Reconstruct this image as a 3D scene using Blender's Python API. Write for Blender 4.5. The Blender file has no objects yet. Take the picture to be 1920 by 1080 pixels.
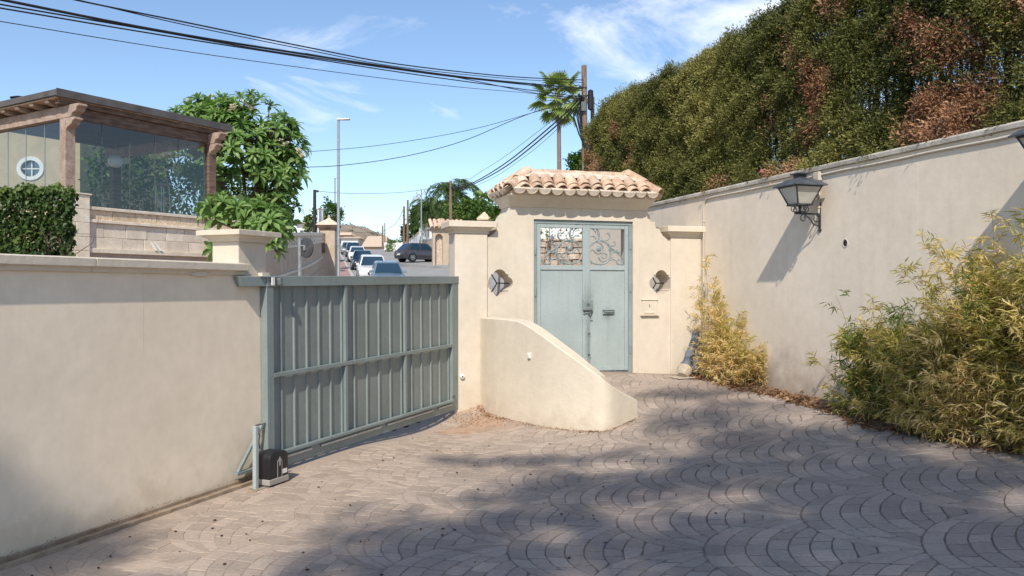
import bpy, bmesh, math, random
import numpy as np
from mathutils import Vector, Matrix, noise
from mathutils.geometry import tessellate_polygon

random.seed(7)
RNG = np.random.default_rng(7)
R = math.radians
scene = bpy.context.scene
COL = scene.collection

# ------------------------------------------------------------------ camera, sky, sun, exposure
F, CX, CY, EYE = 1500.0, 960.0, 540.0, 1.75
cam_d = bpy.data.cameras.new('camera')
cam = bpy.data.objects.new('camera', cam_d)
COL.objects.link(cam)
cam.location = (0, 0, EYE)
cam.rotation_euler = (R(90), 0, 0)
cam_d.sensor_width = 36.0
cam_d.lens = 36.0 * F / 1920.0
cam_d.clip_start = 0.05
cam_d.clip_end = 4000
scene.camera = cam

SUN = Vector((-0.153, -1.058, 1.0)).normalized()
SUN_EL = math.asin(SUN.z)
SUN_ROT = math.atan2(SUN.x, SUN.y)

world = bpy.data.worlds.new('World')
scene.world = world
world.use_nodes = True
wn, wl = world.node_tree.nodes, world.node_tree.links
wn.clear()
w_out = wn.new('ShaderNodeOutputWorld')
w_bg = wn.new('ShaderNodeBackground')
w_bg.inputs['Strength'].default_value = 0.104
sky = wn.new('ShaderNodeTexSky')
sky.sky_type = 'NISHITA'
sky.sun_disc = False
sky.sun_elevation = SUN_EL
sky.sun_rotation = SUN_ROT
sky.altitude = 100
sky.air_density = 1.0
sky.dust_density = 0.3
sky.ozone_density = 3.0
# thin wisps of cloud, laid on a flat layer high above (direction divided by its height)
w_tc = wn.new('ShaderNodeTexCoord')
w_sep = wn.new('ShaderNodeSeparateXYZ')
wl.new(w_tc.outputs['Generated'], w_sep.inputs[0])
w_add = wn.new('ShaderNodeMath'); w_add.operation = 'ADD'; w_add.inputs[1].default_value = 0.06
w_max = wn.new('ShaderNodeMath'); w_max.operation = 'MAXIMUM'; w_max.inputs[1].default_value = 0.03
wl.new(w_sep.outputs['Z'], w_add.inputs[0]); wl.new(w_add.outputs[0], w_max.inputs[0])
w_dx = wn.new('ShaderNodeMath'); w_dx.operation = 'DIVIDE'
w_dy = wn.new('ShaderNodeMath'); w_dy.operation = 'DIVIDE'
wl.new(w_sep.outputs['X'], w_dx.inputs[0]); wl.new(w_max.outputs[0], w_dx.inputs[1])
wl.new(w_sep.outputs['Y'], w_dy.inputs[0]); wl.new(w_max.outputs[0], w_dy.inputs[1])
w_cmb = wn.new('ShaderNodeCombineXYZ')
wl.new(w_dx.outputs[0], w_cmb.inputs['X']); wl.new(w_dy.outputs[0], w_cmb.inputs['Y'])
w_map = wn.new('ShaderNodeMapping')
w_map.inputs['Location'].default_value = (3.4, 12.0, 0)
w_map.inputs['Rotation'].default_value = (0, 0, R(-32))
w_map.inputs['Scale'].default_value = (1.0, 0.75, 1)
wl.new(w_cmb.outputs[0], w_map.inputs['Vector'])
w_n1 = wn.new('ShaderNodeTexNoise')
w_n1.inputs['Scale'].default_value = 1.55
w_n1.inputs['Detail'].default_value = 7
w_n1.inputs['Roughness'].default_value = 0.62
w_n1.inputs['Distortion'].default_value = 0.45
wl.new(w_map.outputs[0], w_n1.inputs['Vector'])
w_n2 = wn.new('ShaderNodeTexNoise')
w_n2.inputs['Scale'].default_value = 0.55
w_n2.inputs['Detail'].default_value = 2
wl.new(w_map.outputs[0], w_n2.inputs['Vector'])
w_mul = wn.new('ShaderNodeMath'); w_mul.operation = 'MULTIPLY'
wl.new(w_n1.outputs['Fac'], w_mul.inputs[0]); wl.new(w_n2.outputs['Fac'], w_mul.inputs[1])
w_ramp = wn.new('ShaderNodeMapRange')
w_ramp.inputs['From Min'].default_value = 0.30
w_ramp.inputs['From Max'].default_value = 0.47
w_ramp.inputs['To Max'].default_value = 0.82
wl.new(w_mul.outputs[0], w_ramp.inputs['Value'])
w_fade = wn.new('ShaderNodeMapRange')          # clouds thin out into the haze near the horizon
w_fade.inputs['From Min'].default_value = 0.05
w_fade.inputs['From Max'].default_value = 0.22
wl.new(w_sep.outputs['Z'], w_fade.inputs['Value'])
w_m2 = wn.new('ShaderNodeMath'); w_m2.operation = 'MULTIPLY'
wl.new(w_ramp.outputs[0], w_m2.inputs[0]); wl.new(w_fade.outputs[0], w_m2.inputs[1])
w_mix = wn.new('ShaderNodeMix'); w_mix.data_type = 'RGBA'
w_mix.inputs['B'].default_value = (8.0, 8.1, 8.3, 1)
wl.new(w_m2.outputs[0], w_mix.inputs['Factor'])
wl.new(sky.outputs[0], w_mix.inputs['A'])
wl.new(w_mix.outputs['Result'], w_bg.inputs['Color'])
wl.new(w_bg.outputs[0], w_out.inputs['Surface'])

sun_d = bpy.data.lights.new('sun', 'SUN')
sun_d.energy = 2.8
sun_d.angle = R(0.7)
sun_d.color = (1.0, 0.92, 0.80)
sun_o = bpy.data.objects.new('sun', sun_d)
COL.objects.link(sun_o)
sun_o.rotation_euler = SUN.to_track_quat('Z', 'Y').to_euler()
sun_o.location = (-5, -20, 25)

scene.view_settings.view_transform = 'Standard'
scene.view_settings.look = 'None'
scene.view_settings.gamma = 1
scene.view_settings.use_curve_mapping = False
scene.view_settings.exposure = 0.77
scene.cycles.max_bounces = 8
scene.cycles.transparent_max_bounces = 24
scene.cycles.use_denoising = True

# ------------------------------------------------------------------ materials
MATS = {}


def nd(nt, kind, **kw):
    n = nt.nodes.new(kind)
    for k, v in kw.items():
        if k in n.inputs:
            n.inputs[k].default_value = v
        else:
            setattr(n, k, v)
    return n


def pbsdf(name):
    m = bpy.data.materials.new(name)
    m.use_nodes = True
    nt = m.node_tree
    b = nt.nodes['Principled BSDF']
    MATS[name] = m
    return m, nt, b


def noisy(name, c1, c2, scale=3.0, rough=0.85, detail=6, bump=0.0, bscale=60.0, lo=0.35, hi=0.65, metal=0.0,
          spec=0.3, fine=0.0, fscale=90.0, objrand=0.0, stretch=None):
    """two-tone surface: large soft mottling, optional fine grain, optional bump and per-object shift"""
    m, nt, b = pbsdf(name)
    L = nt.links
    tc = nd(nt, 'ShaderNodeTexCoord')
    vec = tc.outputs['Object']
    if stretch:
        mp = nd(nt, 'ShaderNodeMapping')
        mp.inputs['Scale'].default_value = stretch
        L.new(vec, mp.inputs['Vector'])
        vec = mp.outputs[0]
    if objrand:
        oi0 = nd(nt, 'ShaderNodeObjectInfo')
        ad = nd(nt, 'ShaderNodeVectorMath', operation='ADD')
        cm = nd(nt, 'ShaderNodeMath', operation='MULTIPLY'); cm.inputs[1].default_value = 37.0
        L.new(oi0.outputs['Random'], cm.inputs[0])
        L.new(vec, ad.inputs[0]); L.new(cm.outputs[0], ad.inputs[1])
        vec = ad.outputs[0]
    n = nd(nt, 'ShaderNodeTexNoise', Scale=scale, Detail=detail, Roughness=0.6)
    L.new(vec, n.inputs['Vector'])
    mr = nd(nt, 'ShaderNodeMapRange')
    mr.inputs['From Min'].default_value = lo
    mr.inputs['From Max'].default_value = hi
    L.new(n.outputs['Fac'], mr.inputs['Value'])
    mx = nd(nt, 'ShaderNodeMix', data_type='RGBA')
    mx.inputs['A'].default_value = (*c1, 1)
    mx.inputs['B'].default_value = (*c2, 1)
    L.new(mr.outputs[0], mx.inputs['Factor'])
    col = mx.outputs['Result']
    if fine:
        f = nd(nt, 'ShaderNodeTexNoise', Scale=fscale, Detail=3)
        L.new(vec, f.inputs['Vector'])
        fr = nd(nt, 'ShaderNodeMapRange')
        fr.inputs['From Min'].default_value = 0.3; fr.inputs['From Max'].default_value = 0.7
        fr.inputs['To Min'].default_value = 1 - fine; fr.inputs['To Max'].default_value = 1 + fine
        L.new(f.outputs['Fac'], fr.inputs['Value'])
        ml = nd(nt, 'ShaderNodeVectorMath', operation='SCALE')
        L.new(col, ml.inputs[0]); L.new(fr.outputs[0], ml.inputs['Scale'])
        col = ml.outputs[0]
    if objrand:
        oi = nd(nt, 'ShaderNodeObjectInfo')
        orr = nd(nt, 'ShaderNodeMapRange')
        orr.inputs['To Min'].default_value = 1 - objrand; orr.inputs['To Max'].default_value = 1 + objrand
        L.new(oi.outputs['Random'], orr.inputs['Value'])
        ml2 = nd(nt, 'ShaderNodeVectorMath', operation='SCALE')
        L.new(col, ml2.inputs[0]); L.new(orr.outputs[0], ml2.inputs['Scale'])
        col = ml2.outputs[0]
    L.new(col, b.inputs['Base Color'])
    b.inputs['Roughness'].default_value = rough
    b.inputs['Metallic'].default_value = metal
    b.inputs['Specular IOR Level'].default_value = spec
    if bump:
        bn = nd(nt, 'ShaderNodeTexNoise', Scale=bscale, Detail=5)
        L.new(vec, bn.inputs['Vector'])
        bp = nd(nt, 'ShaderNodeBump', Strength=bump, Distance=0.01)
        L.new(bn.outputs['Fac'], bp.inputs['Height'])
        L.new(bp.outputs[0], b.inputs['Normal'])
    return m


def stucco(name, c, dirt, z0=0.0, z1=0.5, amount=0.5, streak=0.2, bump=0.35):
    """painted render: patchy tone, rain streaks, splashed dirt near its foot, hairline cracks"""
    m, nt, b = pbsdf(name)
    L = nt.links
    g = nd(nt, 'ShaderNodeNewGeometry')
    pos = g.outputs['Position']
    big = nd(nt, 'ShaderNodeTexNoise', Scale=1.1, Detail=5, Roughness=0.6)
    L.new(pos, big.inputs['Vector'])
    mx = nd(nt, 'ShaderNodeMix', data_type='RGBA')
    mx.inputs['A'].default_value = (c[0] * 0.945, c[1] * 0.94, c[2] * 0.93, 1)
    mx.inputs['B'].default_value = (c[0] * 1.05, c[1] * 1.05, c[2] * 1.055, 1)
    mr = nd(nt, 'ShaderNodeMapRange')
    mr.inputs['From Min'].default_value = 0.32; mr.inputs['From Max'].default_value = 0.68
    L.new(big.outputs['Fac'], mr.inputs['Value']); L.new(mr.outputs[0], mx.inputs['Factor'])
    # streaks: noise squeezed sideways, drawn out in height
    mp = nd(nt, 'ShaderNodeMapping')
    mp.inputs['Scale'].default_value = (6.5, 6.5, 0.35)
    L.new(pos, mp.inputs['Vector'])
    st = nd(nt, 'ShaderNodeTexNoise', Scale=1.0, Detail=5, Roughness=0.7)
    L.new(mp.outputs[0], st.inputs['Vector'])
    sr = nd(nt, 'ShaderNodeMapRange')
    sr.inputs['From Min'].default_value = 0.53; sr.inputs['From Max'].default_value = 0.80
    sr.inputs['To Max'].default_value = streak
    L.new(st.outputs['Fac'], sr.inputs['Value'])
    m2 = nd(nt, 'ShaderNodeMix', data_type='RGBA')
    m2.inputs['B'].default_value = (*dirt, 1)
    L.new(sr.outputs[0], m2.inputs['Factor']); L.new(mx.outputs['Result'], m2.inputs['A'])
    # foot dirt
    sx = nd(nt, 'ShaderNodeSeparateXYZ'); L.new(pos, sx.inputs[0])
    fn = nd(nt, 'ShaderNodeTexNoise', Scale=3.2, Detail=7, Roughness=0.68)
    L.new(pos, fn.inputs['Vector'])
    off = nd(nt, 'ShaderNodeMath', operation='MULTIPLY_ADD')
    off.inputs[1].default_value = 1.3; off.inputs[2].default_value = -0.65
    L.new(fn.outputs['Fac'], off.inputs[0])
    zz = nd(nt, 'ShaderNodeMath', operation='ADD')
    L.new(sx.outputs['Z'], zz.inputs[0]); L.new(off.outputs[0], zz.inputs[1])
    zr = nd(nt, 'ShaderNodeMapRange', interpolation_type='SMOOTHSTEP')
    zr.inputs['From Min'].default_value = z1; zr.inputs['From Max'].default_value = z0
    zr.inputs['To Min'].default_value = 0.0; zr.inputs['To Max'].default_value = amount
    L.new(zz.outputs[0], zr.inputs['Value'])
    m3 = nd(nt, 'ShaderNodeMix', data_type='RGBA')
    m3.inputs['B'].default_value = (*dirt, 1)
    L.new(zr.outputs[0], m3.inputs['Factor']); L.new(m2.outputs['Result'], m3.inputs['A'])
    # trowel blotches
    bl = nd(nt, 'ShaderNodeTexNoise', Scale=9.0, Detail=4, Roughness=0.55)
    L.new(pos, bl.inputs['Vector'])
    br = nd(nt, 'ShaderNodeMapRange')
    br.inputs['From Min'].default_value = 0.3; br.inputs['From Max'].default_value = 0.7
    br.inputs['To Min'].default_value = 0.955; br.inputs['To Max'].default_value = 1.04
    L.new(bl.outputs['Fac'], br.inputs['Value'])
    sc = nd(nt, 'ShaderNodeVectorMath', operation='SCALE')
    L.new(m3.outputs['Result'], sc.inputs[0]); L.new(br.outputs[0], sc.inputs['Scale'])
    L.new(sc.outputs[0], b.inputs['Base Color'])
    b.inputs['Roughness'].default_value = 0.92
    b.inputs['Specular IOR Level'].default_value = 0.15
    bn = nd(nt, 'ShaderNodeTexNoise', Scale=22.0, Detail=8, Roughness=0.6)
    L.new(pos, bn.inputs['Vector'])
    bp = nd(nt, 'ShaderNodeBump', Strength=bump, Distance=0.012)
    L.new(bn.outputs['Fac'], bp.inputs['Height'])
    L.new(bp.outputs[0], b.inputs['Normal'])
    return m


def leafy(name, c1, c2, c3=None, rough=0.55, trans=0.25):
    """leaf colour picked by the 'tint' number each leaf carries; some light passes through"""
    m, nt, b = pbsdf(name)
    L = nt.links
    at = nd(nt, 'ShaderNodeAttribute', attribute_name='tint')
    cr = nd(nt, 'ShaderNodeValToRGB')
    e = cr.color_ramp.elements
    e[0].color = (*c1, 1); e[1].color = (*(c3 or c2), 1)
    if c3:
        k = e.new(0.5); k.color = (*c2, 1)
    L.new(at.outputs['Fac'], cr.inputs['Fac'])
    L.new(cr.outputs['Color'], b.inputs['Base Color'])
    b.inputs['Roughness'].default_value = rough
    b.inputs['Specular IOR Level'].default_value = 0.25
    tr = nd(nt, 'ShaderNodeBsdfTranslucent')
    hs = nd(nt, 'ShaderNodeHueSaturation', Saturation=1.15, Value=1.3)
    L.new(cr.outputs['Color'], hs.inputs['Color']); L.new(hs.outputs[0], tr.inputs['Color'])
    ms = nd(nt, 'ShaderNodeMixShader'); ms.inputs[0].default_value = trans
    L.new(b.outputs[0], ms.inputs[1]); L.new(tr.outputs[0], ms.inputs[2])
    L.new(ms.outputs[0], nt.nodes['Material Output'].inputs['Surface'])
    return m


def plain(name, c, rough=0.6, metal=0.0, spec=0.5, coat=0.0):
    m, nt, b = pbsdf(name)
    b.inputs['Base Color'].default_value = (*c, 1)
    b.inputs['Roughness'].default_value = rough
    b.inputs['Metallic'].default_value = metal
    b.inputs['Specular IOR Level'].default_value = spec
    b.inputs['Coat Weight'].default_value = coat
    b.inputs['Coat Roughness'].default_value = 0.08
    return m


def glass(name, tint=(0.75, 0.8, 0.8), refl=0.12):
    m, nt, b = pbsdf(name)
    L = nt.links
    nt.nodes.remove(b)
    t = nd(nt, 'ShaderNodeBsdfTransparent'); t.inputs[0].default_value = (*tint, 1)
    g = nd(nt, 'ShaderNodeBsdfGlossy'); g.inputs['Roughness'].default_value = 0.015
    lw = nd(nt, 'ShaderNodeFresnel')
    gb = nd(nt, 'ShaderNodeNewGeometry')                # a thin pane: leaving it reflects as little as entering
    io = nd(nt, 'ShaderNodeMath', operation='MULTIPLY_ADD'); io.inputs[1].default_value = -0.8333; io.inputs[2].default_value = 1.5
    L.new(gb.outputs['Backfacing'], io.inputs[0]); L.new(io.outputs[0], lw.inputs['IOR'])
    ad = nd(nt, 'ShaderNodeMath', operation='ADD'); ad.inputs[1].default_value = refl
    ad.use_clamp = True
    L.new(lw.outputs[0], ad.inputs[0])
    ms = nd(nt, 'ShaderNodeMixShader')
    L.new(ad.outputs[0], ms.inputs[0]); L.new(t.outputs[0], ms.inputs[1]); L.new(g.outputs[0], ms.inputs[2])
    L.new(ms.outputs[0], nt.nodes['Material Output'].inputs['Surface'])
    return m


CREAM = (0.66, 0.545, 0.40)
stucco('stucco_left', (0.82, 0.70, 0.55), (0.50, 0.39, 0.26), 0.0, 0.35, 0.35, 0.06, 0.12)
stucco('stucco_front', (0.635, 0.56, 0.46), (0.42, 0.31, 0.18), 0.1, 0.7, 0.30, 0.22)
stucco('stucco_wing', (0.68, 0.60, 0.48), (0.36, 0.26, 0.17), -0.2, 0.35, 0.40, 0.12)
stucco('stucco_right', (0.735, 0.64, 0.522), (0.29, 0.225, 0.17), 0.35, 1.15, 0.66, 0.16, 0.2)
stucco('stucco_cap', (0.66, 0.58, 0.47), (0.34, 0.27, 0.19), -5, -4, 0.0, 0.25)
stucco('stucco_pink', (0.52, 0.45, 0.40), (0.3, 0.24, 0.2), -5, -4, 0.0, 0.2)
noisy('coping_stone', (0.36, 0.32, 0.27), (0.58, 0.54, 0.47), 5, bump=0.3, bscale=40, fine=0.15)
def painted_metal(name, c1, c2, dirt=0.25, rust=0.6, scale=2.0, rough=0.45):
    """old paint on steel: faded cloudy tone, grime run down it, a few rust freckles"""
    m = noisy(name, c1, c2, scale, rough=rough, spec=0.4, fine=0.05, fscale=35)
    nt = m.node_tree; L = nt.links; b = nt.nodes['Principled BSDF']
    src = b.inputs['Base Color'].links[0].from_socket
    tc = nd(nt, 'ShaderNodeTexCoord')
    mp = nd(nt, 'ShaderNodeMapping'); mp.inputs['Scale'].default_value = (22, 22, 1.1)
    L.new(tc.outputs['Object'], mp.inputs['Vector'])
    n1 = nd(nt, 'ShaderNodeTexNoise', Scale=1.0, Detail=5, Roughness=0.7); L.new(mp.outputs[0], n1.inputs['Vector'])
    r1 = nd(nt, 'ShaderNodeMapRange'); r1.inputs['From Min'].default_value = 0.5; r1.inputs['From Max'].default_value = 0.8
    r1.inputs['To Max'].default_value = dirt
    L.new(n1.outputs['Fac'], r1.inputs['Value'])
    x1 = nd(nt, 'ShaderNodeMix', data_type='RGBA'); x1.inputs['B'].default_value = (0.07, 0.075, 0.065, 1)
    L.new(r1.outputs[0], x1.inputs['Factor']); L.new(src, x1.inputs['A'])
    n2 = nd(nt, 'ShaderNodeTexNoise', Scale=9.0, Detail=8, Roughness=0.75); L.new(tc.outputs['Object'], n2.inputs['Vector'])
    r2 = nd(nt, 'ShaderNodeMapRange'); r2.inputs['From Min'].default_value = 0.69; r2.inputs['From Max'].default_value = 0.76
    r2.inputs['To Max'].default_value = rust
    L.new(n2.outputs['Fac'], r2.inputs['Value'])
    x2 = nd(nt, 'ShaderNodeMix', data_type='RGBA'); x2.inputs['B'].default_value = (0.16, 0.085, 0.05, 1)
    L.new(r2.outputs[0], x2.inputs['Factor']); L.new(x1.outputs['Result'], x2.inputs['A'])
    L.new(x2.outputs['Result'], b.inputs['Base Color'])
    return m


painted_metal('gate_paint', (0.195, 0.235, 0.232), (0.235, 0.28, 0.275), 0.30)
painted_metal('gate_sheet', (0.19, 0.22, 0.21), (0.235, 0.265, 0.255), 0.22, 0.35, 1.6, 0.5)
painted_metal('door_paint', (0.325, 0.38, 0.38), (0.385, 0.44, 0.437), 0.16, 0.4, 1.7)
painted_metal('door_frame_paint', (0.225, 0.28, 0.285), (0.28, 0.335, 0.338), 0.3, 0.6, 4)
noisy('scroll_iron', (0.15, 0.185, 0.19), (0.30, 0.36, 0.36), 30, rough=0.5, spec=0.4)
noisy('grimy_metal', (0.05, 0.055, 0.055), (0.17, 0.19, 0.19), 25, rough=0.5, spec=0.4)
plain('black_plastic', (0.012, 0.013, 0.017), 0.42)
plain('grey_plastic', (0.33, 0.31, 0.27), 0.5)
plain('white_plastic', (0.75, 0.74, 0.70), 0.45)
plain('silver_trim', (0.45, 0.45, 0.44), 0.35, 0.6)
noisy('galvanised', (0.30, 0.32, 0.33), (0.42, 0.44, 0.45), 14, rough=0.4, metal=0.5)
noisy('rail_steel', (0.23, 0.165, 0.11), (0.38, 0.30, 0.22), 9, rough=0.6, fine=0.2)
plain('black_iron', (0.018, 0.018, 0.02), 0.5)
noisy('lantern_iron', (0.025, 0.028, 0.032), (0.06, 0.068, 0.075), 14, rough=0.45)
noisy('lantern_roof', (0.06, 0.07, 0.085), (0.11, 0.12, 0.135), 9, rough=0.35)
noisy('frosted_pane', (0.40, 0.38, 0.33), (0.52, 0.50, 0.44), 4, rough=0.25, spec=0.5)
noisy('terracotta', (0.50, 0.30, 0.185), (0.66, 0.53, 0.41), 11, rough=0.9, objrand=0.22, fine=0.15, fscale=60, bump=0.3)
noisy('terracotta_pale', (0.50, 0.36, 0.25), (0.62, 0.53, 0.43), 16, rough=0.92, objrand=0.2, fine=0.2, fscale=50, bump=0.3)
noisy('roof_mortar', (0.56, 0.47, 0.37), (0.72, 0.64, 0.54), 5, rough=0.95, fine=0.1, bump=0.4, bscale=30)
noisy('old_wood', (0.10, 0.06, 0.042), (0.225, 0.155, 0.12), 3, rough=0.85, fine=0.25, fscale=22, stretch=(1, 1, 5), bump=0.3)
noisy('sunlit_wood', (0.28, 0.195, 0.15), (0.42, 0.32, 0.26), 4, rough=0.85, fine=0.2, fscale=25, bump=0.3)  # paler copy of old_wood; sunlight on the timber is put into its colour
noisy('pole_wood', (0.13, 0.085, 0.06), (0.27, 0.19, 0.14), 3, rough=0.9, fine=0.3, fscale=18, stretch=(4, 4, 0.4))
noisy('roof_felt', (0.075, 0.068, 0.066), (0.125, 0.115, 0.11), 3, rough=0.8, fine=0.15)
noisy('block_stone', (0.66, 0.56, 0.43), (0.80, 0.71, 0.58), 4, rough=0.85, objrand=0.10, fine=0.1, fscale=30, bump=0.2)
noisy('rough_block', (0.56, 0.42, 0.27), (0.76, 0.62, 0.46), 9, rough=0.9, objrand=0.12, fine=0.2, fscale=25, bump=0.6, bscale=20)
noisy('joint_dark', (0.10, 0.08, 0.06), (0.2, 0.16, 0.12), 6)
noisy('yellow_render', (0.42, 0.33, 0.19), (0.50, 0.40, 0.25), 2)
noisy('white_render', (0.70, 0.69, 0.66), (0.80, 0.79, 0.76), 2)
noisy('tan_render', (0.42, 0.325, 0.235), (0.52, 0.42, 0.32), 2, fine=0.1)
noisy('rubble_stone', (0.33, 0.25, 0.19), (0.55, 0.47, 0.39), 10, objrand=0.3, fine=0.2, fscale=40, bump=0.4)
noisy('asphalt', (0.27, 0.262, 0.25), (0.34, 0.33, 0.315), 0.4, rough=0.95, fine=0.12, fscale=20)
noisy('pink_pavement', (0.33, 0.20, 0.175), (0.42, 0.27, 0.235), 1.2, rough=0.9, fine=0.1)
noisy('kerb_stone', (0.40, 0.38, 0.35), (0.52, 0.50, 0.46), 3)
noisy('soil', (0.16, 0.105, 0.07), (0.27, 0.17, 0.105), 6, bump=0.5, fine=0.25)
noisy('earth', (0.22, 0.17, 0.11), (0.30, 0.24, 0.16), 0.02)
noisy('bark', (0.10, 0.075, 0.055), (0.20, 0.155, 0.12), 8, rough=0.95, bump=0.6, bscale=25)
noisy('palm_trunk', (0.16, 0.12, 0.095), (0.27, 0.21, 0.17), 6, rough=0.95, fine=0.25, stretch=(1, 1, 6))
noisy('cable_black', (0.012, 0.013, 0.016), (0.022, 0.023, 0.026), 5, rough=0.6)
noisy('conduit', (0.52, 0.46, 0.38), (0.60, 0.54, 0.46), 6)
noisy('bollard_blue', (0.085, 0.105, 0.135), (0.16, 0.185, 0.215), 7, rough=0.6, fine=0.2)
noisy('concrete', (0.38, 0.32, 0.25), (0.52, 0.45, 0.36), 12, rough=0.95, bump=0.5, fine=0.15)
glass('pane_glass', (0.80, 0.84, 0.85), 0.015)
glass('car_glass', (0.10, 0.14, 0.17), 0.16)
plain('globe_white', (0.88, 0.88, 0.87), 0.3)
plain('tyre_rubber', (0.015, 0.015, 0.016), 0.8)
plain('alloy', (0.45, 0.46, 0.47), 0.3, 0.7)
plain('tail_red', (0.28, 0.015, 0.02), 0.25)
plain('lamp_clear', (0.55, 0.57, 0.6), 0.12)
plain('paint_white', (0.74, 0.75, 0.76), 0.25, coat=0.6)
plain('paint_bluegrey', (0.20, 0.27, 0.33), 0.3, 0.3, coat=0.6)
plain('paint_navy', (0.02, 0.028, 0.045), 0.25, 0.2, coat=0.6)
plain('paint_grey', (0.075, 0.072, 0.085), 0.3, 0.4, coat=0.6)
plain('paint_silver', (0.32, 0.33, 0.35), 0.3, 0.5, coat=0.6)
leafy('hedge_leaf', (0.048, 0.062, 0.017), (0.185, 0.190, 0.054), (0.46, 0.41, 0.145), trans=0.25)
leafy('dry_leaf', (0.18, 0.09, 0.05), (0.42, 0.23, 0.13), (0.60, 0.39, 0.24), trans=0.2)
leafy('ivy_leaf', (0.022, 0.045, 0.012), (0.060, 0.105, 0.026), (0.16, 0.21, 0.06), rough=0.4)
leafy('frangipani_leaf', (0.065, 0.14, 0.035), (0.155, 0.265, 0.07), (0.32, 0.44, 0.16), rough=0.36, trans=0.35)
leafy('frangipani_flower', (0.7, 0.62, 0.40), (0.8, 0.75, 0.62))
leafy('bamboo_leaf', (0.13, 0.20, 0.045), (0.52, 0.45, 0.14), (0.85, 0.68, 0.38), rough=0.5, trans=0.5)
leafy('palm_leaf', (0.075, 0.135, 0.03), (0.17, 0.25, 0.06), (0.38, 0.42, 0.12), rough=0.45)
leafy('feather_leaf', (0.06, 0.115, 0.035), (0.11, 0.185, 0.06), (0.18, 0.25, 0.095))
leafy('bush_leaf', (0.035, 0.080, 0.016), (0.085, 0.155, 0.032), (0.17, 0.24, 0.06))
leafy('dark_leaf', (0.014, 0.03, 0.010), (0.030, 0.055, 0.016), (0.06, 0.09, 0.028))
leafy('litter_leaf', (0.16, 0.075, 0.035), (0.32, 0.17, 0.08), (0.46, 0.31, 0.17), trans=0.05)
M = MATS


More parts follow.
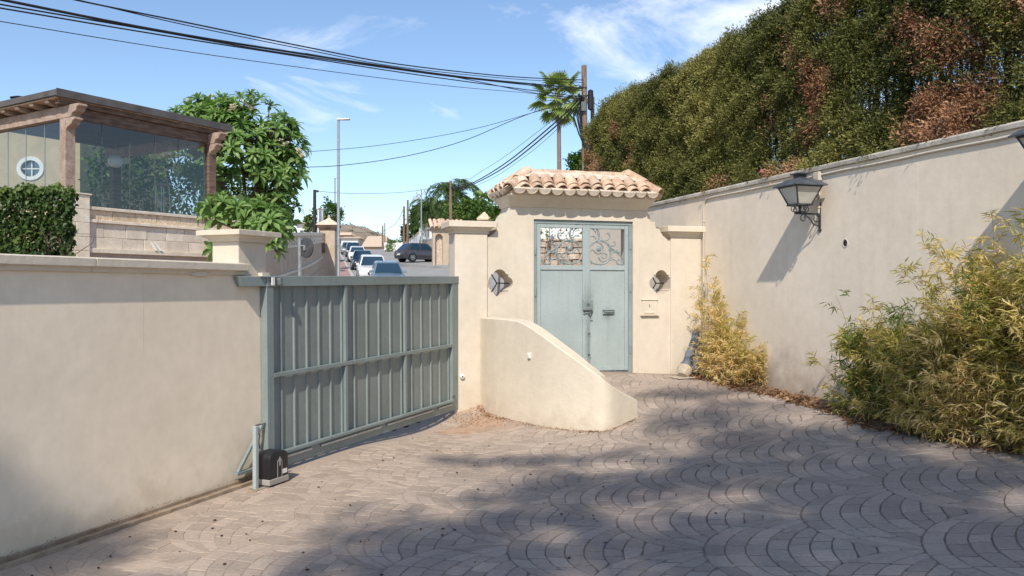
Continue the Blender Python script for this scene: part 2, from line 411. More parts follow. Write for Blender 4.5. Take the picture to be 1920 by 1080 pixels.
def paving_mats():
    """stamped paving: faded clay tone with worn, dusty patches; the joints fill up with dust on the gate side"""
    for name, top in (('paver', True), ('paver_bed', False)):
        m, nt, b = pbsdf(name)
        L = nt.links
        g = nd(nt, 'ShaderNodeNewGeometry')
        pos = g.outputs['Position']
        n1 = nd(nt, 'ShaderNodeTexNoise', Scale=0.75 if top else 2.6, Detail=6, Roughness=0.62)
        L.new(pos, n1.inputs['Vector'])
        r1 = nd(nt, 'ShaderNodeMapRange')
        r1.inputs['From Min'].default_value = 0.33; r1.inputs['From Max'].default_value = 0.68
        L.new(n1.outputs['Fac'], r1.inputs['Value'])
        mx = nd(nt, 'ShaderNodeMix', data_type='RGBA')
        if top:
            mx.inputs['A'].default_value = (0.30, 0.244, 0.208, 1)
            mx.inputs['B'].default_value = (0.415, 0.342, 0.287, 1)
        else:
            mx.inputs['A'].default_value = (0.125, 0.10, 0.088, 1)
            mx.inputs['B'].default_value = (0.27, 0.215, 0.18, 1)
        L.new(r1.outputs[0], mx.inputs['Factor'])
        # dust drifts toward the gate wall (signed distance from the wall line)
        dot = nd(nt, 'ShaderNodeVectorMath', operation='DOT_PRODUCT')
        dot.inputs[1].default_value = (0.917, -0.398, 0)
        L.new(pos, dot.inputs[0])
        n2 = nd(nt, 'ShaderNodeTexNoise', Scale=1.3, Detail=5, Roughness=0.65)
        L.new(pos, n2.inputs['Vector'])
        ma = nd(nt, 'ShaderNodeMath', operation='MULTIPLY_ADD')
        ma.inputs[1].default_value = 4.2
        L.new(n2.outputs['Fac'], ma.inputs[0]); L.new(dot.outputs['Value'], ma.inputs[2])
        dr = nd(nt, 'ShaderNodeMapRange', interpolation_type='SMOOTHSTEP')
        dr.inputs['From Min'].default_value = 0.6; dr.inputs['From Max'].default_value = -2.2
        dr.inputs['To Min'].default_value = 0.0 if top else 0.03
        dr.inputs['To Max'].default_value = 0.62 if top else 0.86
        L.new(ma.outputs[0], dr.inputs['Value'])
        m2 = nd(nt, 'ShaderNodeMix', data_type='RGBA')
        m2.inputs['B'].default_value = (0.43, 0.342, 0.268, 1)
        L.new(dr.outputs[0], m2.inputs['Factor']); L.new(mx.outputs['Result'], m2.inputs['A'])
        # reddish soil washed out beside the pillar and the gate end
        dv = nd(nt, 'ShaderNodeVectorMath', operation='DISTANCE')
        dv.inputs[1].default_value = (-0.35, 10.2, 0.1)
        L.new(pos, dv.inputs[0])
        da = nd(nt, 'ShaderNodeMath', operation='MULTIPLY_ADD')
        da.inputs[1].default_value = 2.6
        L.new(n2.outputs['Fac'], da.inputs[0]); L.new(dv.outputs['Value'], da.inputs[2])
        ds = nd(nt, 'ShaderNodeMapRange', interpolation_type='SMOOTHSTEP')
        ds.inputs['From Min'].default_value = 2.15; ds.inputs['From Max'].default_value = 1.5
        ds.inputs['To Max'].default_value = 0.55
        L.new(da.outputs[0], ds.inputs['Value'])
        m3 = nd(nt, 'ShaderNodeMix', data_type='RGBA')
        m3.inputs['B'].default_value = (0.40, 0.225, 0.135, 1)
        L.new(ds.outputs[0], m3.inputs['Factor']); L.new(m2.outputs['Result'], m3.inputs['A'])
        f = nd(nt, 'ShaderNodeTexNoise', Scale=34, Detail=5, Roughness=0.7)
        L.new(pos, f.inputs['Vector'])
        fr = nd(nt, 'ShaderNodeMapRange')
        fr.inputs['From Min'].default_value = 0.3; fr.inputs['From Max'].default_value = 0.7
        fr.inputs['To Min'].default_value = 0.86; fr.inputs['To Max'].default_value = 1.14
        L.new(f.outputs['Fac'], fr.inputs['Value'])
        sc = nd(nt, 'ShaderNodeVectorMath', operation='SCALE')
        L.new(m3.outputs['Result'], sc.inputs[0]); L.new(fr.outputs[0], sc.inputs['Scale'])
        col = sc.outputs[0]
        if top:
            at = nd(nt, 'ShaderNodeAttribute', attribute_name='tint')
            tr = nd(nt, 'ShaderNodeMapRange')
            tr.inputs['To Min'].default_value = 0.84; tr.inputs['To Max'].default_value = 1.12
            L.new(at.outputs['Fac'], tr.inputs['Value'])
            s2 = nd(nt, 'ShaderNodeVectorMath', operation='SCALE')
            L.new(col, s2.inputs[0]); L.new(tr.outputs[0], s2.inputs['Scale'])
            col = s2.outputs[0]
        L.new(col, b.inputs['Base Color'])
        b.inputs['Roughness'].default_value = 0.8
        b.inputs['Specular IOR Level'].default_value = 0.25
        bn = nd(nt, 'ShaderNodeTexNoise', Scale=28, Detail=6)
        L.new(pos, bn.inputs['Vector'])
        bp = nd(nt, 'ShaderNodeBump', Strength=0.4, Distance=0.01)
        L.new(bn.outputs['Fac'], bp.inputs['Height'])
        L.new(bp.outputs[0], b.inputs['Normal'])


paving_mats()


# ------------------------------------------------------------------ mesh helpers
class MB:
    """collects shapes into one mesh"""

    def __init__(self):
        self.v, self.f = [], []

    def add(self, vs, fs):
        n = len(self.v)
        self.v += [tuple(p) for p in vs]
        self.f += [tuple(i + n for i in q) for q in fs]
        return self

    def box(self, x0, x1, y0, y1, z0, z1):
        x0, x1 = min(x0, x1), max(x0, x1)
        y0, y1 = min(y0, y1), max(y0, y1)
        z0, z1 = min(z0, z1), max(z0, z1)
        return self.add([(x0, y0, z0), (x1, y0, z0), (x1, y1, z0), (x0, y1, z0),
                         (x0, y0, z1), (x1, y0, z1), (x1, y1, z1), (x0, y1, z1)],
                        [(0, 3, 2, 1), (4, 5, 6, 7), (0, 1, 5, 4), (1, 2, 6, 5), (2, 3, 7, 6), (3, 0, 4, 7)])

    def hexa(self, p):
        """8 corners: bottom ring then top ring"""
        return self.add(p, [(0, 3, 2, 1), (4, 5, 6, 7), (0, 1, 5, 4), (1, 2, 6, 5), (2, 3, 7, 6), (3, 0, 4, 7)])

    def tube(self, pts, r, n=8, cap=True):
        pts = [Vector(p) for p in pts]
        k = len(pts)
        rs = list(r) if hasattr(r, '__len__') else [r] * k
        t0 = (pts[1] - pts[0]).normalized()
        ref = Vector((0, 0, 1)) if abs(t0.z) < 0.9 else Vector((1, 0, 0))
        u = t0.cross(ref).normalized()
        vs = []
        for i, p in enumerate(pts):
            t = (pts[min(i + 1, k - 1)] - pts[max(i - 1, 0)])
            t = t.normalized() if t.length > 1e-9 else t0
            u = u - t * u.dot(t)
            u = u.normalized() if u.length > 1e-6 else t.orthogonal().normalized()
            w = t.cross(u)
            for j in range(n):
                a = 2 * math.pi * j / n
                vs.append(p + (u * math.cos(a) + w * math.sin(a)) * rs[i])
        fs = []
        for i in range(k - 1):
            for j in range(n):
                a, b2 = i * n + j, i * n + (j + 1) % n
                fs.append((a, b2, b2 + n, a + n))
        if cap:
            fs.append(tuple(range(n - 1, -1, -1)))
            fs.append(tuple((k - 1) * n + j for j in range(n)))
        return self.add(vs, fs)

    def lathe(self, prof, n=16, mat=None):
        """prof: list of (radius, z)"""
        vs = []
        for r_, z in prof:
            for j in range(n):
                a = 2 * math.pi * j / n
                p = Vector((r_ * math.cos(a), r_ * math.sin(a), z))
                vs.append(mat @ p if mat else p)
        k = len(prof)
        fs = []
        for i in range(k - 1):
            for j in range(n):
                a, b2 = i * n + j, i * n + (j + 1) % n
                fs.append((a, b2, b2 + n, a + n))
        fs.append(tuple(range(n - 1, -1, -1)))
        fs.append(tuple((k - 1) * n + j for j in range(n)))
        return self.add(vs, fs)

    def prism(self, outer, y0, y1, holes=()):
        """outline in local x-z, extruded from y0 (front) to y1 (back); holes go right through"""
        loops = [list(outer)] + [list(h) for h in holes]
        flat = [p for lp in loops for p in lp]
        tris = tessellate_polygon([[Vector((p[0], p[1], 0)) for p in lp] for lp in loops])
        n = len(flat)
        vs = [(p[0], y0, p[1]) for p in flat] + [(p[0], y1, p[1]) for p in flat]
        fs = []
        for t in tris:
            a, b2, c = (Vector(flat[i]) for i in t)
            cr = (b2 - a).cross(c - a) if False else (b2.x - a.x) * (c.y - a.y) - (b2.y - a.y) * (c.x - a.x)
            q = tuple(t) if cr > 0 else tuple(reversed(t))
            fs.append(q)
            fs.append(tuple(i + n for i in reversed(q)))
        o = 0
        for li, lp in enumerate(loops):
            k = len(lp)
            area = sum(lp[i][0] * lp[(i + 1) % k][1] - lp[(i + 1) % k][0] * lp[i][1] for i in range(k))
            ccw = area > 0
            if li:
                ccw = not ccw
            for i in range(k):
                a, b2 = o + i, o + (i + 1) % k
                fs.append((a, a + n, b2 + n, b2) if ccw else (b2, b2 + n, a + n, a))
            o += k
        return self.add(vs, fs)

    def loft_rect(self, x0, x1, y0, y1, prof, closed=True):
        """rectangular mouldings: prof = list of (outward offset, z)"""
        vs = []
        for o, z in prof:
            vs += [(x0 - o, y0 - o, z), (x1 + o, y0 - o, z), (x1 + o, y1 + o, z), (x0 - o, y1 + o, z)]
        fs = []
        for i in range(len(prof) - 1):
            for j in range(4):
                a, b2 = i * 4 + j, i * 4 + (j + 1) % 4
                fs.append((a, b2, b2 + 4, a + 4))
        if closed:
            fs.append((3, 2, 1, 0))
            k = (len(prof) - 1) * 4
            fs.append((k, k + 1, k + 2, k + 3))
        return self.add(vs, fs)

    def extrude_profile(self, prof, x0, x1, x0s=None):
        """prof: closed (y,z) loop, counter-clockwise seen from +x, swept from x0 to x1"""
        n = len(prof)
        vs = [(x0, p[0], p[1]) for p in prof] + [(x1, p[0], p[1]) for p in prof]
        fs = [(i, (i + 1) % n, (i + 1) % n + n, i + n) for i in range(n)]
        fs += [tuple(range(n - 1, -1, -1)), tuple(range(n, 2 * n))]
        return self.add(vs, fs)

    def xform(self, mat):
        self.v = [tuple(mat @ Vector(p)) for p in self.v]
        return self


def make_mesh(name, v, f, mat, bev=0.0, seg=1, smooth=0, weld=False):
    me = bpy.data.meshes.new(name)
    me.from_pydata(v, [], f)
    bm = bmesh.new()
    bm.from_mesh(me)
    if weld:
        bmesh.ops.remove_doubles(bm, verts=bm.verts, dist=1e-5)
    bmesh.ops.recalc_face_normals(bm, faces=bm.faces)
    if bev:
        ed = [e for e in bm.edges if len(e.link_faces) == 2 and e.calc_face_angle(0) > R(30)]
        bmesh.ops.bevel(bm, geom=ed, offset=bev, segments=seg, affect='EDGES', profile=0.5, clamp_overlap=True)
    bm.to_mesh(me)
    bm.free()
    if smooth:
        me.polygons.foreach_set('use_smooth', [True] * len(me.polygons))
        me.set_sharp_from_angle(angle=R(smooth))
    if mat:
        me.materials.append(mat)
    me.update()
    return me


def put(name, mb, mat, parent=None, bev=0.0, seg=1, smooth=0, weld=False, loc=None):
    me = mb if isinstance(mb, bpy.types.Mesh) else make_mesh(name, mb.v, mb.f, M[mat], bev, seg, smooth, weld)
    o = bpy.data.objects.new(name, me)
    COL.objects.link(o)
    if parent:
        o.parent = parent
    if loc:
        o.location = loc
    return o


def tag(o, label, cat, group=None, kind=None):
    o['label'] = label
    if cat:
        o['category'] = cat
    if group:
        o['group'] = group
    if kind:
        o['kind'] = kind
    return o


def thing(name, label, cat, loc=(0, 0, 0), rz=0.0, group=None, ry=0.0):
    o = bpy.data.objects.new(name, None)
    o.empty_display_size = 0.2
    COL.objects.link(o)
    o.location = loc
    o.rotation_euler = (0, ry, rz)
    return tag(o, label, cat, group)


def struct(o, label=None):
    o['kind'] = 'structure'
    if label:
        o['label'] = label
    return o


def copy_tree(o, parent=None):
    c = o.copy()
    COL.objects.link(c)
    if parent:
        c.parent = parent
    for ch in list(o.children):
        copy_tree(ch, c)
    return c


def fast_mesh(name, V, Fq, mat, tint=None, smooth=False):
    """big meshes straight from arrays; every face has the same number of corners"""
    me = bpy.data.meshes.new(name)
    nv, nf, k = len(V), len(Fq), Fq.shape[1]
    me.vertices.add(nv)
    me.vertices.foreach_set('co', np.asarray(V, dtype=np.float32).ravel())
    me.loops.add(nf * k)
    me.polygons.add(nf)
    me.loops.foreach_set('vertex_index', np.asarray(Fq, dtype=np.int32).ravel())
    me.polygons.foreach_set('loop_start', np.arange(0, nf * k, k, dtype=np.int32))
    me.polygons.foreach_set('loop_total', np.full(nf, k, dtype=np.int32))
    if smooth:
        me.polygons.foreach_set('use_smooth', np.ones(nf, dtype=bool))
    if tint is not None:
        at = me.attributes.new('tint', 'FLOAT', 'POINT')
        at.data.foreach_set('value', np.asarray(tint, dtype=np.float32))
    me.materials.append(M[mat])
    me.update(calc_edges=True)
    return me


def unit(a):
    return a / np.maximum(np.linalg.norm(a, axis=1, keepdims=True), 1e-9)


def leaves_mesh(name, C, D, N, length, width, mat, tint, fold=0.25):
    """C centres(base), D long axis, N facing; each leaf a folded diamond of two quads' worth (4 tris as 2 quads)"""
    n = len(C)
    D = unit(D)
    N = unit(N - D * np.sum(N * D, axis=1, keepdims=True))
    S = np.cross(D, N)
    Lh = np.asarray(length).reshape(-1, 1) * np.ones((n, 1))
    Wd = np.asarray(width).reshape(-1, 1) * np.ones((n, 1))
    base = C
    mid = C + D * Lh * 0.5
    tip = C + D * Lh - N * Lh * 0.10
    lft = C + D * Lh * 0.45 + S * Wd * 0.5 + N * Wd * fold
    rgt = C + D * Lh * 0.45 - S * Wd * 0.5 + N * Wd * fold
    V = np.stack([base, lft, tip, rgt], axis=1).reshape(-1, 3)
    idx = np.arange(n).reshape(-1, 1) * 4
    Fq = np.concatenate([idx + np.array([[0, 2, 1]]), idx + np.array([[0, 3, 2]])], axis=0)
    return fast_mesh(name, V, Fq, mat, np.repeat(np.asarray(tint), 4))


def rand_dirs(n):
    a = RNG.normal(size=(n, 3))
    return unit(a)


# pixel of the photograph -> place on a wall plane or at a depth
def at(px, py, Y):
    return Vector(((px - CX) / F * Y, Y, EYE - (py - CY) / F * Y))


class Frame:
    """upright plane: local x runs along it, local -y faces the court"""

    def __init__(self, ox, oy, dx, dy):
        self.o = Vector((ox, oy, 0))
        self.d = Vector((dx, dy, 0)).normalized()
        self.n = Vector((-self.d.y, self.d.x, 0))
        self.rz = math.atan2(self.d.y, self.d.x)

    def px(self, px, py, y=0.0):
        r = Vector(((px - CX) / F, 1, (CY - py) / F))
        o = self.o + self.n * y
        k = o.dot(self.n) / r.dot(self.n)
        p = r * k
        return (p - o).dot(self.d), EYE + p.z

    def w(self, x, y, z):
        p = self.o + self.d * x + self.n * y
        return Vector((p.x, p.y, z))

    def mat(self):
        return Matrix.Translation(self.o) @ Matrix.Rotation(self.rz, 4, 'Z')


FL = Frame(-3.20, 5.00, 0.398, 0.917)        # sliding gate and left wall
FD = Frame(-0.672, 10.73, 0.958, 0.287)      # front of the portal pillars
FR = Frame(2.79, 11.78, 0.287, -0.958)       # right wall
FG = Frame(-9.95, 18.0, 0.515, 0.857)        # glazed pergola on the left


def gate_z(x):
    return 0.0125 * x


# ------------------------------------------------------------------ the ground of the court: a gently warped sheet
_ctl = []
for x_ in (-2.5, 0, 2, 4, 6.2):
    p_ = FL.w(x_, 0, 0); _ctl.append((p_.x, p_.y, gate_z(x_)))
    p_ = FL.w(x_, 1.5, 0); _ctl.append((p_.x, p_.y, gate_z(x_)))
_ctl += [(0, -4, -0.05), (0, 0, -0.03), (0, 3, 0.01), (-0.6, 6.5, 0.02), (2, 3, 0.10), (4, 3, 0.30), (5.4, 3, 0.44), (3.4, 0, 0.22), (5, -3, 0.35)]
for s_ in (-0.5, 1.5, 3.5, 5.5, 8):
    p_ = FR.w(s_, 0, 0); _ctl.append((p_.x, p_.y, 0.485))
    p_ = FR.w(s_, 1.5, 0); _ctl.append((p_.x, p_.y, 0.49))
for x_ in (1.1, 1.6, 2.3, 3.0, 3.5):
    p_ = FD.w(x_, 0.05, 0); _ctl.append((p_.x, p_.y, 0.555 if x_ < 2.6 else 0.50))
    p_ = FD.w(x_, 1.4, 0); _ctl.append((p_.x, p_.y, 0.555))
WING = [(-0.42, 10.78, 0.09), (-0.30, 10.5, 0.09), (-0.088, 10.16, 0.09), (0.419, 9.52, 0.095), (0.884, 9.14, 0.11), (1.10, 9.10, 0.13), (1.353, 9.35, 0.17), (1.487, 9.49, 0.21)]
_ctl += [(x, y, z) for x, y, z in WING[1:]]
_ctl += [(1.9, 9.6, 0.27), (2.4, 8.6, 0.27), (3.0, 7.6, 0.33), (1.0, 7.6, 0.08)]
_P = np.array(_ctl)


def _tps(r2):
    return np.where(r2 > 1e-12, r2 * np.log(r2 + 1e-12), 0)


_n = len(_P)
_K = _tps(((_P[:, None, :2] - _P[None, :, :2]) ** 2).sum(-1)) + np.eye(_n) * 0.35
_A = np.zeros((_n + 3, _n + 3))
_A[:_n, :_n] = _K
_A[:_n, _n] = 1; _A[:_n, _n + 1:] = _P[:, :2]
_A[_n, :_n] = 1; _A[_n + 1:, :_n] = _P[:, :2].T
_W = np.linalg.solve(_A, np.concatenate([_P[:, 2], np.zeros(3)]))


def GZ(xy):
    xy = np.atleast_2d(np.asarray(xy, dtype=float))
    r2 = ((xy[:, None, :] - _P[None, :, :2]) ** 2).sum(-1)
    return _tps(r2) @ _W[:_n] + _W[_n] + xy @ _W[_n + 1:]


def gz(x, y):
    return float(GZ([(x, y)])[0])

# ------------------------------------------------------------------ setting: earth, court paving, street
def grid_sheet(name, xs, ys, fz, mat, kind='structure'):
    X, Y = np.meshgrid(xs, ys)
    Z = fz(X.ravel(), Y.ravel())
    V = np.stack([X.ravel(), Y.ravel(), Z], 1)
    nx, ny = len(xs), len(ys)
    i = np.arange((nx - 1) * (ny - 1))
    r, c = i // (nx - 1), i % (nx - 1)
    a = r * nx + c
    Fq = np.stack([a, a + 1, a + 1 + nx, a + nx], 1)
    o = put(name, fast_mesh(name, V, Fq, mat, smooth=True), None)
    o['kind'] = kind
    return o


def road_z(y):
    return np.where(y < 19.2, 0.0, 0.0) + np.log1p(np.exp((y - 19.2) / 3.0)) * 3.0 * 0.0715


def car_line(y):
    return -6.5 - 0.2308 * (y - 41.5)


ROAD_SLOPE = 0.05


def street_z(x, y):
    return road_z(y) + ROAD_SLOPE * (x - car_line(y))


earth = grid_sheet('ground', np.array([-1500, -300, -60, 0, 60, 300, 1500.]), np.array([-300, -40, 10, 30, 60, 100, 130, 200, 400, 1800.]),
                   lambda x, y: np.where(y < 15, -1.2, np.minimum(0.0715 * (y - 19.2), 6.5) - 1.6), 'earth')

PC = FL.w(0, 0, 0)


def court_mask(x, y):
    q = (x + 3.20) * 0.917 - (y - 5.0) * 0.398            # distance in front of the gate line
    s = (x - 2.79) * 0.287 - (y - 11.78) * 0.958          # along the right wall
    b = -((x - 2.79) * 0.958 + (y - 11.78) * 0.287)       # distance in front of the right wall
    f = -(-(x + 0.672) * 0.287 + (y - 10.73) * 0.958)     # distance in front of the portal
    return q, s, b, f


drive = thing('driveway', 'clay coloured stamped paving in fan pattern covering the walled court', None)
drive['kind'] = 'structure'
xs = np.arange(-9, 9.01, 0.12); ys = np.arange(-8, 13.0, 0.12)
X, Y = np.meshgrid(xs, ys)
q_, s_, b_, f_ = court_mask(X.ravel(), Y.ravel())
V = np.stack([X.ravel(), Y.ravel(), GZ(np.stack([X.ravel(), Y.ravel()], 1))], 1)
nx, ny = len(xs), len(ys)
i_ = np.arange((nx - 1) * (ny - 1)); r_, c_ = i_ // (nx - 1), i_ % (nx - 1)
a_ = r_ * nx + c_
Fq = np.stack([a_, a_ + 1, a_ + 1 + nx, a_ + nx], 1)
keep = (q_ > -0.45) & (b_ > -0.2) & (f_ > -0.25)
Fq = Fq[keep[Fq].all(axis=1)]
put('mortar_bed', fast_mesh('mortar_bed', V, Fq, 'paver_bed', smooth=True), None, drive)['kind'] = 'structure'


def bed_edge(s):
    """width of the planting strip in front of the right wall"""
    return 0.34 + 0.05 * math.sin(s * 1.9) + 0.03 * math.sin(s * 5.1) + 0.16 * max(0, min(1, (s - 2.6) / 1.5))


def pave():
    RR, dl = 0.63, 0.126
    B = np.array([-0.965, 0.262]); A = np.array([0.262, 0.965])
    rnd = random.Random(3)
    cells = []
    for j in range(-20, 21):
        for i in range(-14, 15):
            cc = np.array([0.6, 5.2]) + B * (j * RR) + A * ((2 * i + (j % 2)) * RR)
            if not (-5.5 < cc[0] < 8.5 and -1 < cc[1] < 14):
                continue
            for k in range(10):
                # arcs nested one behind the other, each shifted back from the tip of the fan
                def yt(x):
                    return math.sqrt(max(0, RR * RR - x * x)) - k * dl

                def yl(x):
                    ax = abs(x)
                    return -RR + math.sqrt(max(0, RR * RR - (RR - ax) ** 2))
                lo, hi = 0.0, RR
                if yt(0) < yl(0) + 0.01:
                    continue
                for _ in range(24):
                    md = (lo + hi) / 2
                    if yt(md) - yl(md) > 0.012:
                        lo = md
                    else:
                        hi = md
                xk = lo
                n = max(1, round(2 * xk / 0.170))
                ed = [-xk + 2 * xk * t / n for t in range(n + 1)]
                for t in range(1, n):
                    ed[t] += rnd.uniform(-0.026, 0.026)
                for t in range(n):
                    x0, x1 = ed[t] + 0.0105, ed[t + 1] - 0.0105
                    if x1 - x0 < 0.03:
                        continue
                    px = [x0 + (x1 - x0) * m_ / 3 for m_ in range(4)]
                    top, bot = [], []
                    for x in px:
                        a, b2 = yt(x) - 0.0038, max(yt(x) - dl + 0.0034, yl(x) + 0.0036)
                        if a - b2 < 0.004:
                            b2 = a - 0.004
                        top.append((x, a)); bot.append((x, b2))
                    poly = bot + top[::-1]
                    pts = [cc + A * (p[0] + rnd.uniform(-0.0028, 0.0028)) + B * (p[1] + rnd.uniform(-0.0028, 0.0028)) for p in poly]
                    cells.append(np.array(pts))
    out = []
    for P in cells:
        c = P.mean(0)
        q, s, b2, f = court_mask(c[0], c[1])
        if q < 0.10 or f < 0.06 or b2 < bed_edge(s) + 0.02 or c[1] < 1.2:
            continue
        out.append(P)
    # signed area orientation
    res = []
    zc = GZ(np.array([p.mean(0) for p in out]))
    allp = np.concatenate(out); zz = GZ(allp); o = 0
    for P, zm in zip(out, zc):
        z = zz[o:o + len(P)]; o += len(P)
        ar = 0.5 * np.sum(P[:, 0] * np.roll(P[:, 1], -1) - np.roll(P[:, 0], -1) * P[:, 1])
        if ar < 0:
            P, z = P[::-1], z[::-1]
        c = P.mean(0)
        dx, dy = c[0] / c[1] * F + CX, CY + (EYE - zm) / c[1] * F
        pix = abs(ar) * F * F / c[1] ** 3 * (EYE - zm)
        vis = -20 < dx < 1940 and dy < 1100
        res.append((pix if vis else 0, P, z, c, zm))
    res.sort(key=lambda t: -t[0])

    def cell_mesh(P, z, c):
        n = len(P)
        worn = noise.noise(Vector((c[0] * 0.8, c[1] * 0.8, 1.7))) * 0.5 + 0.5
        q = (c[0] + 3.2) * 0.917 - (c[1] - 5) * 0.398
        d = 0.0030 + 0.0048 * max(0, min(1, (q - 0.6) / 3.0 + (worn - 0.5) * 1.2))
        tilt = np.array([rnd.uniform(-1, 1), rnd.uniform(-1, 1)]) * 0.006
        zt = z + d + (P - c) @ tilt + rnd.uniform(-0.0012, 0.0012)
        Pi = c + (P - c) * (1 - 0.004 / max(0.02, np.linalg.norm(P - c, axis=1).mean()))
        v = [(a[0], a[1], b_ - 0.004) for a, b_ in zip(P, z)]
        v += [(a[0], a[1], b_) for a, b_ in zip(Pi, zt)]
        f = [tuple(range(n, 2 * n))] + [(i, (i + 1) % n, (i + 1) % n + n, i + n) for i in range(n)]
        return v, f
    for w, P, z, c, zm in res[:300]:
        v, f = cell_mesh(P, z, c)
        me = bpy.data.meshes.new('paver')
        me.from_pydata(v, [], f)
        me.materials.append(M['paver'])
        t = rnd.random()
        at_ = me.attributes.new('tint', 'FLOAT', 'POINT')
        at_.data.foreach_set('value', [t] * len(v))
        o = bpy.data.objects.new('paver', me)
        COL.objects.link(o); o.parent = drive
    mb = MB(); tint = []
    for w, P, z, c, zm in res[300:]:
        v, f = cell_mesh(P, z, c)
        mb.add(v, f); tint += [rnd.random()] * len(v)
    me = bpy.data.meshes.new('paving')
    me.from_pydata(mb.v, [], mb.f)
    at_ = me.attributes.new('tint', 'FLOAT', 'POINT')
    at_.data.foreach_set('value', tint)
    me.materials.append(M['paver'])
    o = bpy.data.objects.new('paving', me); COL.objects.link(o); o.parent = drive; o['kind'] = 'stuff'


pave()

# planting strip along the right wall
mb = MB()
ss = np.arange(-0.1, 9.0, 0.1)
rows = []
for s in ss:
    for k in range(6):
        y = -bed_edge(s) * (1 - k / 5.0) - (0.0 if k else 0.03)
        p = FR.w(s, y + 0.01, 0)
        rows.append((p.x, p.y, gz(p.x, p.y) + (0.028 * math.sin(k / 5 * math.pi) + 0.012 * noise.noise(Vector((s * 3, y * 6, 0))) + 0.006)))
fs = []
for i in range(len(ss) - 1):
    for k in range(5):
        a = i * 6 + k
        fs.append((a, a + 6, a + 7, a + 1))
mb.add(rows, fs)
struct(put('soil_strip', mb, 'soil', smooth=60))

# street, pavement and kerb outside the gate
ys = np.concatenate([np.arange(11.5, 60, 1.0), np.arange(60, 128, 4.0)])


def strip(name, x0, x1, z0, mat, n=6):
    vs, fs = [], []
    for y in ys:
        for k in range(n):
            x = car_line(y) + x0 + (x1 - x0) * k / (n - 1)
            vs.append((x, y, street_z(x, y) + z0))
    for i in range(len(ys) - 1):
        for k in range(n - 1):
            a = i * n + k
            fs.append((a, a + 1, a + n + 1, a + n))
    mb = MB().add(vs, fs)
    return struct(put(name, mb, mat, smooth=60))


strip('road', -1.25, 15, 0, 'asphalt', 10)
strip('pavement', -9, -1.45, 0.13, 'pink_pavement', 5)
mb = MB(); vs, fs = [], []
for y in ys:
    for xo, zo in ((-1.45, -0.1), (-1.45, 0.138), (-1.27, 0.138), (-1.25, -0.1)):
        x = car_line(y) + xo
        vs.append((x, y, street_z(x, y) + zo))
for i in range(len(ys) - 1):
    for k in range(3):
        a = i * 4 + k
        fs.append((a, a + 1, a + 5, a + 4))
struct(put('kerb', mb.add(vs, fs), 'kerb_stone'))

# ------------------------------------------------------------------ left boundary wall and gate pillar
XP0, _ = FL.px(447, 480, 0.08)
XP1, _ = FL.px(499, 480, 0.08)
WALL_T = 1.865
lw = thing('boundary_wall', 'long cream plastered wall with a flat moulded coping beside the sliding gate', 'wall', FL.w(0, 0, 0), FL.rz)
put('wall_body', MB().box(-9, XP1, 0.08, 0.38, -0.4, WALL_T), 'stucco_left', lw)
cap_prof = [(0.075, 0.0), (0.052, 0.002), (0.046, 0.036), (0.006, 0.040), (0.002, 0.100), (0.08, 0.108), (0.40, 0.108), (0.40, 0.0)]
prof = [(y, WALL_T - 0.004 + z) for y, z in cap_prof]
# coping slabs butt end to end with fine joints
x = -9.0
rnd = random.Random(5)
xe_cap = XP0 + 0.06
cuts = [-9.0, -6.6, -4.4, -2.2, FL.px(182, 485, 0.0)[0], xe_cap]
for i in range(len(cuts) - 1):
    put('coping', MB().extrude_profile(prof[::-1], cuts[i] + 0.002, cuts[i + 1] - (0.002 if i < len(cuts) - 2 else 0)), 'stucco_cap', lw, bev=0.004)
# patched plaster under the coping and a crack line
mb = MB()
for px0, px1, zz in ((0, 60, 0.03), (355, 392, 0.012)):
    a = FL.px(px0, 500, 0.07)[0]; b2 = FL.px(px1, 500, 0.07)[0]
    zc = WALL_T + zz
    out = []
    for k in range(14):
        t = 2 * math.pi * k / 14
        r2 = 1 + 0.25 * noise.noise(Vector((px0 * 0.1 + math.cos(t), math.sin(t), 2)))
        out.append(((a + b2) / 2 + math.cos(t) * (b2 - a) / 2 * r2, zc - 0.012 + math.sin(t) * 0.018 * r2))
    mb.prism(out, 0.043, 0.07)
put('plaster_patch', mb, 'stucco_cap', lw)
xc = FL.px(268, 600, 0.08)[0]
mb = MB()
pts = [(xc + 0.006 * noise.noise(Vector((0, 0, z * 3))), 0.0795, z) for z in np.linspace(1.25, WALL_T, 14)]
mb.tube(pts, 0.0011, 4)
put('crack', mb, 'conduit', lw)

gp = thing('gate_pillar', 'square cream pillar with moulded cap rising where the left wall meets the gate', 'pillar', FL.w(XP0, 0.08, WALL_T), FL.rz)
pw = XP1 - XP0
zt = EYE + (540 - 431) / F * (FL.w(XP0, 0.08, 0).y) - WALL_T
put('shaft', MB().box(0, pw, 0.0, 0.30, 0.0, zt - 0.10), 'stucco_front', gp, bev=0.006)
put('cap', MB().loft_rect(0, pw, 0, 0.30, [(0.0, zt - 0.102), (0.022, zt - 0.098), (0.026, zt - 0.074), (0.058, zt - 0.058), (0.062, zt - 0.046), (0.095, zt - 0.044), (0.097, zt - 0.004), (0.09, zt)]), 'stucco_cap', gp, smooth=30)

# ------------------------------------------------------------------ sliding gate
GA = -math.atan(0.0125)
sg = thing('sliding_gate', 'blue grey metal sliding gate of ribbed sheet in a welded frame', 'gate', FL.w(0, 0, 0), FL.rz, ry=GA)
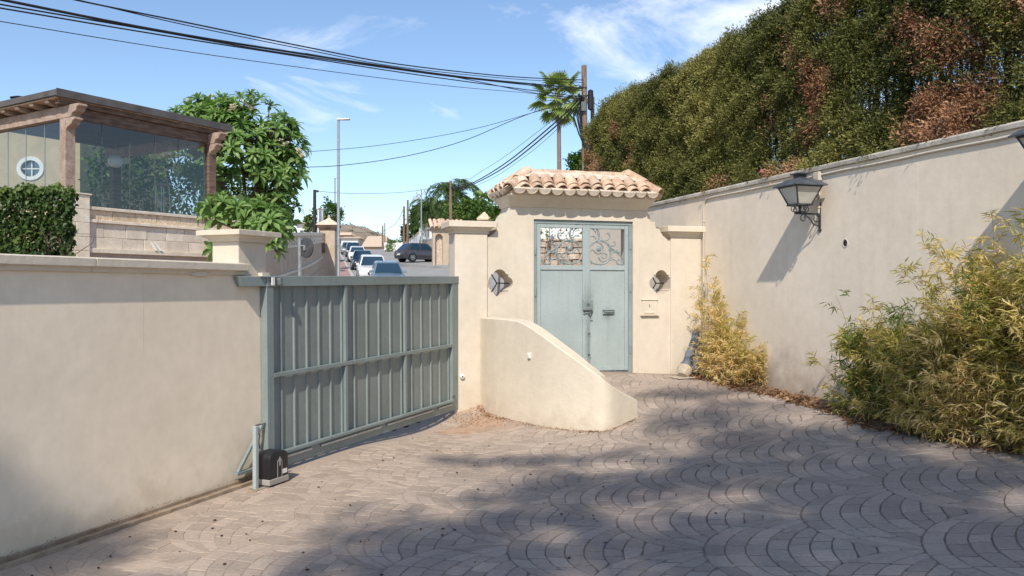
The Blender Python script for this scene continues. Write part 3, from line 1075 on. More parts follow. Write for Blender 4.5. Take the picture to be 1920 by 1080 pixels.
# local x positions of the uprights (front face of the gate, y = 0)
gx0 = FL.px(503, 700)[0]
gx1 = FL.px(516, 700)[0]
gxe = FL.px(862, 650)[0]
gxe0 = FL.px(849, 650)[0]
gm1 = FL.px(652, 600)[0]
gm2 = FL.px(763, 600)[0]
ZT = FL.px(600, 517.5)[1] - gate_z(FL.px(600, 517.5)[0])
ZTB = ZT - 0.098
ZB0 = 0.055
ZBT = 0.20
zm = FL.px(652, 681)[1] - gate_z(gm1)
put('frame_post', MB().box(gx0, gx1, 0.0, 0.07, ZB0, ZTB - 0.001), 'gate_paint', sg, bev=0.004)
put('frame_post', MB().box(gxe0, gxe, 0.0, 0.07, ZB0, ZTB - 0.001), 'gate_paint', sg, bev=0.004)
xtail = FL.px(452, 523)[0]
put('top_rail', MB().box(gx0 - 0.002, gxe, -0.006, 0.076, ZTB, ZT), 'gate_paint', sg, bev=0.004)
tail = MB().hexa([(xtail + 0.05, 0.0, ZTB + 0.004), (gx0 - 0.004, 0.0, ZTB + 0.004), (gx0 - 0.004, 0.07, ZTB + 0.004), (xtail + 0.05, 0.07, ZTB + 0.004),
                  (xtail, 0.0, ZT - 0.004), (gx0 - 0.004, 0.0, ZT - 0.004), (gx0 - 0.004, 0.07, ZT - 0.004), (xtail, 0.07, ZT - 0.004)])
put('rail_tail', tail, 'gate_paint', sg, bev=0.003)
put('bottom_rail', MB().box(gx1 + 0.001, gxe0 - 0.001, -0.004, 0.0345, ZB0, ZBT), 'gate_paint', sg, bev=0.004)
put('middle_rail', MB().box(gx1 + 0.001, gxe0 - 0.001, -0.002, 0.035, zm - 0.02, zm + 0.02), 'gate_paint', sg, bev=0.003)
for xm in (gm1, gm2):
    put('upright', MB().box(xm - 0.022, xm + 0.022, 0.002, 0.0345, ZBT + 0.001, zm - 0.0205), 'gate_paint', sg, bev=0.003)
    put('upright', MB().box(xm - 0.022, xm + 0.022, 0.002, 0.0345, zm + 0.0205, ZTB - 0.002), 'gate_paint', sg, bev=0.003)
# ribbed sheet: folded strips standing side by side, a raised rib closing each one
bays = [(gx1 - 0.01, gm1, 6), (gm1, gm2, 5), (gm2, gxe0 + 0.01, 5)]
for bi, (a, b2, n) in enumerate(bays):
    wv = (b2 - a) / n
    for z0, z1 in ((ZBT - 0.02, zm - 0.001), (zm + 0.001, ZTB + 0.02)):
        for k in range(n):
            xa = a + k * wv
            last = k == n - 1
            # rib rises 3 cm towards the court near the right edge of the strip
            rb = wv * 0.76
            prof = [(xa + 0.0008, 0.052), (xa + rb, 0.052), (xa + rb + 0.007, 0.036), (xa + rb + 0.024, 0.036), (xa + rb + 0.031, 0.052), (xa + wv - 0.0008, 0.052),
                    (xa + wv - 0.0008, 0.056), (xa + 0.0008, 0.056)]
            vs = [(p[0], p[1], z0) for p in prof] + [(p[0], p[1], z1) for p in prof]
            m_ = len(prof)
            fs = [(i, (i + 1) % m_, (i + 1) % m_ + m_, i + m_) for i in range(m_)]
            fs += [tuple(range(m_ - 1, -1, -1)), tuple(range(m_, 2 * m_))]
            put('sheet_strip', MB().add(vs, fs), 'gate_sheet', sg)
# toothed rack bolted along the bottom rail in three lengths, a bar above it
put('bottom_bar', MB().box(gx1 + 0.01, gxe0 - 0.01, -0.034, -0.005, ZBT - 0.024, ZBT + 0.006), 'gate_paint', sg, bev=0.004)
rx = [gx1 + 0.06, FL.px(582, 835)[0], FL.px(600, 835)[0], FL.px(712, 800)[0], FL.px(724, 800)[0], FL.px(810, 780)[0], FL.px(820, 775)[0], gxe0 - 0.05]
for k in range(0, 8, 2):
    put('gear_rack', MB().box(rx[k], rx[k + 1], -0.026, -0.0045, ZBT - 0.068, ZBT - 0.046), 'galvanised', sg, bev=0.002)
put('lock_stub', MB().box(gxe0 - 0.03, gxe0 + 0.03, -0.03, -0.005, ZBT + 0.03, ZBT + 0.055), 'grimy_metal', sg, bev=0.003)
# cantilever brace behind the post at the near foot
mb = MB()
mb.hexa([(gx0 - 0.36, 0.02, 0.121), (gx0 - 0.325, 0.02, 0.121), (gx0 - 0.325, 0.05, 0.121), (gx0 - 0.36, 0.05, 0.121),
         (gx0 - 0.035, 0.02, 0.50), (gx0 - 0.003, 0.02, 0.50), (gx0 - 0.003, 0.05, 0.50), (gx0 - 0.035, 0.05, 0.50)])
mb.box(gx0 - 0.38, gx0 - 0.004, 0.01, 0.06, 0.095, 0.12)
put('tail_brace', mb, 'gate_paint', sg, bev=0.002)

# roller guide that holds the top rail at the pillar
rg = thing('roller_guide', 'small roller bracket holding the top rail at the pillar', 'bracket', FL.w(XP1 - 0.04, 0, ZT), FL.rz)
put('plate', MB().box(-0.14, 0.10, -0.02, 0.078, 0.018, 0.027), 'galvanised', rg, bev=0.002)
put('mount', MB().box(-0.07, 0.03, 0.03, 0.078, 0.028, 0.06), 'stucco_cap', rg, bev=0.002)
put('clip', MB().box(-0.012, 0.028, -0.034, -0.022, -0.055, 0.017), 'white_plastic', rg, bev=0.002)
put('roller', MB().lathe([(0.0, -0.05), (0.026, -0.05), (0.03, -0.02), (0.026, 0.012), (0.0, 0.012)], 14, Matrix.Translation((0.085, -0.036, 0))), 'grimy_metal', rg, smooth=40)

# rail in the paving, along the foot of the wall
tr = thing('gate_track', 'rusty steel rail in the paving along the foot of the wall', 'rail', FL.w(0, 0, 0), FL.rz)
gxr = gx0 - 0.55
mb = MB()
for y0, y1, h in ((-0.055, -0.030, 0.030), (-0.029, 0.045, 0.012), (0.046, 0.066, 0.038)):
    n = 30
    vs = []
    for k in range(n + 1):
        xx = -9 + (gxr + 0.5 + 9) * k / n
        p = FL.w(xx, y0, 0); zb = gz(p.x, p.y)
        for yy, zz in ((y0, -0.03), (y1, -0.03), (y1, h), (y0, h)):
            vs.append((xx, yy, zb + zz))
    fs = []
    for k in range(n):
        for j in range(4):
            a, b2 = k * 4 + j, k * 4 + (j + 1) % 4
            fs.append((a, a + 4, b2 + 4, b2))
    fs += [(0, 1, 2, 3), (n * 4 + 3, n * 4 + 2, n * 4 + 1, n * 4)]
    mb.add(vs, fs)
put('rail', mb, 'rail_steel', tr, bev=0.002)

# gate motor and its post
mx0 = FL.px(485, 905, -0.16)[0]
mo = thing('gate_motor', 'black sliding gate motor box with grey trim at the near end of gate', 'motor', FL.w(mx0, -0.16, gz(*FL.w(mx0, -0.16, 0).xy)), FL.rz)
bw = FL.px(538, 890, -0.16)[0] - mx0
mw = 0.245
box = []
hz0, hz1 = 0.07, 0.295
for k in range(7):
    a = math.pi - math.pi / 2 * k / 6
    box.append((0.065 + 0.06 * math.cos(a) + 0.0, hz1 - 0.06 + 0.06 * math.sin(a)))
for k in range(7):
    a = math.pi / 2 - math.pi / 2 * k / 6
    box.append((mw - 0.06 + 0.06 * math.cos(a), hz1 - 0.06 + 0.06 * math.sin(a)))
box = [(0.005, hz0)] + box + [(mw, hz0)]
put('cover', MB().prism(box[::-1], -0.115, 0.045), 'black_plastic', mo, bev=0.012, seg=3, smooth=40)
put('base', MB().box(-0.004, mw + 0.010, -0.120, 0.05, 0.018, hz0 - 0.001), 'grey_plastic', mo, bev=0.006)
for xx in (0.01, mw - 0.03):
    put('foot', MB().box(xx, xx + 0.03, -0.10, 0.03, -0.01, 0.017), 'grimy_metal', mo)
xm = mw * 0.55
arch = []
for k in range(11):
    a = math.pi - math.pi * k / 10
    arch.append((xm + 0.028 * math.cos(a), -0.1165, 0.20 + 0.028 * math.sin(a)))
arch = [(xm - 0.028, -0.1165, 0.055)] + arch + [(xm + 0.028, -0.1165, 0.055)]
put('arch_trim', MB().tube(arch, 0.0032, 6), 'silver_trim', mo, smooth=40)
put('lock_lever', MB().prism([(xm - 0.006, 0.17), (xm + 0.006, 0.17), (xm + 0.012, 0.22), (xm, 0.25), (xm - 0.012, 0.22)], -0.1205, -0.1155), 'silver_trim', mo, bev=0.001)
put('release_door', MB().box(xm - 0.024, xm + 0.024, -0.1172, -0.1152, 0.08, 0.21), 'black_plastic', mo, bev=0.001)
put('sticker', MB().box(mw - 0.082, mw - 0.012, -0.1163, -0.1152, 0.092, 0.132), 'white_plastic', mo)

ppx = FL.px(482, 915, -0.19)[0]
pp = FL.w(ppx - 0.03, -0.20, 0)
st = thing('stop_post', 'pale blue square metal post standing beside the gate motor', 'post', (pp.x, pp.y, gz(pp.x, pp.y)), FL.rz)
ph = (915 - 795) / F * pp.y
put('shaft', MB().box(-0.019, 0.019, -0.019, 0.019, -0.02, ph), 'door_paint', st, bev=0.004)
put('end_stop', MB().box(0.0, 0.10, -0.012, 0.012, ph + 0.001, ph + 0.010), 'grimy_metal', st, bev=0.001)
put('wire', MB().tube([(0.028, 0, ph - 0.01), (0.045, 0, ph - 0.03), (0.035, 0, ph - 0.06), (0.055, 0, ph - 0.09), (0.04, 0, ph - 0.13), (0.05, 0.0, ph - 0.2), (0.045, 0, 0.36)], 0.005, 6), 'black_plastic', st, smooth=60)
put('base_plate', MB().box(-0.055, 0.075, -0.05, 0.05, -0.005, 0.012), 'rail_steel', st, bev=0.002)

# ------------------------------------------------------------------ portal: wall with shaped shoulders, pillars, tiled roof
YW = 0.028                                             # wall face sits back from the pillar fronts
WT = 0.42
pt = thing('portal', 'cream entrance portal with tiled roof, curved shoulders and two quatrefoil openings', 'gateway', FD.w(0, 0, 0), FD.rz)


def dpx(px, py, y=YW):
    return FD.px(px, py, y)


xL0 = FD.px(853, 600, 0)[0]
xL1 = FD.px(914, 600, 0)[0]
xR0 = FD.px(1258, 600, 0)[0]
xR1 = FD.px(1315, 600, 0)[0]
xa, zcor = dpx(956, 389)
xb, _ = dpx(1211, 394)
zcor = (zcor + dpx(1211, 394)[1]) / 2


def shoulder(pts):
    return [dpx(a, b) for a, b in pts]


lsh = shoulder([(954, 394), (950, 400), (946, 404), (943, 411), (937, 414), (934, 419), (933, 425), (930, 433), (925, 439), (919, 443), (914, 444.5)])
rsh = shoulder([(1255, 449.5), (1249, 447), (1243, 442), (1239, 436), (1236, 429), (1230, 428), (1228, 422), (1228, 416), (1220, 415), (1219, 409), (1216, 401), (1212, 397)])
dx0, dzt = dpx(1001, 412)
dx1, _ = dpx(1187, 413)
dzt = (dzt + dpx(1187, 414.5)[1]) / 2
DZ0 = 0.555


def quatrefoil(cx, cz, s=1.0):
    out = []
    n = 96
    for i in range(n):
        t = 2 * math.pi * i / n
        c, sn = math.cos(t), math.sin(t)
        best = 0.122 / max(abs(c), abs(sn))
        for k in range(4):
            ox, oz = 0.098 * math.cos(k * math.pi / 2), 0.098 * math.sin(k * math.pi / 2)
            dd = c * ox + sn * oz
            disc = dd * dd - (0.098 ** 2 - 0.092 ** 2)
            if disc > 0 and dd > 0:
                best = max(best, dd + math.sqrt(disc))
        out.append((cx + c * best * s, cz + sn * best * s))
    return out


q1 = dpx(937, 531)
q2 = dpx(1240, 531)
h1, h2 = quatrefoil(*q1), quatrefoil(*q2)
outer = [(xL1 - 0.1, -0.3), (dx0, -0.3), (dx0, dzt), (dx1, dzt), (dx1, -0.3), (xR0 + 0.1, -0.3), (xR0 + 0.1, rsh[0][1])] + rsh + \
        [(xb, zcor), (xa, zcor)] + lsh + [(xL1 - 0.1, lsh[-1][1])]
put('wall_body', MB().prism(outer, YW, YW + WT, [h1, h2]), 'stucco_front', pt, bev=0.004)

# low relief: pillars stand proud, with moulded caps
PD = 0.36


def cap_profile(zt, f=1.0):
    return [(0.0, zt - 0.165), (0.010, zt - 0.160), (0.014, zt - 0.128), (0.045, zt - 0.112), (0.055, zt - 0.088), (0.060, zt - 0.082), (0.098 * f, zt - 0.078), (0.10 * f, zt - 0.006), (0.094 * f, zt)]


zl = FD.px(880, 415, 0)[1]
zr = FD.px(1290, 425, 0)[1]
for nm, x0, x1, zt in (('pillar', xL0, xL1, zl), ('pillar', xR0, xR1 - 0.004, zr)):
    pl = put(nm, MB().box(x0, x1, 0, PD, -0.3, zt - 0.166), 'stucco_front', pt, bev=0.006)
    put('cap', MB().loft_rect(x0, x1, 0, PD, cap_profile(zt)), 'stucco_cap', pl, smooth=30)
# flared cornice
zc1 = dpx(1080, 368, -0.15)[1]
ch = zc1 - zcor
cp = [(0.0, zcor), (0.022, zcor + 0.004), (0.028, zcor + 0.018), (0.06, zcor + ch * 0.30), (0.115, zcor + ch * 0.62), (0.165, zcor + ch * 0.86), (0.175, zc1 - 0.012), (0.18, zc1)]
cn = MB().loft_rect(xa, xb, YW, YW + WT, cp)
SIDE = 0.42                                            # the flare is tighter at the two ends than in front
cn.v = [((xa + (p[0] - xa) * SIDE) if p[0] < xa else ((xb + (p[0] - xb) * SIDE) if p[0] > xb else p[0]), p[1], p[2]) for p in cn.v]
put('cornice', cn, 'stucco_cap', pt, smooth=40)

# hip roof: mortar body, pan and cover tiles on four eaves, hip and ridge tiles
ex0, ex1, ey0, ey1 = xa - 0.035, xb + 0.06, YW - 0.175, YW + WT + 0.175
ymid = (ey0 + ey1) / 2
zr_ = dpx(1080, 326, ymid)[1]
rx0 = dpx(990, 318, ymid)[0] + 0.02
rx1 = dpx(1172, 325, ymid)[0]
ze = zc1 + 0.001


def hip(x0, x1, y0, y1, z, xr0, xr1, zr, zb):
    v = [(x0, y0, zb), (x1, y0, zb), (x1, y1, zb), (x0, y1, zb), (x0, y0, z), (x1, y0, z), (x1, y1, z), (x0, y1, z),
         (xr0, (y0 + y1) / 2, zr), (xr1, (y0 + y1) / 2, zr)]
    f = [(3, 2, 1, 0), (0, 1, 5, 4), (1, 2, 6, 5), (2, 3, 7, 6), (3, 0, 4, 7), (4, 5, 9, 8), (5, 6, 9), (6, 7, 8, 9), (7, 4, 8)]
    return MB().add(v, f)


put('roof_bed', hip(ex0, ex1, ey0, ey1, ze + 0.045, rx0, rx1, zr_ - 0.03, ze), 'roof_mortar', pt)
sl = 0.30                                             # the mortar skin begins part way up, over the tile tops
mx_ = lambda a, b: a + (b - a) * sl
skin = MB()
n = 26
def _skin_face(p0, p1, r0, r1):
    """a slightly lumpy mortar sheet from the tile tops up to the ridge"""
    m = 6
    vs = []
    for j in range(m + 1):
        for i in range(n + 1):
            a = p0.lerp(p1, i / n); b2 = r0.lerp(r1, i / n)
            q = a.lerp(b2, j / m)
            q.z += 0.012 * noise.noise(q * 7)
            vs.append(q)
    skin.add(vs, [(j * (n + 1) + i, j * (n + 1) + i + 1, (j + 1) * (n + 1) + i + 1, (j + 1) * (n + 1) + i) for j in range(m) for i in range(n)])
E = [Vector((ex0, ey0, ze + 0.045)), Vector((ex1, ey0, ze + 0.045)), Vector((ex1, ey1, ze + 0.045)), Vector((ex0, ey1, ze + 0.045))]
K0, K1 = Vector((rx0, ymid, zr_)), Vector((rx1, ymid, zr_))
up = Vector((0, 0, 0.125))
TP = [K0, K1, K1, K0]
for i in range(4):
    a, b2 = E[i], E[(i + 1) % 4]
    ra, rb = TP[i], TP[(i + 1) % 4]
    _skin_face(a.lerp(ra, sl) + up, b2.lerp(rb, sl) + up, ra + Vector((0, 0, 0.035)), rb + Vector((0, 0, 0.035)))
put('mortar_skin', skin, 'roof_mortar', pt, smooth=40, weld=True)


def barrel(r0, r1, L, convex=True, t=0.013, n=7):
    """half-round clay tile along +y (up the slope), r0 at the lower end"""
    v = []
    for y, r in ((0, r0), (L, r1)):
        for rr in (r, r - t):
            for k in range(n):
                a = math.pi * k / (n - 1)
                z = math.sin(a) * rr * 0.92
                v.append((math.cos(a) * rr, y, z if convex else -z))
    f = []
    o0, i0, o1, i1 = 0, n, 2 * n, 3 * n
    for k in range(n - 1):
        f += [(o0 + k, o0 + k + 1, o1 + k + 1, o1 + k), (i0 + k, i1 + k, i1 + k + 1, i0 + k + 1),
              (o0 + k, i0 + k, i0 + k + 1, o0 + k + 1), (o1 + k, o1 + k + 1, i1 + k + 1, i1 + k)]
    f += [(o0, o1, i1, i0), (o0 + n - 1, i0 + n - 1, i1 + n - 1, o1 + n - 1)]
    return make_mesh('tile', v, f, M['terracotta'], smooth=50)


ME_COVER = barrel(0.086, 0.072, 0.21)
ME_PAN = barrel(0.088, 0.078, 0.34, convex=False)
ME_PAN.materials.clear(); ME_PAN.materials.append(M['terracotta_pale'])


def plug(r, L):
    """mortar filling of a pan mouth"""
    v = [(math.cos(math.pi * k / 8) * r, 0.006, -math.sin(math.pi * k / 8) * r * 0.92) for k in range(9)]
    v += [(x, L, z) for x, y, z in v]
    f = [tuple(range(9)), tuple(range(17, 8, -1))] + [(k, k + 9, k + 10, k + 1) for k in range(8)] + [(8, 17, 9, 0)]
    return make_mesh('mortar_plug', v, f, M['roof_mortar'])


ME_PLUG = plug(0.0745, 0.2)
ME_RIDGE = barrel(0.085, 0.075, 0.36)
rt = random.Random(11)


def lay(me, p, ydir, up_, name='tile', j=1.0):
    y = ydir.normalized()
    x = y.cross(up_).normalized()
    z = x.cross(y)
    mt = Matrix((x, y, z)).transposed().to_4x4()
    mt = Matrix.Translation(p) @ mt @ Matrix.Rotation(R(rt.uniform(-3, 3) * j), 4, 'Z') @ Matrix.Rotation(R(rt.uniform(-2.5, 2.5) * j), 4, 'X') @ Matrix.Rotation(R(rt.uniform(-4, 4) * j), 4, 'Y')
    o = bpy.data.objects.new(name, me)
    COL.objects.link(o); o.parent = pt
    o.matrix_basis = mt
    return o


def eave(a, b2, ra, rb, spacing, skip_ends=0.0):
    e = b2 - a
    L = e.length
    n = max(2, round(L / spacing))
    for k in range(n):
        t = (k + 0.5) / n
        p = a.lerp(b2, t)
        # slope straight up from the eave (perpendicular to it)
        ed = e.normalized()
        nv = Vector((-ed.y, ed.x, 0))
        run = 0.31
        rise = (zr_ - ze - 0.045)
        sdir = Vector((nv.x * (ymid - ey0), nv.y * (ymid - ey0), rise)).normalized()
        upv = Vector((-nv.x * rise, -nv.y * rise, ymid - ey0)).normalized()
        flat = (sdir * 0.72 + nv * 0.28).normalized()
        upf = Vector((0, 0, 1))
        pn = lay(ME_PAN, p - flat * (0.085 + rt.uniform(-0.008, 0.008)) + upv * 0.078, flat, upf)
        pk = bpy.data.objects.new('mortar_plug', ME_PLUG); COL.objects.link(pk); pk.parent = pn
        if k < n - 1 or skip_ends == 0:
            pc = a.lerp(b2, (k + 1.0) / n)
            if k == n - 1:
                continue
            lay(ME_COVER, pc - flat * (0.045 + rt.uniform(-0.012, 0.012)) + upv * 0.058, flat, upf)
            lay(ME_COVER, pc + sdir * (0.050 + rt.uniform(-0.015, 0.012)) + upv * 0.070, sdir, upv)


eave(E[0], E[1], K0, K1, 0.178)
eave(E[1], E[2], K1, K1, 0.178)
eave(E[2], E[3], K1, K0, 0.178)
eave(E[3], E[0], K0, K0, 0.178)
for i, kk in ((0, K0), (1, K1), (2, K1), (3, K0)):
    a = E[i] + Vector((0, 0, 0.035))
    dr = kk + Vector((0, 0, 0.0)) - a
    L = dr.length
    dn = dr.normalized()
    s = -0.09
    while s < L - 0.20:
        lay(ME_RIDGE, a + dn * s + Vector((0, 0, 0.035 + 0.012 * (s > 0.1))), dn, Vector((0, 0, 1)), j=0.8)
        s += 0.27
s = -0.06
while s < (K1 - K0).length - 0.1:
    lay(ME_RIDGE, K0 + Vector((s, 0, -0.028)), Vector((1, 0, 0.03)), Vector((0, 0, 1)), j=1.0)
    s += 0.245

# iron bars set in the quatrefoil openings
for (cx_, cz_), arcs in ((q1, True), (q2, False)):
    mb = MB()
    yb = YW + 0.20
    c = (cx_ + 0.015, yb, cz_)
    for ang in (0, 122, 238):
        a = R(ang)
        mb.tube([c, (c[0] + 0.24 * math.cos(a), yb, c[2] + 0.24 * math.sin(a))], 0.0085, 6)
    if arcs:
        for s_ in (1, -1):
            mb.tube([(c[0] - 0.085, yb, c[2] + s_ * 0.13), (c[0] - 0.125, yb, c[2] + s_ * 0.10), (c[0] - 0.16, yb, c[2] + s_ * 0.05), (c[0] - 0.175, yb, c[2])], 0.007, 6)
    put('window_bars', mb, 'black_iron', pt, smooth=40)

# letter box ledge in the wall, white buzzer
lx0, lz0 = dpx(1200, 592); lx1, lz1 = dpx(1234, 563)
lb = thing('letter_box', 'cream letter box recess with slot and small ledge beside the metal door', 'letter box', FD.w(lx0, YW, lz0), FD.rz)
w_ = lx1 - lx0; h_ = lz1 - lz0
put('plate', MB().box(0.022, w_ - 0.022, -0.014, 0.0, 0.012, h_), 'stucco_front', lb, bev=0.005)
put('ledge', MB().box(0, w_, -0.045, 0.0, 0, 0.011), 'stucco_cap', lb, bev=0.003)
put('top_trim', MB().box(0.014, w_ - 0.014, -0.026, 0.0, h_ + 0.001, h_ + 0.014), 'stucco_cap', lb, bev=0.003)
put('flap', MB().box(0.06, w_ - 0.06, -0.024, -0.0145, 0.032, 0.058), 'stucco_cap', lb, bev=0.003)
put('keyhole', MB().prism([(w_ / 2 - 0.006, h_ * 0.55), (w_ / 2 + 0.006, h_ * 0.55), (w_ / 2 + 0.003, h_ * 0.75), (w_ / 2 - 0.003, h_ * 0.75)], -0.0160, -0.0135), 'black_iron', lb)

# knob on the pillar foot beside the gate
kp = FD.px(867, 706, -0.03)
kn = thing('floodlight_eye', 'small white sensor knob on the pillar beside the gate end', 'sensor', FD.w(kp[0], 0, kp[1]), FD.rz)
put('body', MB().lathe([(0.0, 0), (0.03, 0.0), (0.036, 0.012), (0.032, 0.034), (0.018, 0.044), (0, 0.046)], 14, Matrix.Rotation(R(90), 4, 'X')), 'white_plastic', kn, smooth=40)
put('lens', MB().lathe([(0.0, 0.0462), (0.012, 0.0462), (0.0, 0.05)], 10, Matrix.Rotation(R(90), 4, 'X')), 'grimy_metal', kn)

# ------------------------------------------------------------------ double metal door with scrolled ironwork
dr = thing('metal_door', 'pale blue double metal door with scrolled ironwork in its upper openings', 'door', FD.w(0, YW + 0.03, 0), FD.rz)
DY = YW + 0.03


def d2(px, py, y=DY):
    return FD.px(px, py, y)


fw = 0.052
fx0, fx1, fzt = dx0 + 0.004, dx1 - 0.004, dzt - 0.004
zb = DZ0 + 0.005
fr = MB()
fr.box(fx0, fx0 + fw, 0, 0.06, zb - 0.02, fzt - fw - 0.001)
fr.box(fx1 - fw, fx1, 0, 0.06, zb - 0.02, fzt - fw - 0.001)
fr.box(fx0, fx1, 0, 0.06, fzt - fw, fzt)
put('frame', fr, 'door_frame_paint', dr, bev=0.004)
put('threshold', MB().box(fx0 + fw + 0.002, fx1 - fw - 0.002, 0.0, 0.055, zb - 0.04, zb + 0.008), 'grimy_metal', dr, bev=0.003)
xm_, _ = d2(1100, 560)
zmid = (d2(1045, 501)[1] + d2(1145, 502.5)[1]) / 2
zlo = zb + 0.012
zhi = fzt - fw - 0.005


def smooth_curve(pts, sub=6):
    P = [Vector(p) for p in pts]
    out = []
    for i in range(len(P) - 1):
        p0, p1, p2, p3 = P[max(i - 1, 0)], P[i], P[i + 1], P[min(i + 2, len(P) - 1)]
        for k in range(sub):
            t = k / sub
            out.append(0.5 * ((2 * p1) + (p2 - p0) * t + (2 * p0 - 5 * p1 + 4 * p2 - p3) * t * t + (3 * p1 - p0 - 3 * p2 + p3) * t ** 3))
    out.append(P[-1])
    return out


SCROLL = [
    (0.011, [(1040, 790), (1080, 830), (1150, 858), (1240, 862), (1330, 825), (1385, 735), (1390, 620), (1345, 525), (1265, 470), (1160, 468), (1080, 510), (1042, 580)]),
    (0.010, [(1040, 655), (1075, 615), (1110, 630), (1140, 668), (1195, 684), (1245, 650), (1262, 580), (1235, 520), (1170, 492), (1100, 510), (1050, 560)]),
    (0.009, [(1185, 735), (1215, 790), (1270, 818), (1325, 790)]),
    (0.009, [(1240, 700), (1265, 675), (1305, 680), (1325, 715), (1305, 755), (1262, 755), (1242, 725)]),
    (0.010, [(1392, 690), (1440, 655), (1510, 672), (1575, 735), (1603, 810), (1575, 862), (1520, 858), (1495, 815), (1515, 780), (1545, 800)]),
    (0.008, [(1385, 800), (1430, 775), (1480, 800), (1510, 835)]),
    (0.011, [(1385, 570), (1430, 605), (1490, 645), (1540, 655), (1555, 625)]),
    (0.010, [(1375, 545), (1430, 548), (1465, 525), (1470, 490), (1445, 482)]),
    (0.010, [(1270, 465), (1330, 455), (1372, 415), (1372, 362), (1340, 335), (1312, 352)]),
    (0.013, [(1045, 215), (1110, 215), (1165, 265), (1195, 345), (1180, 425), (1130, 475)]),
    (0.009, [(1060, 255), (1110, 275), (1150, 340)]),
    (0.009, [(1045, 395), (1100, 385), (1140, 420), (1150, 460)]),
    (0.009, [(1210, 470), (1235, 440), (1245, 410)]),
]


def scroll_pt(cx, cy, left):
    if left:
        cx = 872 - (cx - 1040) * 1.09
        cy = cy - 8
    return d2(990 + cx / 9.0, 400 + cy / 9.0, DY + 0.03)


for left in (True, False):
    if left:
        a, b2 = fx0 + fw + 0.004, xm_ - 0.003
    else:
        a, b2 = xm_ + 0.003, fx1 - fw - 0.004
    sw = 0.052
    lf = MB()
    lf.box(a, a + sw, 0.006, 0.05, zlo, zhi)
    lf.box(b2 - sw, b2, 0.006, 0.05, zlo, zhi)
    lf.box(a + sw + 0.0005, b2 - sw - 0.0005, 0.008, 0.05, zhi - 0.05, zhi)
    lf.box(a + sw + 0.0005, b2 - sw - 0.0005, 0.008, 0.05, zmid - 0.035, zmid + 0.03)
    lf.box(a + sw + 0.0005, b2 - sw - 0.0005, 0.008, 0.05, zlo, zlo + 0.06)
    leaf = put('leaf', lf, 'door_paint', dr, bev=0.004)
    put('panel', MB().box(a + sw + 0.001, b2 - sw - 0.001, 0.026, 0.034, zlo + 0.061, zmid - 0.036), 'door_paint', leaf, bev=0.0)
    mb = MB()
    for rr, pts in SCROLL:
        q = []
        for p in pts:
            x, z = scroll_pt(p[0], p[1], left)
            x = min(max(x, a + sw - 0.004), b2 - sw + 0.004)
            q.append((x, 0.03, z))
        sc_ = smooth_curve(q, 5)
        m_ = len(sc_)
        rad = [rr * (0.55 + 0.65 * math.sin(math.pi * min(1, i / (m_ - 1) * 0.8 + 0.15))) for i in range(m_)]
        mb.tube(sc_, rad, 6)
        if rr >= 0.011:                                # acanthus lobes along the thick stems
            for i in range(4, m_ - 3, 5):
                t = (sc_[i + 1] - sc_[i - 1]).normalized()
                nn = Vector((-t.z, 0, t.x)) * (1 if (i // 5) % 2 else -1)
                c0 = sc_[i]
                mb.tube([c0, c0 + nn * 0.022 + t * 0.012, c0 + nn * 0.030 + t * 0.030], [0.007, 0.008, 0.002], 5)
    bx, bz = scroll_pt(1190, 600, left)
    mb.lathe([(0.0, 0), (0.030, 0.0), (0.042, 0.008), (0.038, 0.018), (0.02, 0.026), (0.0, 0.028)], 14, Matrix.Translation((bx, 0.036, bz)) @ Matrix.Rotation(R(90), 4, 'X'))
    put('scrollwork', mb, 'scroll_iron', leaf, smooth=50)
    for py in (460, 540, 655) if not left else (470, 548):
        hx = (fx1 - fw * 0.5) if not left else (fx0 + fw * 0.5)
        hz = d2(1182 if not left else 1003, py)[1]
        put('hinge', MB().lathe([(0.0, -0.055), (0.011, -0.055), (0.011, 0.055), (0.0, 0.055)], 10, Matrix.Translation((hx, -0.008, hz))), 'door_frame_paint', leaf, smooth=40)
def smudge(matname, centre, spread, amount, tone=(0.06, 0.062, 0.055)):
    """hand grime rubbed into the paint round a handle (door coordinates)"""
    m = M[matname]; nt = m.node_tree; L = nt.links; b = nt.nodes['Principled BSDF']
    src = b.inputs['Base Color'].links[0].from_socket
    tc = nd(nt, 'ShaderNodeTexCoord')
    sb = nd(nt, 'ShaderNodeVectorMath', operation='SUBTRACT'); sb.inputs[1].default_value = (centre[0], 0, centre[1])
    L.new(tc.outputs['Object'], sb.inputs[0])
    sc = nd(nt, 'ShaderNodeVectorMath', operation='MULTIPLY'); sc.inputs[1].default_value = (1 / spread[0], 0, 1 / spread[1])
    L.new(sb.outputs[0], sc.inputs[0])
    ln = nd(nt, 'ShaderNodeVectorMath', operation='LENGTH'); L.new(sc.outputs[0], ln.inputs[0])
    no = nd(nt, 'ShaderNodeTexNoise', Scale=14.0, Detail=6, Roughness=0.7); L.new(tc.outputs['Object'], no.inputs['Vector'])
    ad = nd(nt, 'ShaderNodeMath', operation='MULTIPLY_ADD'); ad.inputs[1].default_value = 1.1
    L.new(no.outputs['Fac'], ad.inputs[0]); L.new(ln.outputs['Value'], ad.inputs[2])
    mr = nd(nt, 'ShaderNodeMapRange', interpolation_type='SMOOTHSTEP')
    mr.inputs['From Min'].default_value = 1.5; mr.inputs['From Max'].default_value = 0.5
    mr.inputs['To Max'].default_value = amount
    L.new(ad.outputs[0], mr.inputs['Value'])
    mx = nd(nt, 'ShaderNodeMix', data_type='RGBA'); mx.inputs['B'].default_value = (*tone, 1)
    L.new(mr.outputs[0], mx.inputs['Factor']); L.new(src, mx.inputs['A'])
    L.new(mx.outputs['Result'], b.inputs['Base Color'])


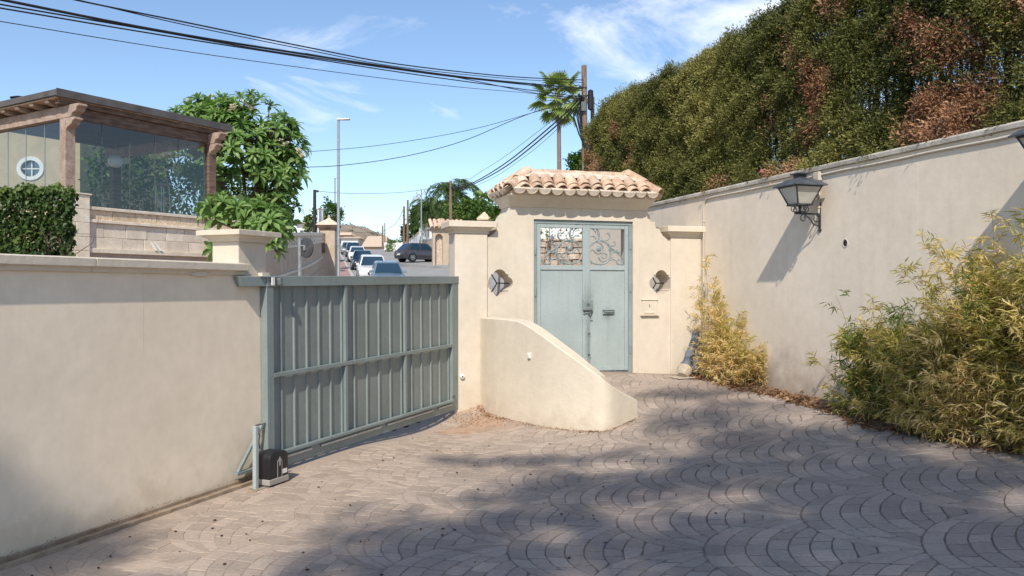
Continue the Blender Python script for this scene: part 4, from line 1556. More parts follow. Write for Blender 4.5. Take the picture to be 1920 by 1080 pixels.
_l = d2(1100, 573)
smudge('door_paint', (_l[0] + 0.02, _l[1] + 0.05), (0.15, 0.36), 0.38)
smudge('door_frame_paint', (_l[0] + 0.02, _l[1]), (0.12, 0.12), 0.5)
_l = d2(1141, 583)
smudge('door_paint', (_l[0], _l[1] - 0.05), (0.13, 0.16), 0.40)
_l = d2(1102, 640)
smudge('door_paint', (_l[0], _l[1]), (0.055, 0.55), 0.45)
# lock plate, latch with padlock, drop bolt, letter plate, cover strip
put('cover_strip', MB().box(xm_ - 0.020, xm_ + 0.024, -0.004, 0.0045, zlo + 0.01, zhi - 0.02), 'door_paint', dr, bev=0.002)
lx, lz = d2(1100, 573)
put('lock_box', MB().box(lx - 0.062, lx + 0.085, -0.030, -0.0045, lz - 0.07, lz + 0.085), 'door_frame_paint', dr, bev=0.004)
put('lock_cylinder', MB().lathe([(0, 0), (0.017, 0), (0.017, 0.008), (0, 0.009)], 12, Matrix.Translation((lx + 0.012, -0.0302, lz + 0.02)) @ Matrix.Rotation(R(90), 4, 'X')), 'grimy_metal', dr, smooth=30)
put('latch_handle', MB().tube([(lx - 0.075, -0.055, lz - 0.062), (lx + 0.04, -0.058, lz - 0.062), (lx + 0.052, -0.052, lz - 0.05), (lx + 0.052, -0.03, lz - 0.05)], 0.008, 8), 'grimy_metal', dr, smooth=40)
put('padlock', MB().box(lx + 0.010, lx + 0.045, -0.052, -0.031, lz - 0.112, lz - 0.072), 'grimy_metal', dr, bev=0.004)
bx_, bz0 = d2(1104, 690)
bz1 = d2(1104, 596)[1]
put('drop_bolt', MB().tube([(bx_, -0.014, zlo + 0.02), (bx_, -0.014, bz1), (bx_ + 0.05, -0.02, bz1 + 0.002)], 0.008, 8), 'door_frame_paint', dr, smooth=40)
for py in (625, 665):
    put('bolt_guide', MB().box(bx_ - 0.016, bx_ + 0.016, -0.026, -0.0045, d2(1104, py)[1] - 0.012, d2(1104, py)[1] + 0.012), 'grimy_metal', dr, bev=0.002)
hx, hz = d2(1141, 585)
mb = MB()
mb.box(hx - 0.085, hx + 0.085, -0.004, 0.0245, hz - 0.03, hz + 0.03)
put('letter_plate', mb, 'door_frame_paint', dr, bev=0.006)
put('letter_flap', MB().box(hx - 0.062, hx + 0.062, -0.010, -0.0045, hz - 0.02, hz + 0.014), 'door_paint', dr, bev=0.004)
put('letter_handle', MB().tube([(hx - 0.085, 0.0, hz + 0.026), (hx - 0.078, -0.03, hz + 0.02), (hx, -0.038, hz + 0.022), (hx + 0.078, -0.03, hz + 0.02), (hx + 0.085, 0.0, hz + 0.026)], 0.006, 7), 'black_iron', dr, smooth=40)

# ------------------------------------------------------------------ curved wing wall
tops = [1.365, 1.36, 1.352, 1.15, 0.815, 0.68, 0.475, 0.395]
front = [Vector((x, y, 0)) for x, y, z in WING]
frs = smooth_curve([(v.x, v.y, 0) for v in front], 8)
# heights: level first, a rounded shoulder, then a straight fall
key = [(0.0, 1.365), (0.55, 1.36), (0.93, 1.30), (2.235, 0.44)]
cum = [0.0]
for i in range(1, len(frs)):
    cum.append(cum[-1] + (frs[i] - frs[i - 1]).length)
X_top = [(-0.42, 1.365), (-0.08, 1.352), (0.10, 1.315), (0.22, 1.262), (0.419, 1.15), (0.884, 0.815), (1.10, 0.665), (1.353, 0.475), (1.487, 0.385)]


WROW = [(880, 594), (905, 595.5), (950, 598.5), (972, 602), (988, 610), (1005, 621.5), (1195, 756)]   # slope read along the wall's own plan curve


def wing_top(x):
    k = min(range(len(frs)), key=lambda n_: abs(frs[n_].x - x))
    y_ = frs[k].y
    p_ = CX + x / y_ * F
    for (pa, ra), (pb, rb2) in zip(WROW, WROW[1:]):
        if p_ <= pb:
            t_ = max(0.0, (p_ - pa) / (pb - pa))
            return EYE - (ra + (rb2 - ra) * t_ - CY) / F * y_
    return EYE - (756 - CY) / F * y_


vs, fs = [], []
TH = 0.17
cutk = max(i for i in range(len(frs)) if frs[i].x <= 1.3535)
fl = frs[:cutk + 1]
endB = Vector((1.487, 9.49, 0))
for i, p in enumerate(fl):
    t = (fl[min(i + 1, len(fl) - 1)] - fl[max(i - 1, 0)]).normalized()
    nrm = Vector((-t.y, t.x, 0))
    if nrm.y < 0:
        nrm = -nrm
    k = min(1, max(0, (p.x - 0.7) / 0.65))
    bpt = (p + nrm * TH).lerp(endB + Vector((-0.0, 0.0, 0)), k ** 3) if k > 0 else p + nrm * TH
    if i == len(fl) - 1:
        bpt = endB
    zf = wing_top(p.x)
    zbk = wing_top(min(1.487, p.x + 0.10 * k))
    vs += [(p.x, p.y, -0.3), (p.x, p.y, zf - 0.012), (p.x + nrm.x * 0.012, p.y + nrm.y * 0.012, zf), (bpt.x, bpt.y, zbk + 0.004), (bpt.x, bpt.y, -0.3)]
for i in range(len(fl) - 1):
    for j in range(5):
        a, b2 = i * 5 + j, i * 5 + (j + 1) % 5
        fs.append((a, a + 5, b2 + 5, b2))
fs += [(0, 1, 2, 3, 4), tuple((len(fl) - 1) * 5 + j for j in (4, 3, 2, 1, 0))]
ww = put('wing_wall', MB().add(vs, fs), 'stucco_wing', smooth=35)
tag(ww, 'curved cream wing wall falling away from the pillar in front of the door', 'wall')
# little switch on its face
sp = None
for i in range(len(frs) - 1):
    pxs = CX + frs[i].x / frs[i].y * F
    if pxs <= 1004:
        sp = i
t = (frs[sp + 1] - frs[sp - 1]).normalized()
pz = EYE - (667 - 540) / F * frs[sp].y
sw = thing('wall_switch', 'tiny white switch on the face of the curved wing wall', 'switch', (frs[sp].x, frs[sp].y, pz), math.atan2(t.y, t.x))
put('body', MB().box(-0.024, 0.024, -0.028, 0.002, -0.034, 0.036), 'white_plastic', sw, bev=0.006)
put('rocker', MB().box(-0.013, 0.013, -0.032, -0.0285, -0.016, 0.018), 'white_plastic', sw, bev=0.002)

# ------------------------------------------------------------------ right wall, its conduit and lanterns
ZR = 3.10
rw = thing('right_wall', 'tall grey cream wall with worn coping under the tall hedge', 'wall', FR.w(0, 0, 0), FR.rz)
put('wall_body', MB().box(-4.55, 9.5, 0.0, 0.28, -0.4, ZR), 'stucco_right', rw)
xs_ = [-4.55, -3.8, -3.1, -1.2, 0.0, 1.25, 2.6, 4.0, 5.4, 6.9, 9.5]
for i in range(len(xs_) - 1):
    put('coping', MB().extrude_profile([(-0.035, ZR + 0.002), (-0.04, ZR + 0.045), (-0.02, ZR + 0.062), (0.31, ZR + 0.07), (0.31, ZR + 0.002)][::-1], xs_[i] + 0.003, xs_[i + 1] - 0.003), 'coping_stone', rw, bev=0.004)
# formwork joints in the plaster
mb = MB()
for px in (1380, 1720):
    sx_ = FR.px(px, 450)[0]
    mb.tube([(sx_ + 0.004 * noise.noise(Vector((z * 2, px, 0))), 0.0012, z) for z in np.linspace(0.6, ZR - 0.1, 12)], 0.0022, 4)
put('plaster_joint', mb, 'stucco_cap', rw)
# drain hole
hx, hz = FR.px(1585, 456)
dh = thing('drain_pipe_end', 'dark drain hole with pale rim in the right wall', 'pipe', FR.w(hx, 0, hz), FR.rz)
ring = MB()
n = 20
ring_prof = [(0.034, 0.0), (0.034, 0.004), (0.042, 0.006), (0.047, 0.0)]
vs = []
for r2, y in ring_prof:
    for k in range(n):
        a = 2 * math.pi * k / n
        vs.append((r2 * math.cos(a), -y - 0.0005, r2 * math.sin(a) * 1.12))
fs = [(i * n + k, i * n + (k + 1) % n, (i + 1) * n + (k + 1) % n, (i + 1) * n + k) for i in range(3) for k in range(n)]
put('rim', MB().add(vs, fs), 'conduit', dh, smooth=40)
put('opening', MB().add([(0.034 * math.cos(2 * math.pi * k / n), -0.0012, 0.034 * 1.12 * math.sin(2 * math.pi * k / n)) for k in range(n)], [tuple(range(n))]), 'black_plastic', dh)

cd = thing('cable_conduit', 'cream cable pipe running along the right wall top with a drop to the lantern', 'pipe', FR.w(0, 0, 0), FR.rz)
c0 = FR.px(1320, 365)[0] + 0.02
path = [(c0, -0.016, 1.35), (c0, -0.016, ZR - 0.20), (c0 + 0.012, -0.016, ZR - 0.11), (c0 + 0.07, -0.016, ZR - 0.055)]
path += [(c0 + 0.07 + (9.0 - c0) * k / 40, -0.016, ZR - 0.050 + 0.0035 * math.sin(k * 1.1) - 0.002 * (k % 5 == 2)) for k in range(1, 41)]
put('pipe', MB().tube(path, 0.0135, 8), 'conduit', cd, smooth=50)
jx, _ = FR.px(1537, 322)
put('junction_box', MB().box(jx - 0.05, jx + 0.05, -0.055, -0.0, ZR - 0.115, ZR - 0.012), 'conduit', cd, bev=0.005)
put('drop_pipe', MB().tube([(jx + 0.006, -0.014, ZR - 0.116), (jx + 0.006, -0.014, ZR - 0.5)], 0.014, 8), 'conduit', cd, smooth=50)
for z in (ZR - 0.2, ZR - 0.42):
    put('pipe_clip', MB().box(jx - 0.014, jx + 0.026, -0.030, 0.0, z - 0.012, z + 0.012), 'conduit', cd, bev=0.003)
for z in (ZR - 0.38, ZR - 0.95):
    put('pipe_clip', MB().box(c0 - 0.018, c0 + 0.018, -0.032, 0.0, z - 0.010, z + 0.010), 'conduit', cd, bev=0.003)


def lantern(sx_, dz, label):
    t = thing('wall_lantern', label, 'lantern', FR.w(sx_, 0, 2.42 + dz), FR.rz, 'lanterns on the right wall')
    P = -0.275
    br = MB()
    br.box(-0.016, 0.016, -0.016, -0.001, 0.02, 0.27)
    br.prism([(-0.03, 0.0), (0, 0.03), (0.03, 0.0), (0.0, -0.035)], -0.016, -0.001)
    br.prism([(-0.03, 0.285), (0, 0.255), (0.03, 0.285), (0.0, 0.325)], -0.016, -0.001)
    br.box(-0.011, 0.011, P - 0.07, -0.017, 0.172, 0.192)
    put('bracket', br, 'lantern_iron', t, bev=0.002)
    br = MB()
    br.tube([(0, P + 0.06, 0.172), (0, P + 0.13, 0.13), (0, -0.09, 0.06), (0, -0.02, 0.045)], 0.009, 6)

    def curl(cy, cz, r, a0, a1, n=10):
        return [(0, cy + r * (1 - 0.45 * i / n) * math.cos(R(a0 + (a1 - a0) * i / n)), cz + r * (1 - 0.45 * i / n) * math.sin(R(a0 + (a1 - a0) * i / n))) for i in range(n + 1)]
    br.tube(curl(P + 0.045, 0.13, 0.042, 100, 420), 0.007, 6)
    br.tube(curl(-0.06, 0.125, 0.045, 80, -230), 0.007, 6)
    put('bracket_scroll', br, 'lantern_iron', t, smooth=50)
    br = MB()
    br.lathe([(0, 0.193), (0.013, 0.193), (0.013, 0.235), (0.022, 0.25), (0.012, 0.262), (0.02, 0.272), (0, 0.273)], 12, Matrix.Translation((0, P, 0)))
    for s_ in (-1, 1):
        for ax in (0, 1):
            pts = []
            for i in range(13):
                a = R(-90 + 330 * i / 12)
                r2 = 0.036 * (1 - 0.5 * i / 12)
                u_, z_ = 0.085 + r2 * math.cos(a), 0.235 + r2 * math.sin(a)
                pts.append((s_ * u_, P, z_) if ax == 0 else (0, P + s_ * u_, z_))
            st_ = (s_ * 0.012, P, 0.2) if ax == 0 else (0, P + s_ * 0.012, 0.2)
            br.tube([st_] + pts, 0.0055, 5)
    put('stem', br, 'lantern_iron', t, smooth=50)
    zb0, zt0 = 0.275, 0.485
    rb, rt_ = 0.092, 0.168
    cage = MB()
    cage.loft_rect(0, 0, P, P, [(rb + 0.012, zb0 - 0.006), (rb + 0.012, zb0 + 0.012), (rb - 0.02, zb0 + 0.013)])
    for sx2 in (-1, 1):
        for sy2 in (-1, 1):
            cage.tube([(sx2 * rb, P + sy2 * rb, zb0 + 0.013), (sx2 * rt_, P + sy2 * rt_, zt0)], 0.009, 4)
    cage.loft_rect(0, 0, P, P, [(rt_ + 0.008, zt0 - 0.010), (rt_ + 0.010, zt0), (rt_ - 0.02, zt0)])
    put('cage', cage, 'lantern_iron', t, bev=0.0)
    for k in range(4):
        a = k * math.pi / 2
        m_ = Matrix.Translation((0, P, 0)) @ Matrix.Rotation(a, 4, 'Z')
        g = MB().hexa([(-rb + 0.01, -rb + 0.003, zb0 + 0.014), (rb - 0.01, -rb + 0.003, zb0 + 0.014), (rb - 0.01, -rb + 0.007, zb0 + 0.014), (-rb + 0.01, -rb + 0.007, zb0 + 0.014),
                       (-rt_ + 0.01, -rt_ + 0.003, zt0 - 0.011), (rt_ - 0.01, -rt_ + 0.003, zt0 - 0.011), (rt_ - 0.01, -rt_ + 0.007, zt0 - 0.011), (-rt_ + 0.01, -rt_ + 0.007, zt0 - 0.011)])
        put('pane', g.xform(m_), 'frosted_pane', t)
    roof = MB().loft_rect(0, 0, P, P, [(0.212, zt0 + 0.001), (0.214, zt0 + 0.012), (0.165, zt0 + 0.052), (0.11, zt0 + 0.083), (0.058, zt0 + 0.098), (0.055, zt0 + 0.10)])
    put('roof', roof, 'lantern_roof', t, smooth=25)
    put('chimney', MB().loft_rect(0, 0, P, P, [(0.050, zt0 + 0.101), (0.050, zt0 + 0.135), (0.075, zt0 + 0.137), (0.078, zt0 + 0.152), (0.07, zt0 + 0.155)]), 'lantern_iron', t)
    return t


lantern(FR.px(1537, 400)[0] + 0.01, 0.0, 'black wall lantern on scrolled bracket below the junction box')
lantern(FR.px(2026, 330)[0], 0.03, 'black wall lantern cut by the picture edge above tall bamboo')

# ------------------------------------------------------------------ tall conifer hedge and iron fence above the right wall
def vnoise(P, s, seed=0.0):
    """cheap smooth 3-D noise on an array of points"""
    out = np.zeros(len(P))
    rg = np.random.default_rng(int(seed * 100) + 5)
    for k in range(9):
        d = rg.normal(size=3); d /= np.linalg.norm(d)
        ph = rg.uniform(0, 6.28)
        fr_ = s * rg.uniform(0.6, 1.6)
        d2_ = rg.normal(size=3); d2_ /= np.linalg.norm(d2_)
        out += np.sin(P @ d * fr_ + ph + 1.7 * np.sin(P @ d2_ * fr_ * 0.7 + ph * 2))
    return out / 3.0


HED_TOP = 5.32
fence = thing('iron_fence', 'dark green iron fence of upright bars seen through gaps in tall hedge', 'fence', FR.w(0, 0.66, 0), FR.rz)
for z in (ZR + 0.22, ZR + 1.62):
    put('fence_rail', MB().box(-4.6, 8.0, -0.012, 0.012, z - 0.02, z + 0.02), 'lantern_iron', fence)
me_bar = make_mesh('fence_bar', *(lambda b: (b.v, b.f))(MB().box(-0.011, 0.011, -0.011, 0.011, ZR + 0.072, ZR + 1.80)), M['lantern_iron'])
for k in range(64):
    o = bpy.data.objects.new('fence_bar', me_bar); COL.objects.link(o); o.parent = fence
    o.location = (-2.5 + k * 0.13, 0, 0)
for s_ in (-4.5, -2.6, 0.35, 3.3, 6.3):
    pst = MB().box(s_ - 0.035, s_ + 0.035, -0.03, 0.03, ZR + 0.06, ZR + 1.86)
    put('fence_post', pst, 'lantern_iron', fence)

hedge = thing('conifer_hedge', 'tall clipped conifer hedge with rust brown dead patches above the right wall', 'hedge', FR.w(0, 0, 0), FR.rz)


def hpx(px, py, y=0.14):
    return FR.px(px, py, y)


GAPS = [(hpx(1440, 283), 0.26, 0.42, 1.0), (hpx(1418, 318), 0.16, 0.22, 0.9), (hpx(1690, 160), 0.46, 0.20, 0.75), (hpx(1838, 118), 0.50, 0.20, 0.75), (hpx(1750, 30), 0.22, 0.2, 0.6),
        (hpx(1532, 73), 0.15, 0.12, 0.9), (hpx(1620, 175), 0.22, 0.20, 0.65), (hpx(1555, 190), 0.12, 0.2, 0.45), (hpx(1800, 300), 0.0, 0.0, 0.0), (hpx(1655, 22), 0.12, 0.12, 0.6)]
BROWN = [(hpx(1527, 262), 0.30, 0.26), (hpx(1538, 150), 0.24, 0.55), (hpx(1510, 60), 0.42, 0.42), (hpx(1545, 15), 0.45, 0.25), (hpx(1500, 85), 0.35, 0.22), (hpx(1800, 205), 0.60, 0.30), (hpx(1740, 215), 0.36, 0.28), (hpx(1800, 85), 0.65, 0.26),
         (hpx(1870, 40), 0.6, 0.3), (hpx(1108, 300), 0.22, 0.8), (hpx(1125, 335), 0.3, 0.4), (hpx(1485, 318), 0.22, 0.10), (hpx(1350, 340), 0.18, 0.12), (hpx(1160, 245), 0.2, 0.15), (hpx(1690, 70), 0.3, 0.2),
         (hpx(1180, 290), 0.25, 0.2), (hpx(1915, 160), 0.4, 0.3), (hpx(1610, 250), 0.2, 0.1), (hpx(1440, 215), 0.15, 0.25)]


def hedge_field(s, z):
    gap = np.zeros(len(s)); br = np.zeros(len(s))
    for (gs, gz_), rs, rz_, a in GAPS:
        if a:
            gap = np.maximum(gap, a * np.clip(1.45 - np.sqrt(((s - gs) / rs) ** 2 + ((z - gz_) / rz_) ** 2), 0, 1))
    for (bs, bz), rs, rz_ in BROWN:
        br = np.maximum(br, np.clip(1.55 - np.sqrt(((s - bs) / rs) ** 2 + ((z - bz) / rz_) ** 2), 0, 1))
    return gap, br


def hedge_top(s):
    return HED_TOP + 0.045 * np.sin(s * 1.3) + 0.03 * np.sin(s * 3.7 + 1) + 0.03 * np.sin(s * 7.9) - 0.35 * np.clip((-3.9 - s) / 1.0, 0, 1) ** 2


def build_hedge():
    n = 27000
    s = RNG.uniform(-4.9, 6.6, n)
    # more tufts where the hedge is close to the court
    layer = RNG.uniform(0, 1, n)
    z = ZR + 0.06 + (hedge_top(s) - ZR) * RNG.uniform(0, 1, n) ** 0.95
    P3 = np.stack([s, np.zeros(n), z], 1)
    lump = vnoise(P3, 2.3, 1) * 0.03 + vnoise(P3, 7.0, 2) * 0.055 + vnoise(P3, 16.0, 14) * 0.085 + vnoise(P3, 30.0, 15) * 0.04
    y = 0.20 + lump + np.where(layer > 0.70, RNG.uniform(0.05, 0.45, n), RNG.uniform(-0.03, 0.05, n))
    # round shoulder at the top and lean at the foot
    tz = np.clip((z - (hedge_top(s) - 0.35)) / 0.35, 0, 1)
    y += tz ** 2 * 0.14
    y = np.maximum(y, 0.04)
    y -= 0.12 * np.clip(1 - (z - ZR) / 0.35, 0, 1)
    # extra tufts on the top
    m = 2600
    s2 = RNG.uniform(-4.9, 6.6, m); y2 = RNG.uniform(0.3, 1.15, m)
    z2 = hedge_top(s2) + vnoise(np.stack([s2, y2, s2 * 0], 1), 3.5, 3) * 0.07 - 0.02 + RNG.uniform(-0.08, 0.05, m) + (RNG.uniform(0, 1, m) > 0.93) * RNG.uniform(0, 0.14, m)
    # the far end face
    m3 = 900
    s3 = -4.9 + RNG.uniform(-0.10, 0.12, m3); y3 = RNG.uniform(0.2, 1.15, m3); z3 = ZR - 1.0 + (HED_TOP - ZR + 0.75) * RNG.uniform(0, 1, m3)
    s = np.concatenate([s, s2, s3]); y = np.concatenate([y, y2, y3]); z = np.concatenate([z, z2, z3])
    # shaded inner twigs deeper in, so that the thin places look into the hedge instead of through it
    m4 = 7000
    s4 = RNG.uniform(-4.8, 6.6, m4); z4 = ZR + 0.05 + (hedge_top(s4) - ZR - 0.15) * RNG.uniform(0, 1, m4); y4 = RNG.uniform(0.78, 1.12, m4)
    (gs, gz4), rs4, rz4, _a = GAPS[0]
    k4 = ((s4 - gs - 0.25) / (rs4 * 1.5)) ** 2 + ((z4 - gz4) / (rz4 * 1.2)) ** 2 > 1
    s4, y4, z4 = s4[k4], y4[k4], z4[k4]
    gap, br = hedge_field(s, z)
    gap = np.concatenate([gap, np.zeros(len(s4))]); br = np.concatenate([br, np.zeros(len(s4))])
    s = np.concatenate([s, s4]); y = np.concatenate([y, y4]); z = np.concatenate([z, z4])
    Pn = np.stack([s, y, z], 1)
    hole = vnoise(Pn, 3.2, 4)
    keep = (RNG.uniform(0, 1, len(s)) > gap * 1.05) & (hole > -1.45)
    s, y, z, br, Pn = s[keep], y[keep], z[keep], br[keep], Pn[keep]
    brn = np.clip(br * (0.75 + 0.6 * vnoise(Pn, 5.0, 6)), 0, 1)
    isb = brn > RNG.uniform(0.30, 0.75, len(brn))
    tone = 0.46 + 0.20 * vnoise(Pn, 1.6, 7) + 0.10 * vnoise(Pn, 5.5, 8)
    for nm, sel, mt, k in (('foliage', ~isb, 'hedge_leaf', 25), ('dry_foliage', isb, 'dry_leaf', 24)):
        Cc = Pn[sel]; q = len(Cc)
        # each tuft fans out from a twig: leaves in a small ball, outward and up
        C = np.repeat(Cc, k, 0)
        off = RNG.normal(size=(q * k, 3)) * np.array([0.046, 0.036, 0.046])
        C = C + off
        out = np.array([0, -0.75, 0.35])
        D = unit(off * 9 + out * 0.8 + rand_dirs(q * k) * 0.9)
        N = unit(np.array([0, -0.9, 0.75]) + rand_dirs(q * k) * 0.75)
        Lh = RNG.uniform(0.022, 0.056, q * k)
        t = np.clip(np.repeat(tone[sel] + RNG.normal(0, 0.10, q), k) + RNG.normal(0, 0.10, q * k), 0.02, 0.98)
        if nm == 'dry_foliage':
            t = np.clip(np.repeat(0.5 + 0.22 * vnoise(Cc, 4, 9), k) + RNG.normal(0, 0.14, q * k), 0.02, 0.98)
        put(nm, leaves_mesh(nm, C, D, N, Lh, Lh * RNG.uniform(0.26, 0.42, q * k), mt, t), None, hedge)
    # stems inside
    mb = MB()
    for k in range(26):
        s0 = -4.6 + k * 0.43 + random.uniform(-0.1, 0.1)
        y0 = 0.62 + random.uniform(-0.1, 0.15)
        pts = [(s0 + random.uniform(-0.05, 0.05) * j, y0 + random.uniform(-0.03, 0.03), ZR - 0.6 + (HED_TOP - ZR + 0.3) * j / 5) for j in range(6)]
        mb.tube(pts, [0.05 - 0.007 * j for j in range(6)], 6)
        for j in range(1, 5):
            for h in range(3):
                p = Vector(pts[j]); a = random.uniform(0, 6.28)
                e = p + Vector((math.cos(a) * 0.4, -abs(math.sin(a)) * 0.3, random.uniform(0.1, 0.35)))
                mb.tube([p, p.lerp(e, 0.5) + Vector((0, 0, 0.03)), e], [0.014, 0.010, 0.004], 4)
    put('stem', mb, 'bark', hedge)


build_hedge()

# dark plants standing behind the hedge so the gaps show leaf as well as sky
bx_ = thing('laurel_bush', 'dark leafy bush standing behind the iron fence and hedge', 'bush', FR.w(2.6, 1.9, 0), FR.rz)


def blob_leaves(name, parent, mat, c, rad, n, ln, asp=0.5, lump=0.25, seed=1, shell=0.55, up=0.5, tone=0.45, tvar=0.2, droop=0.0):
    rg = np.random.default_rng(seed)
    d = rg.normal(size=(n, 3)); d = unit(d)
    k = max(1, n // 26)
    # gathered into clumps
    cd = unit(rg.normal(size=(k, 3)))
    cr_ = shell + (1 - shell) * rg.uniform(0, 1, k) ** 0.6
    lum = 1 + lump * vnoise(cd * 1.0, 3.0, seed)
    cc = cd * (cr_ * lum)[:, None]
    idx = rg.integers(0, k, n)
    sp = 0.16
    pts = cc[idx] + rg.normal(size=(n, 3)) * sp * np.array([1, 1, 0.8])
    P = np.array(c) + pts * np.array(rad)
    D = unit(unit(pts) * 0.8 + rg.normal(size=(n, 3)) * 0.7 + np.array([0, 0, -droop]))
    N = unit(unit(pts) * 0.6 + np.array([0, 0, up]) + rg.normal(size=(n, 3)) * 0.5)
    L = ln * rg.uniform(0.7, 1.3, n)
    t = np.clip(tone + tvar * vnoise(cc, 2.5, seed + 3)[idx] + rg.normal(0, 0.13, n), 0.02, 0.98)
    return put(name, leaves_mesh(name, P, D, N, L, L * asp, mat, t), None, parent)


blob_leaves('foliage', bx_, 'dark_leaf', (0, 0, 3.4), (2.2, 0.4, 0.75), 2300, 0.09, seed=21)
put('stem', MB().tube([(0, 0, -0.5), (0.1, 0, 1.8), (0, 0.05, 3.0)], [0.08, 0.06, 0.03], 7), 'bark', bx_)
# a pink flower on the wall top, in front of the gap
fx_, fz_ = FR.px(1432, 331, 0.10)
fl = thing('pink_flower', 'small pink blossom poking out over the coping below hedge gap', 'flower', FR.w(fx_, 0.09, ZR + 0.06), FR.rz)
blob_leaves('petals', fl, 'dry_leaf', (0, 0, 0.06), (0.07, 0.05, 0.05), 60, 0.05, 0.7, seed=3)
fl.children[0].data.materials.clear()
MATS['pink_petal'] = plain('pink_petal', (0.55, 0.10, 0.16), 0.6)
fl.children[0].data.materials.append(M['pink_petal'])
put('stalk', MB().tube([(0, 0, -0.01), (0.01, 0, 0.05)], 0.004, 5), 'bark', fl)


# ------------------------------------------------------------------ bamboo along the right wall
def bamboo(name, label, s0, s1, yw, hts, n_culm, seed, mix, lean=0.25, leaf=0.085, dens=1.0, group='bamboo clumps along the right wall'):
    rg = random.Random(seed)
    base = FR.w((s0 + s1) / 2, -yw / 2 - 0.02, 0)
    zb = gz(base.x, base.y)
    t = thing(name, label, 'bamboo', (base.x, base.y, zb), FR.rz, group)
    half = (s1 - s0) / 2
    C, D, N, LL, T = [], [], [], [], []
    culms = MB()
    for c in range(n_culm):
        u = rg.uniform(-1, 1)
        x = u * half * 0.86
        y = rg.uniform(-yw * 0.40, yw * 0.42)
        h = hts((u + 1) / 2) * (rg.uniform(0.50, 1.0) if rg.random() < 0.86 else rg.uniform(1.02, 1.22))
        ax = rg.gauss(0, 1) * lean + u * 0.12
        ay = -abs(rg.gauss(0.35, 0.5)) * lean * (1.0 if y < 0 else 0.6)
        pts = []
        m = 9
        for j in range(m + 1):
            v = j / m
            pts.append(Vector((x + ax * h * v ** 1.9, min(y + ay * h * v ** 1.9, yw / 2 - 0.02), h * (v - 0.14 * v ** 3 * (abs(ax) + abs(ay)) * 2))))
        culms.tube(pts, [0.0065 * (1 - 0.75 * j / m) for j in range(m + 1)], 4)
        tone = min(0.98, max(0.02, mix + rg.gauss(0, 0.24)))
        nb = int(16 * h * dens + 7)
        for b in range(nb):
            v = 0.02 + 0.98 * rg.random() ** 1.05
            i = min(m - 1, int(v * m)); p = pts[i].lerp(pts[i + 1], v * m - i)
            az = rg.uniform(0, 6.283)
            bd = Vector((math.cos(az), math.sin(az), rg.uniform(0.1, 0.9))).normalized()
            bl = rg.uniform(0.05, 0.26) * (1.2 - 0.5 * v)
            e = p + bd * bl
            e.y = min(e.y, yw / 2 - 0.01)
            if bl > 0.12:
                culms.tube([p, e], [0.0022, 0.0012], 3, cap=False)
            for l in range(rg.randint(9, 14)):
                w = p.lerp(e, rg.uniform(0.2, 1.0))
                d = (bd * 0.6 + Vector((rg.gauss(0, .7), rg.gauss(0, .7), rg.gauss(-0.25, .5)))).normalized()
                C.append(w); D.append(d); N.append((rg.gauss(0, .5), rg.gauss(-0.3, .5), 1))
                LL.append(leaf * rg.uniform(0.6, 1.3)); T.append(min(0.98, max(0.02, tone + rg.gauss(0, 0.13) + 0.22 * (0.45 - v))))
    C, D, N = np.array(C), np.array(D), np.array(N, dtype=float)
    LL = np.array(LL)
    put('leaves', leaves_mesh('leaves', C, D, N, LL, LL * 0.115 + 0.003, 'bamboo_leaf', np.array(T)), None, t)
    put('culms', culms, 'bamboo_culm', t)
    return t


noisy('bamboo_culm', (0.14, 0.115, 0.05), (0.26, 0.21, 0.10), 8)  # dull straw brown of the culms


def sR(px, py):
    return FR.px(px, py, -0.25)[0]


bamboo('bamboo_clump', 'straggly yellow bamboo clump in the wall corner beside the leaning bollards', sR(1322, 690), sR(1408, 690), 0.36,
       lambda u: 1.12 - 0.66 * u if u > 0.09 else 1.62, 38, 31, 0.80, 0.06, 0.080, 1.3)
bamboo('bamboo_clump', 'thin green bamboo clump on the bare left edge of the big thicket', sR(1585, 720), sR(1668, 720), 0.42, lambda u: 0.66 + 0.35 * u, 20, 32, 0.34, 0.34)
bamboo('bamboo_clump', 'fresh green bamboo clump with feathery tops left of the yellow thicket', sR(1625, 720), sR(1752, 720), 0.5, lambda u: 1.18 - 0.22 * u, 44, 33, 0.30, 0.20)
bamboo('bamboo_clump', 'broad straw yellow bamboo thicket drooping over the paving', sR(1725, 720), sR(1880, 720), 0.62, lambda u: 0.92 + 0.36 * u, 90, 34, 0.64, 0.26)
bamboo('bamboo_clump', 'golden tipped tall bamboo rising against the wall below the edge lantern', sR(1812, 600), sR(1905, 600), 0.36, lambda u: 1.66, 24, 35, 0.74, 0.12)
bamboo('bamboo_clump', 'tall grey green bamboo at the picture edge, highest of the thicket', sR(1880, 700), sR(2060, 700), 0.6, lambda u: 1.72, 66, 36, 0.55, 0.22)

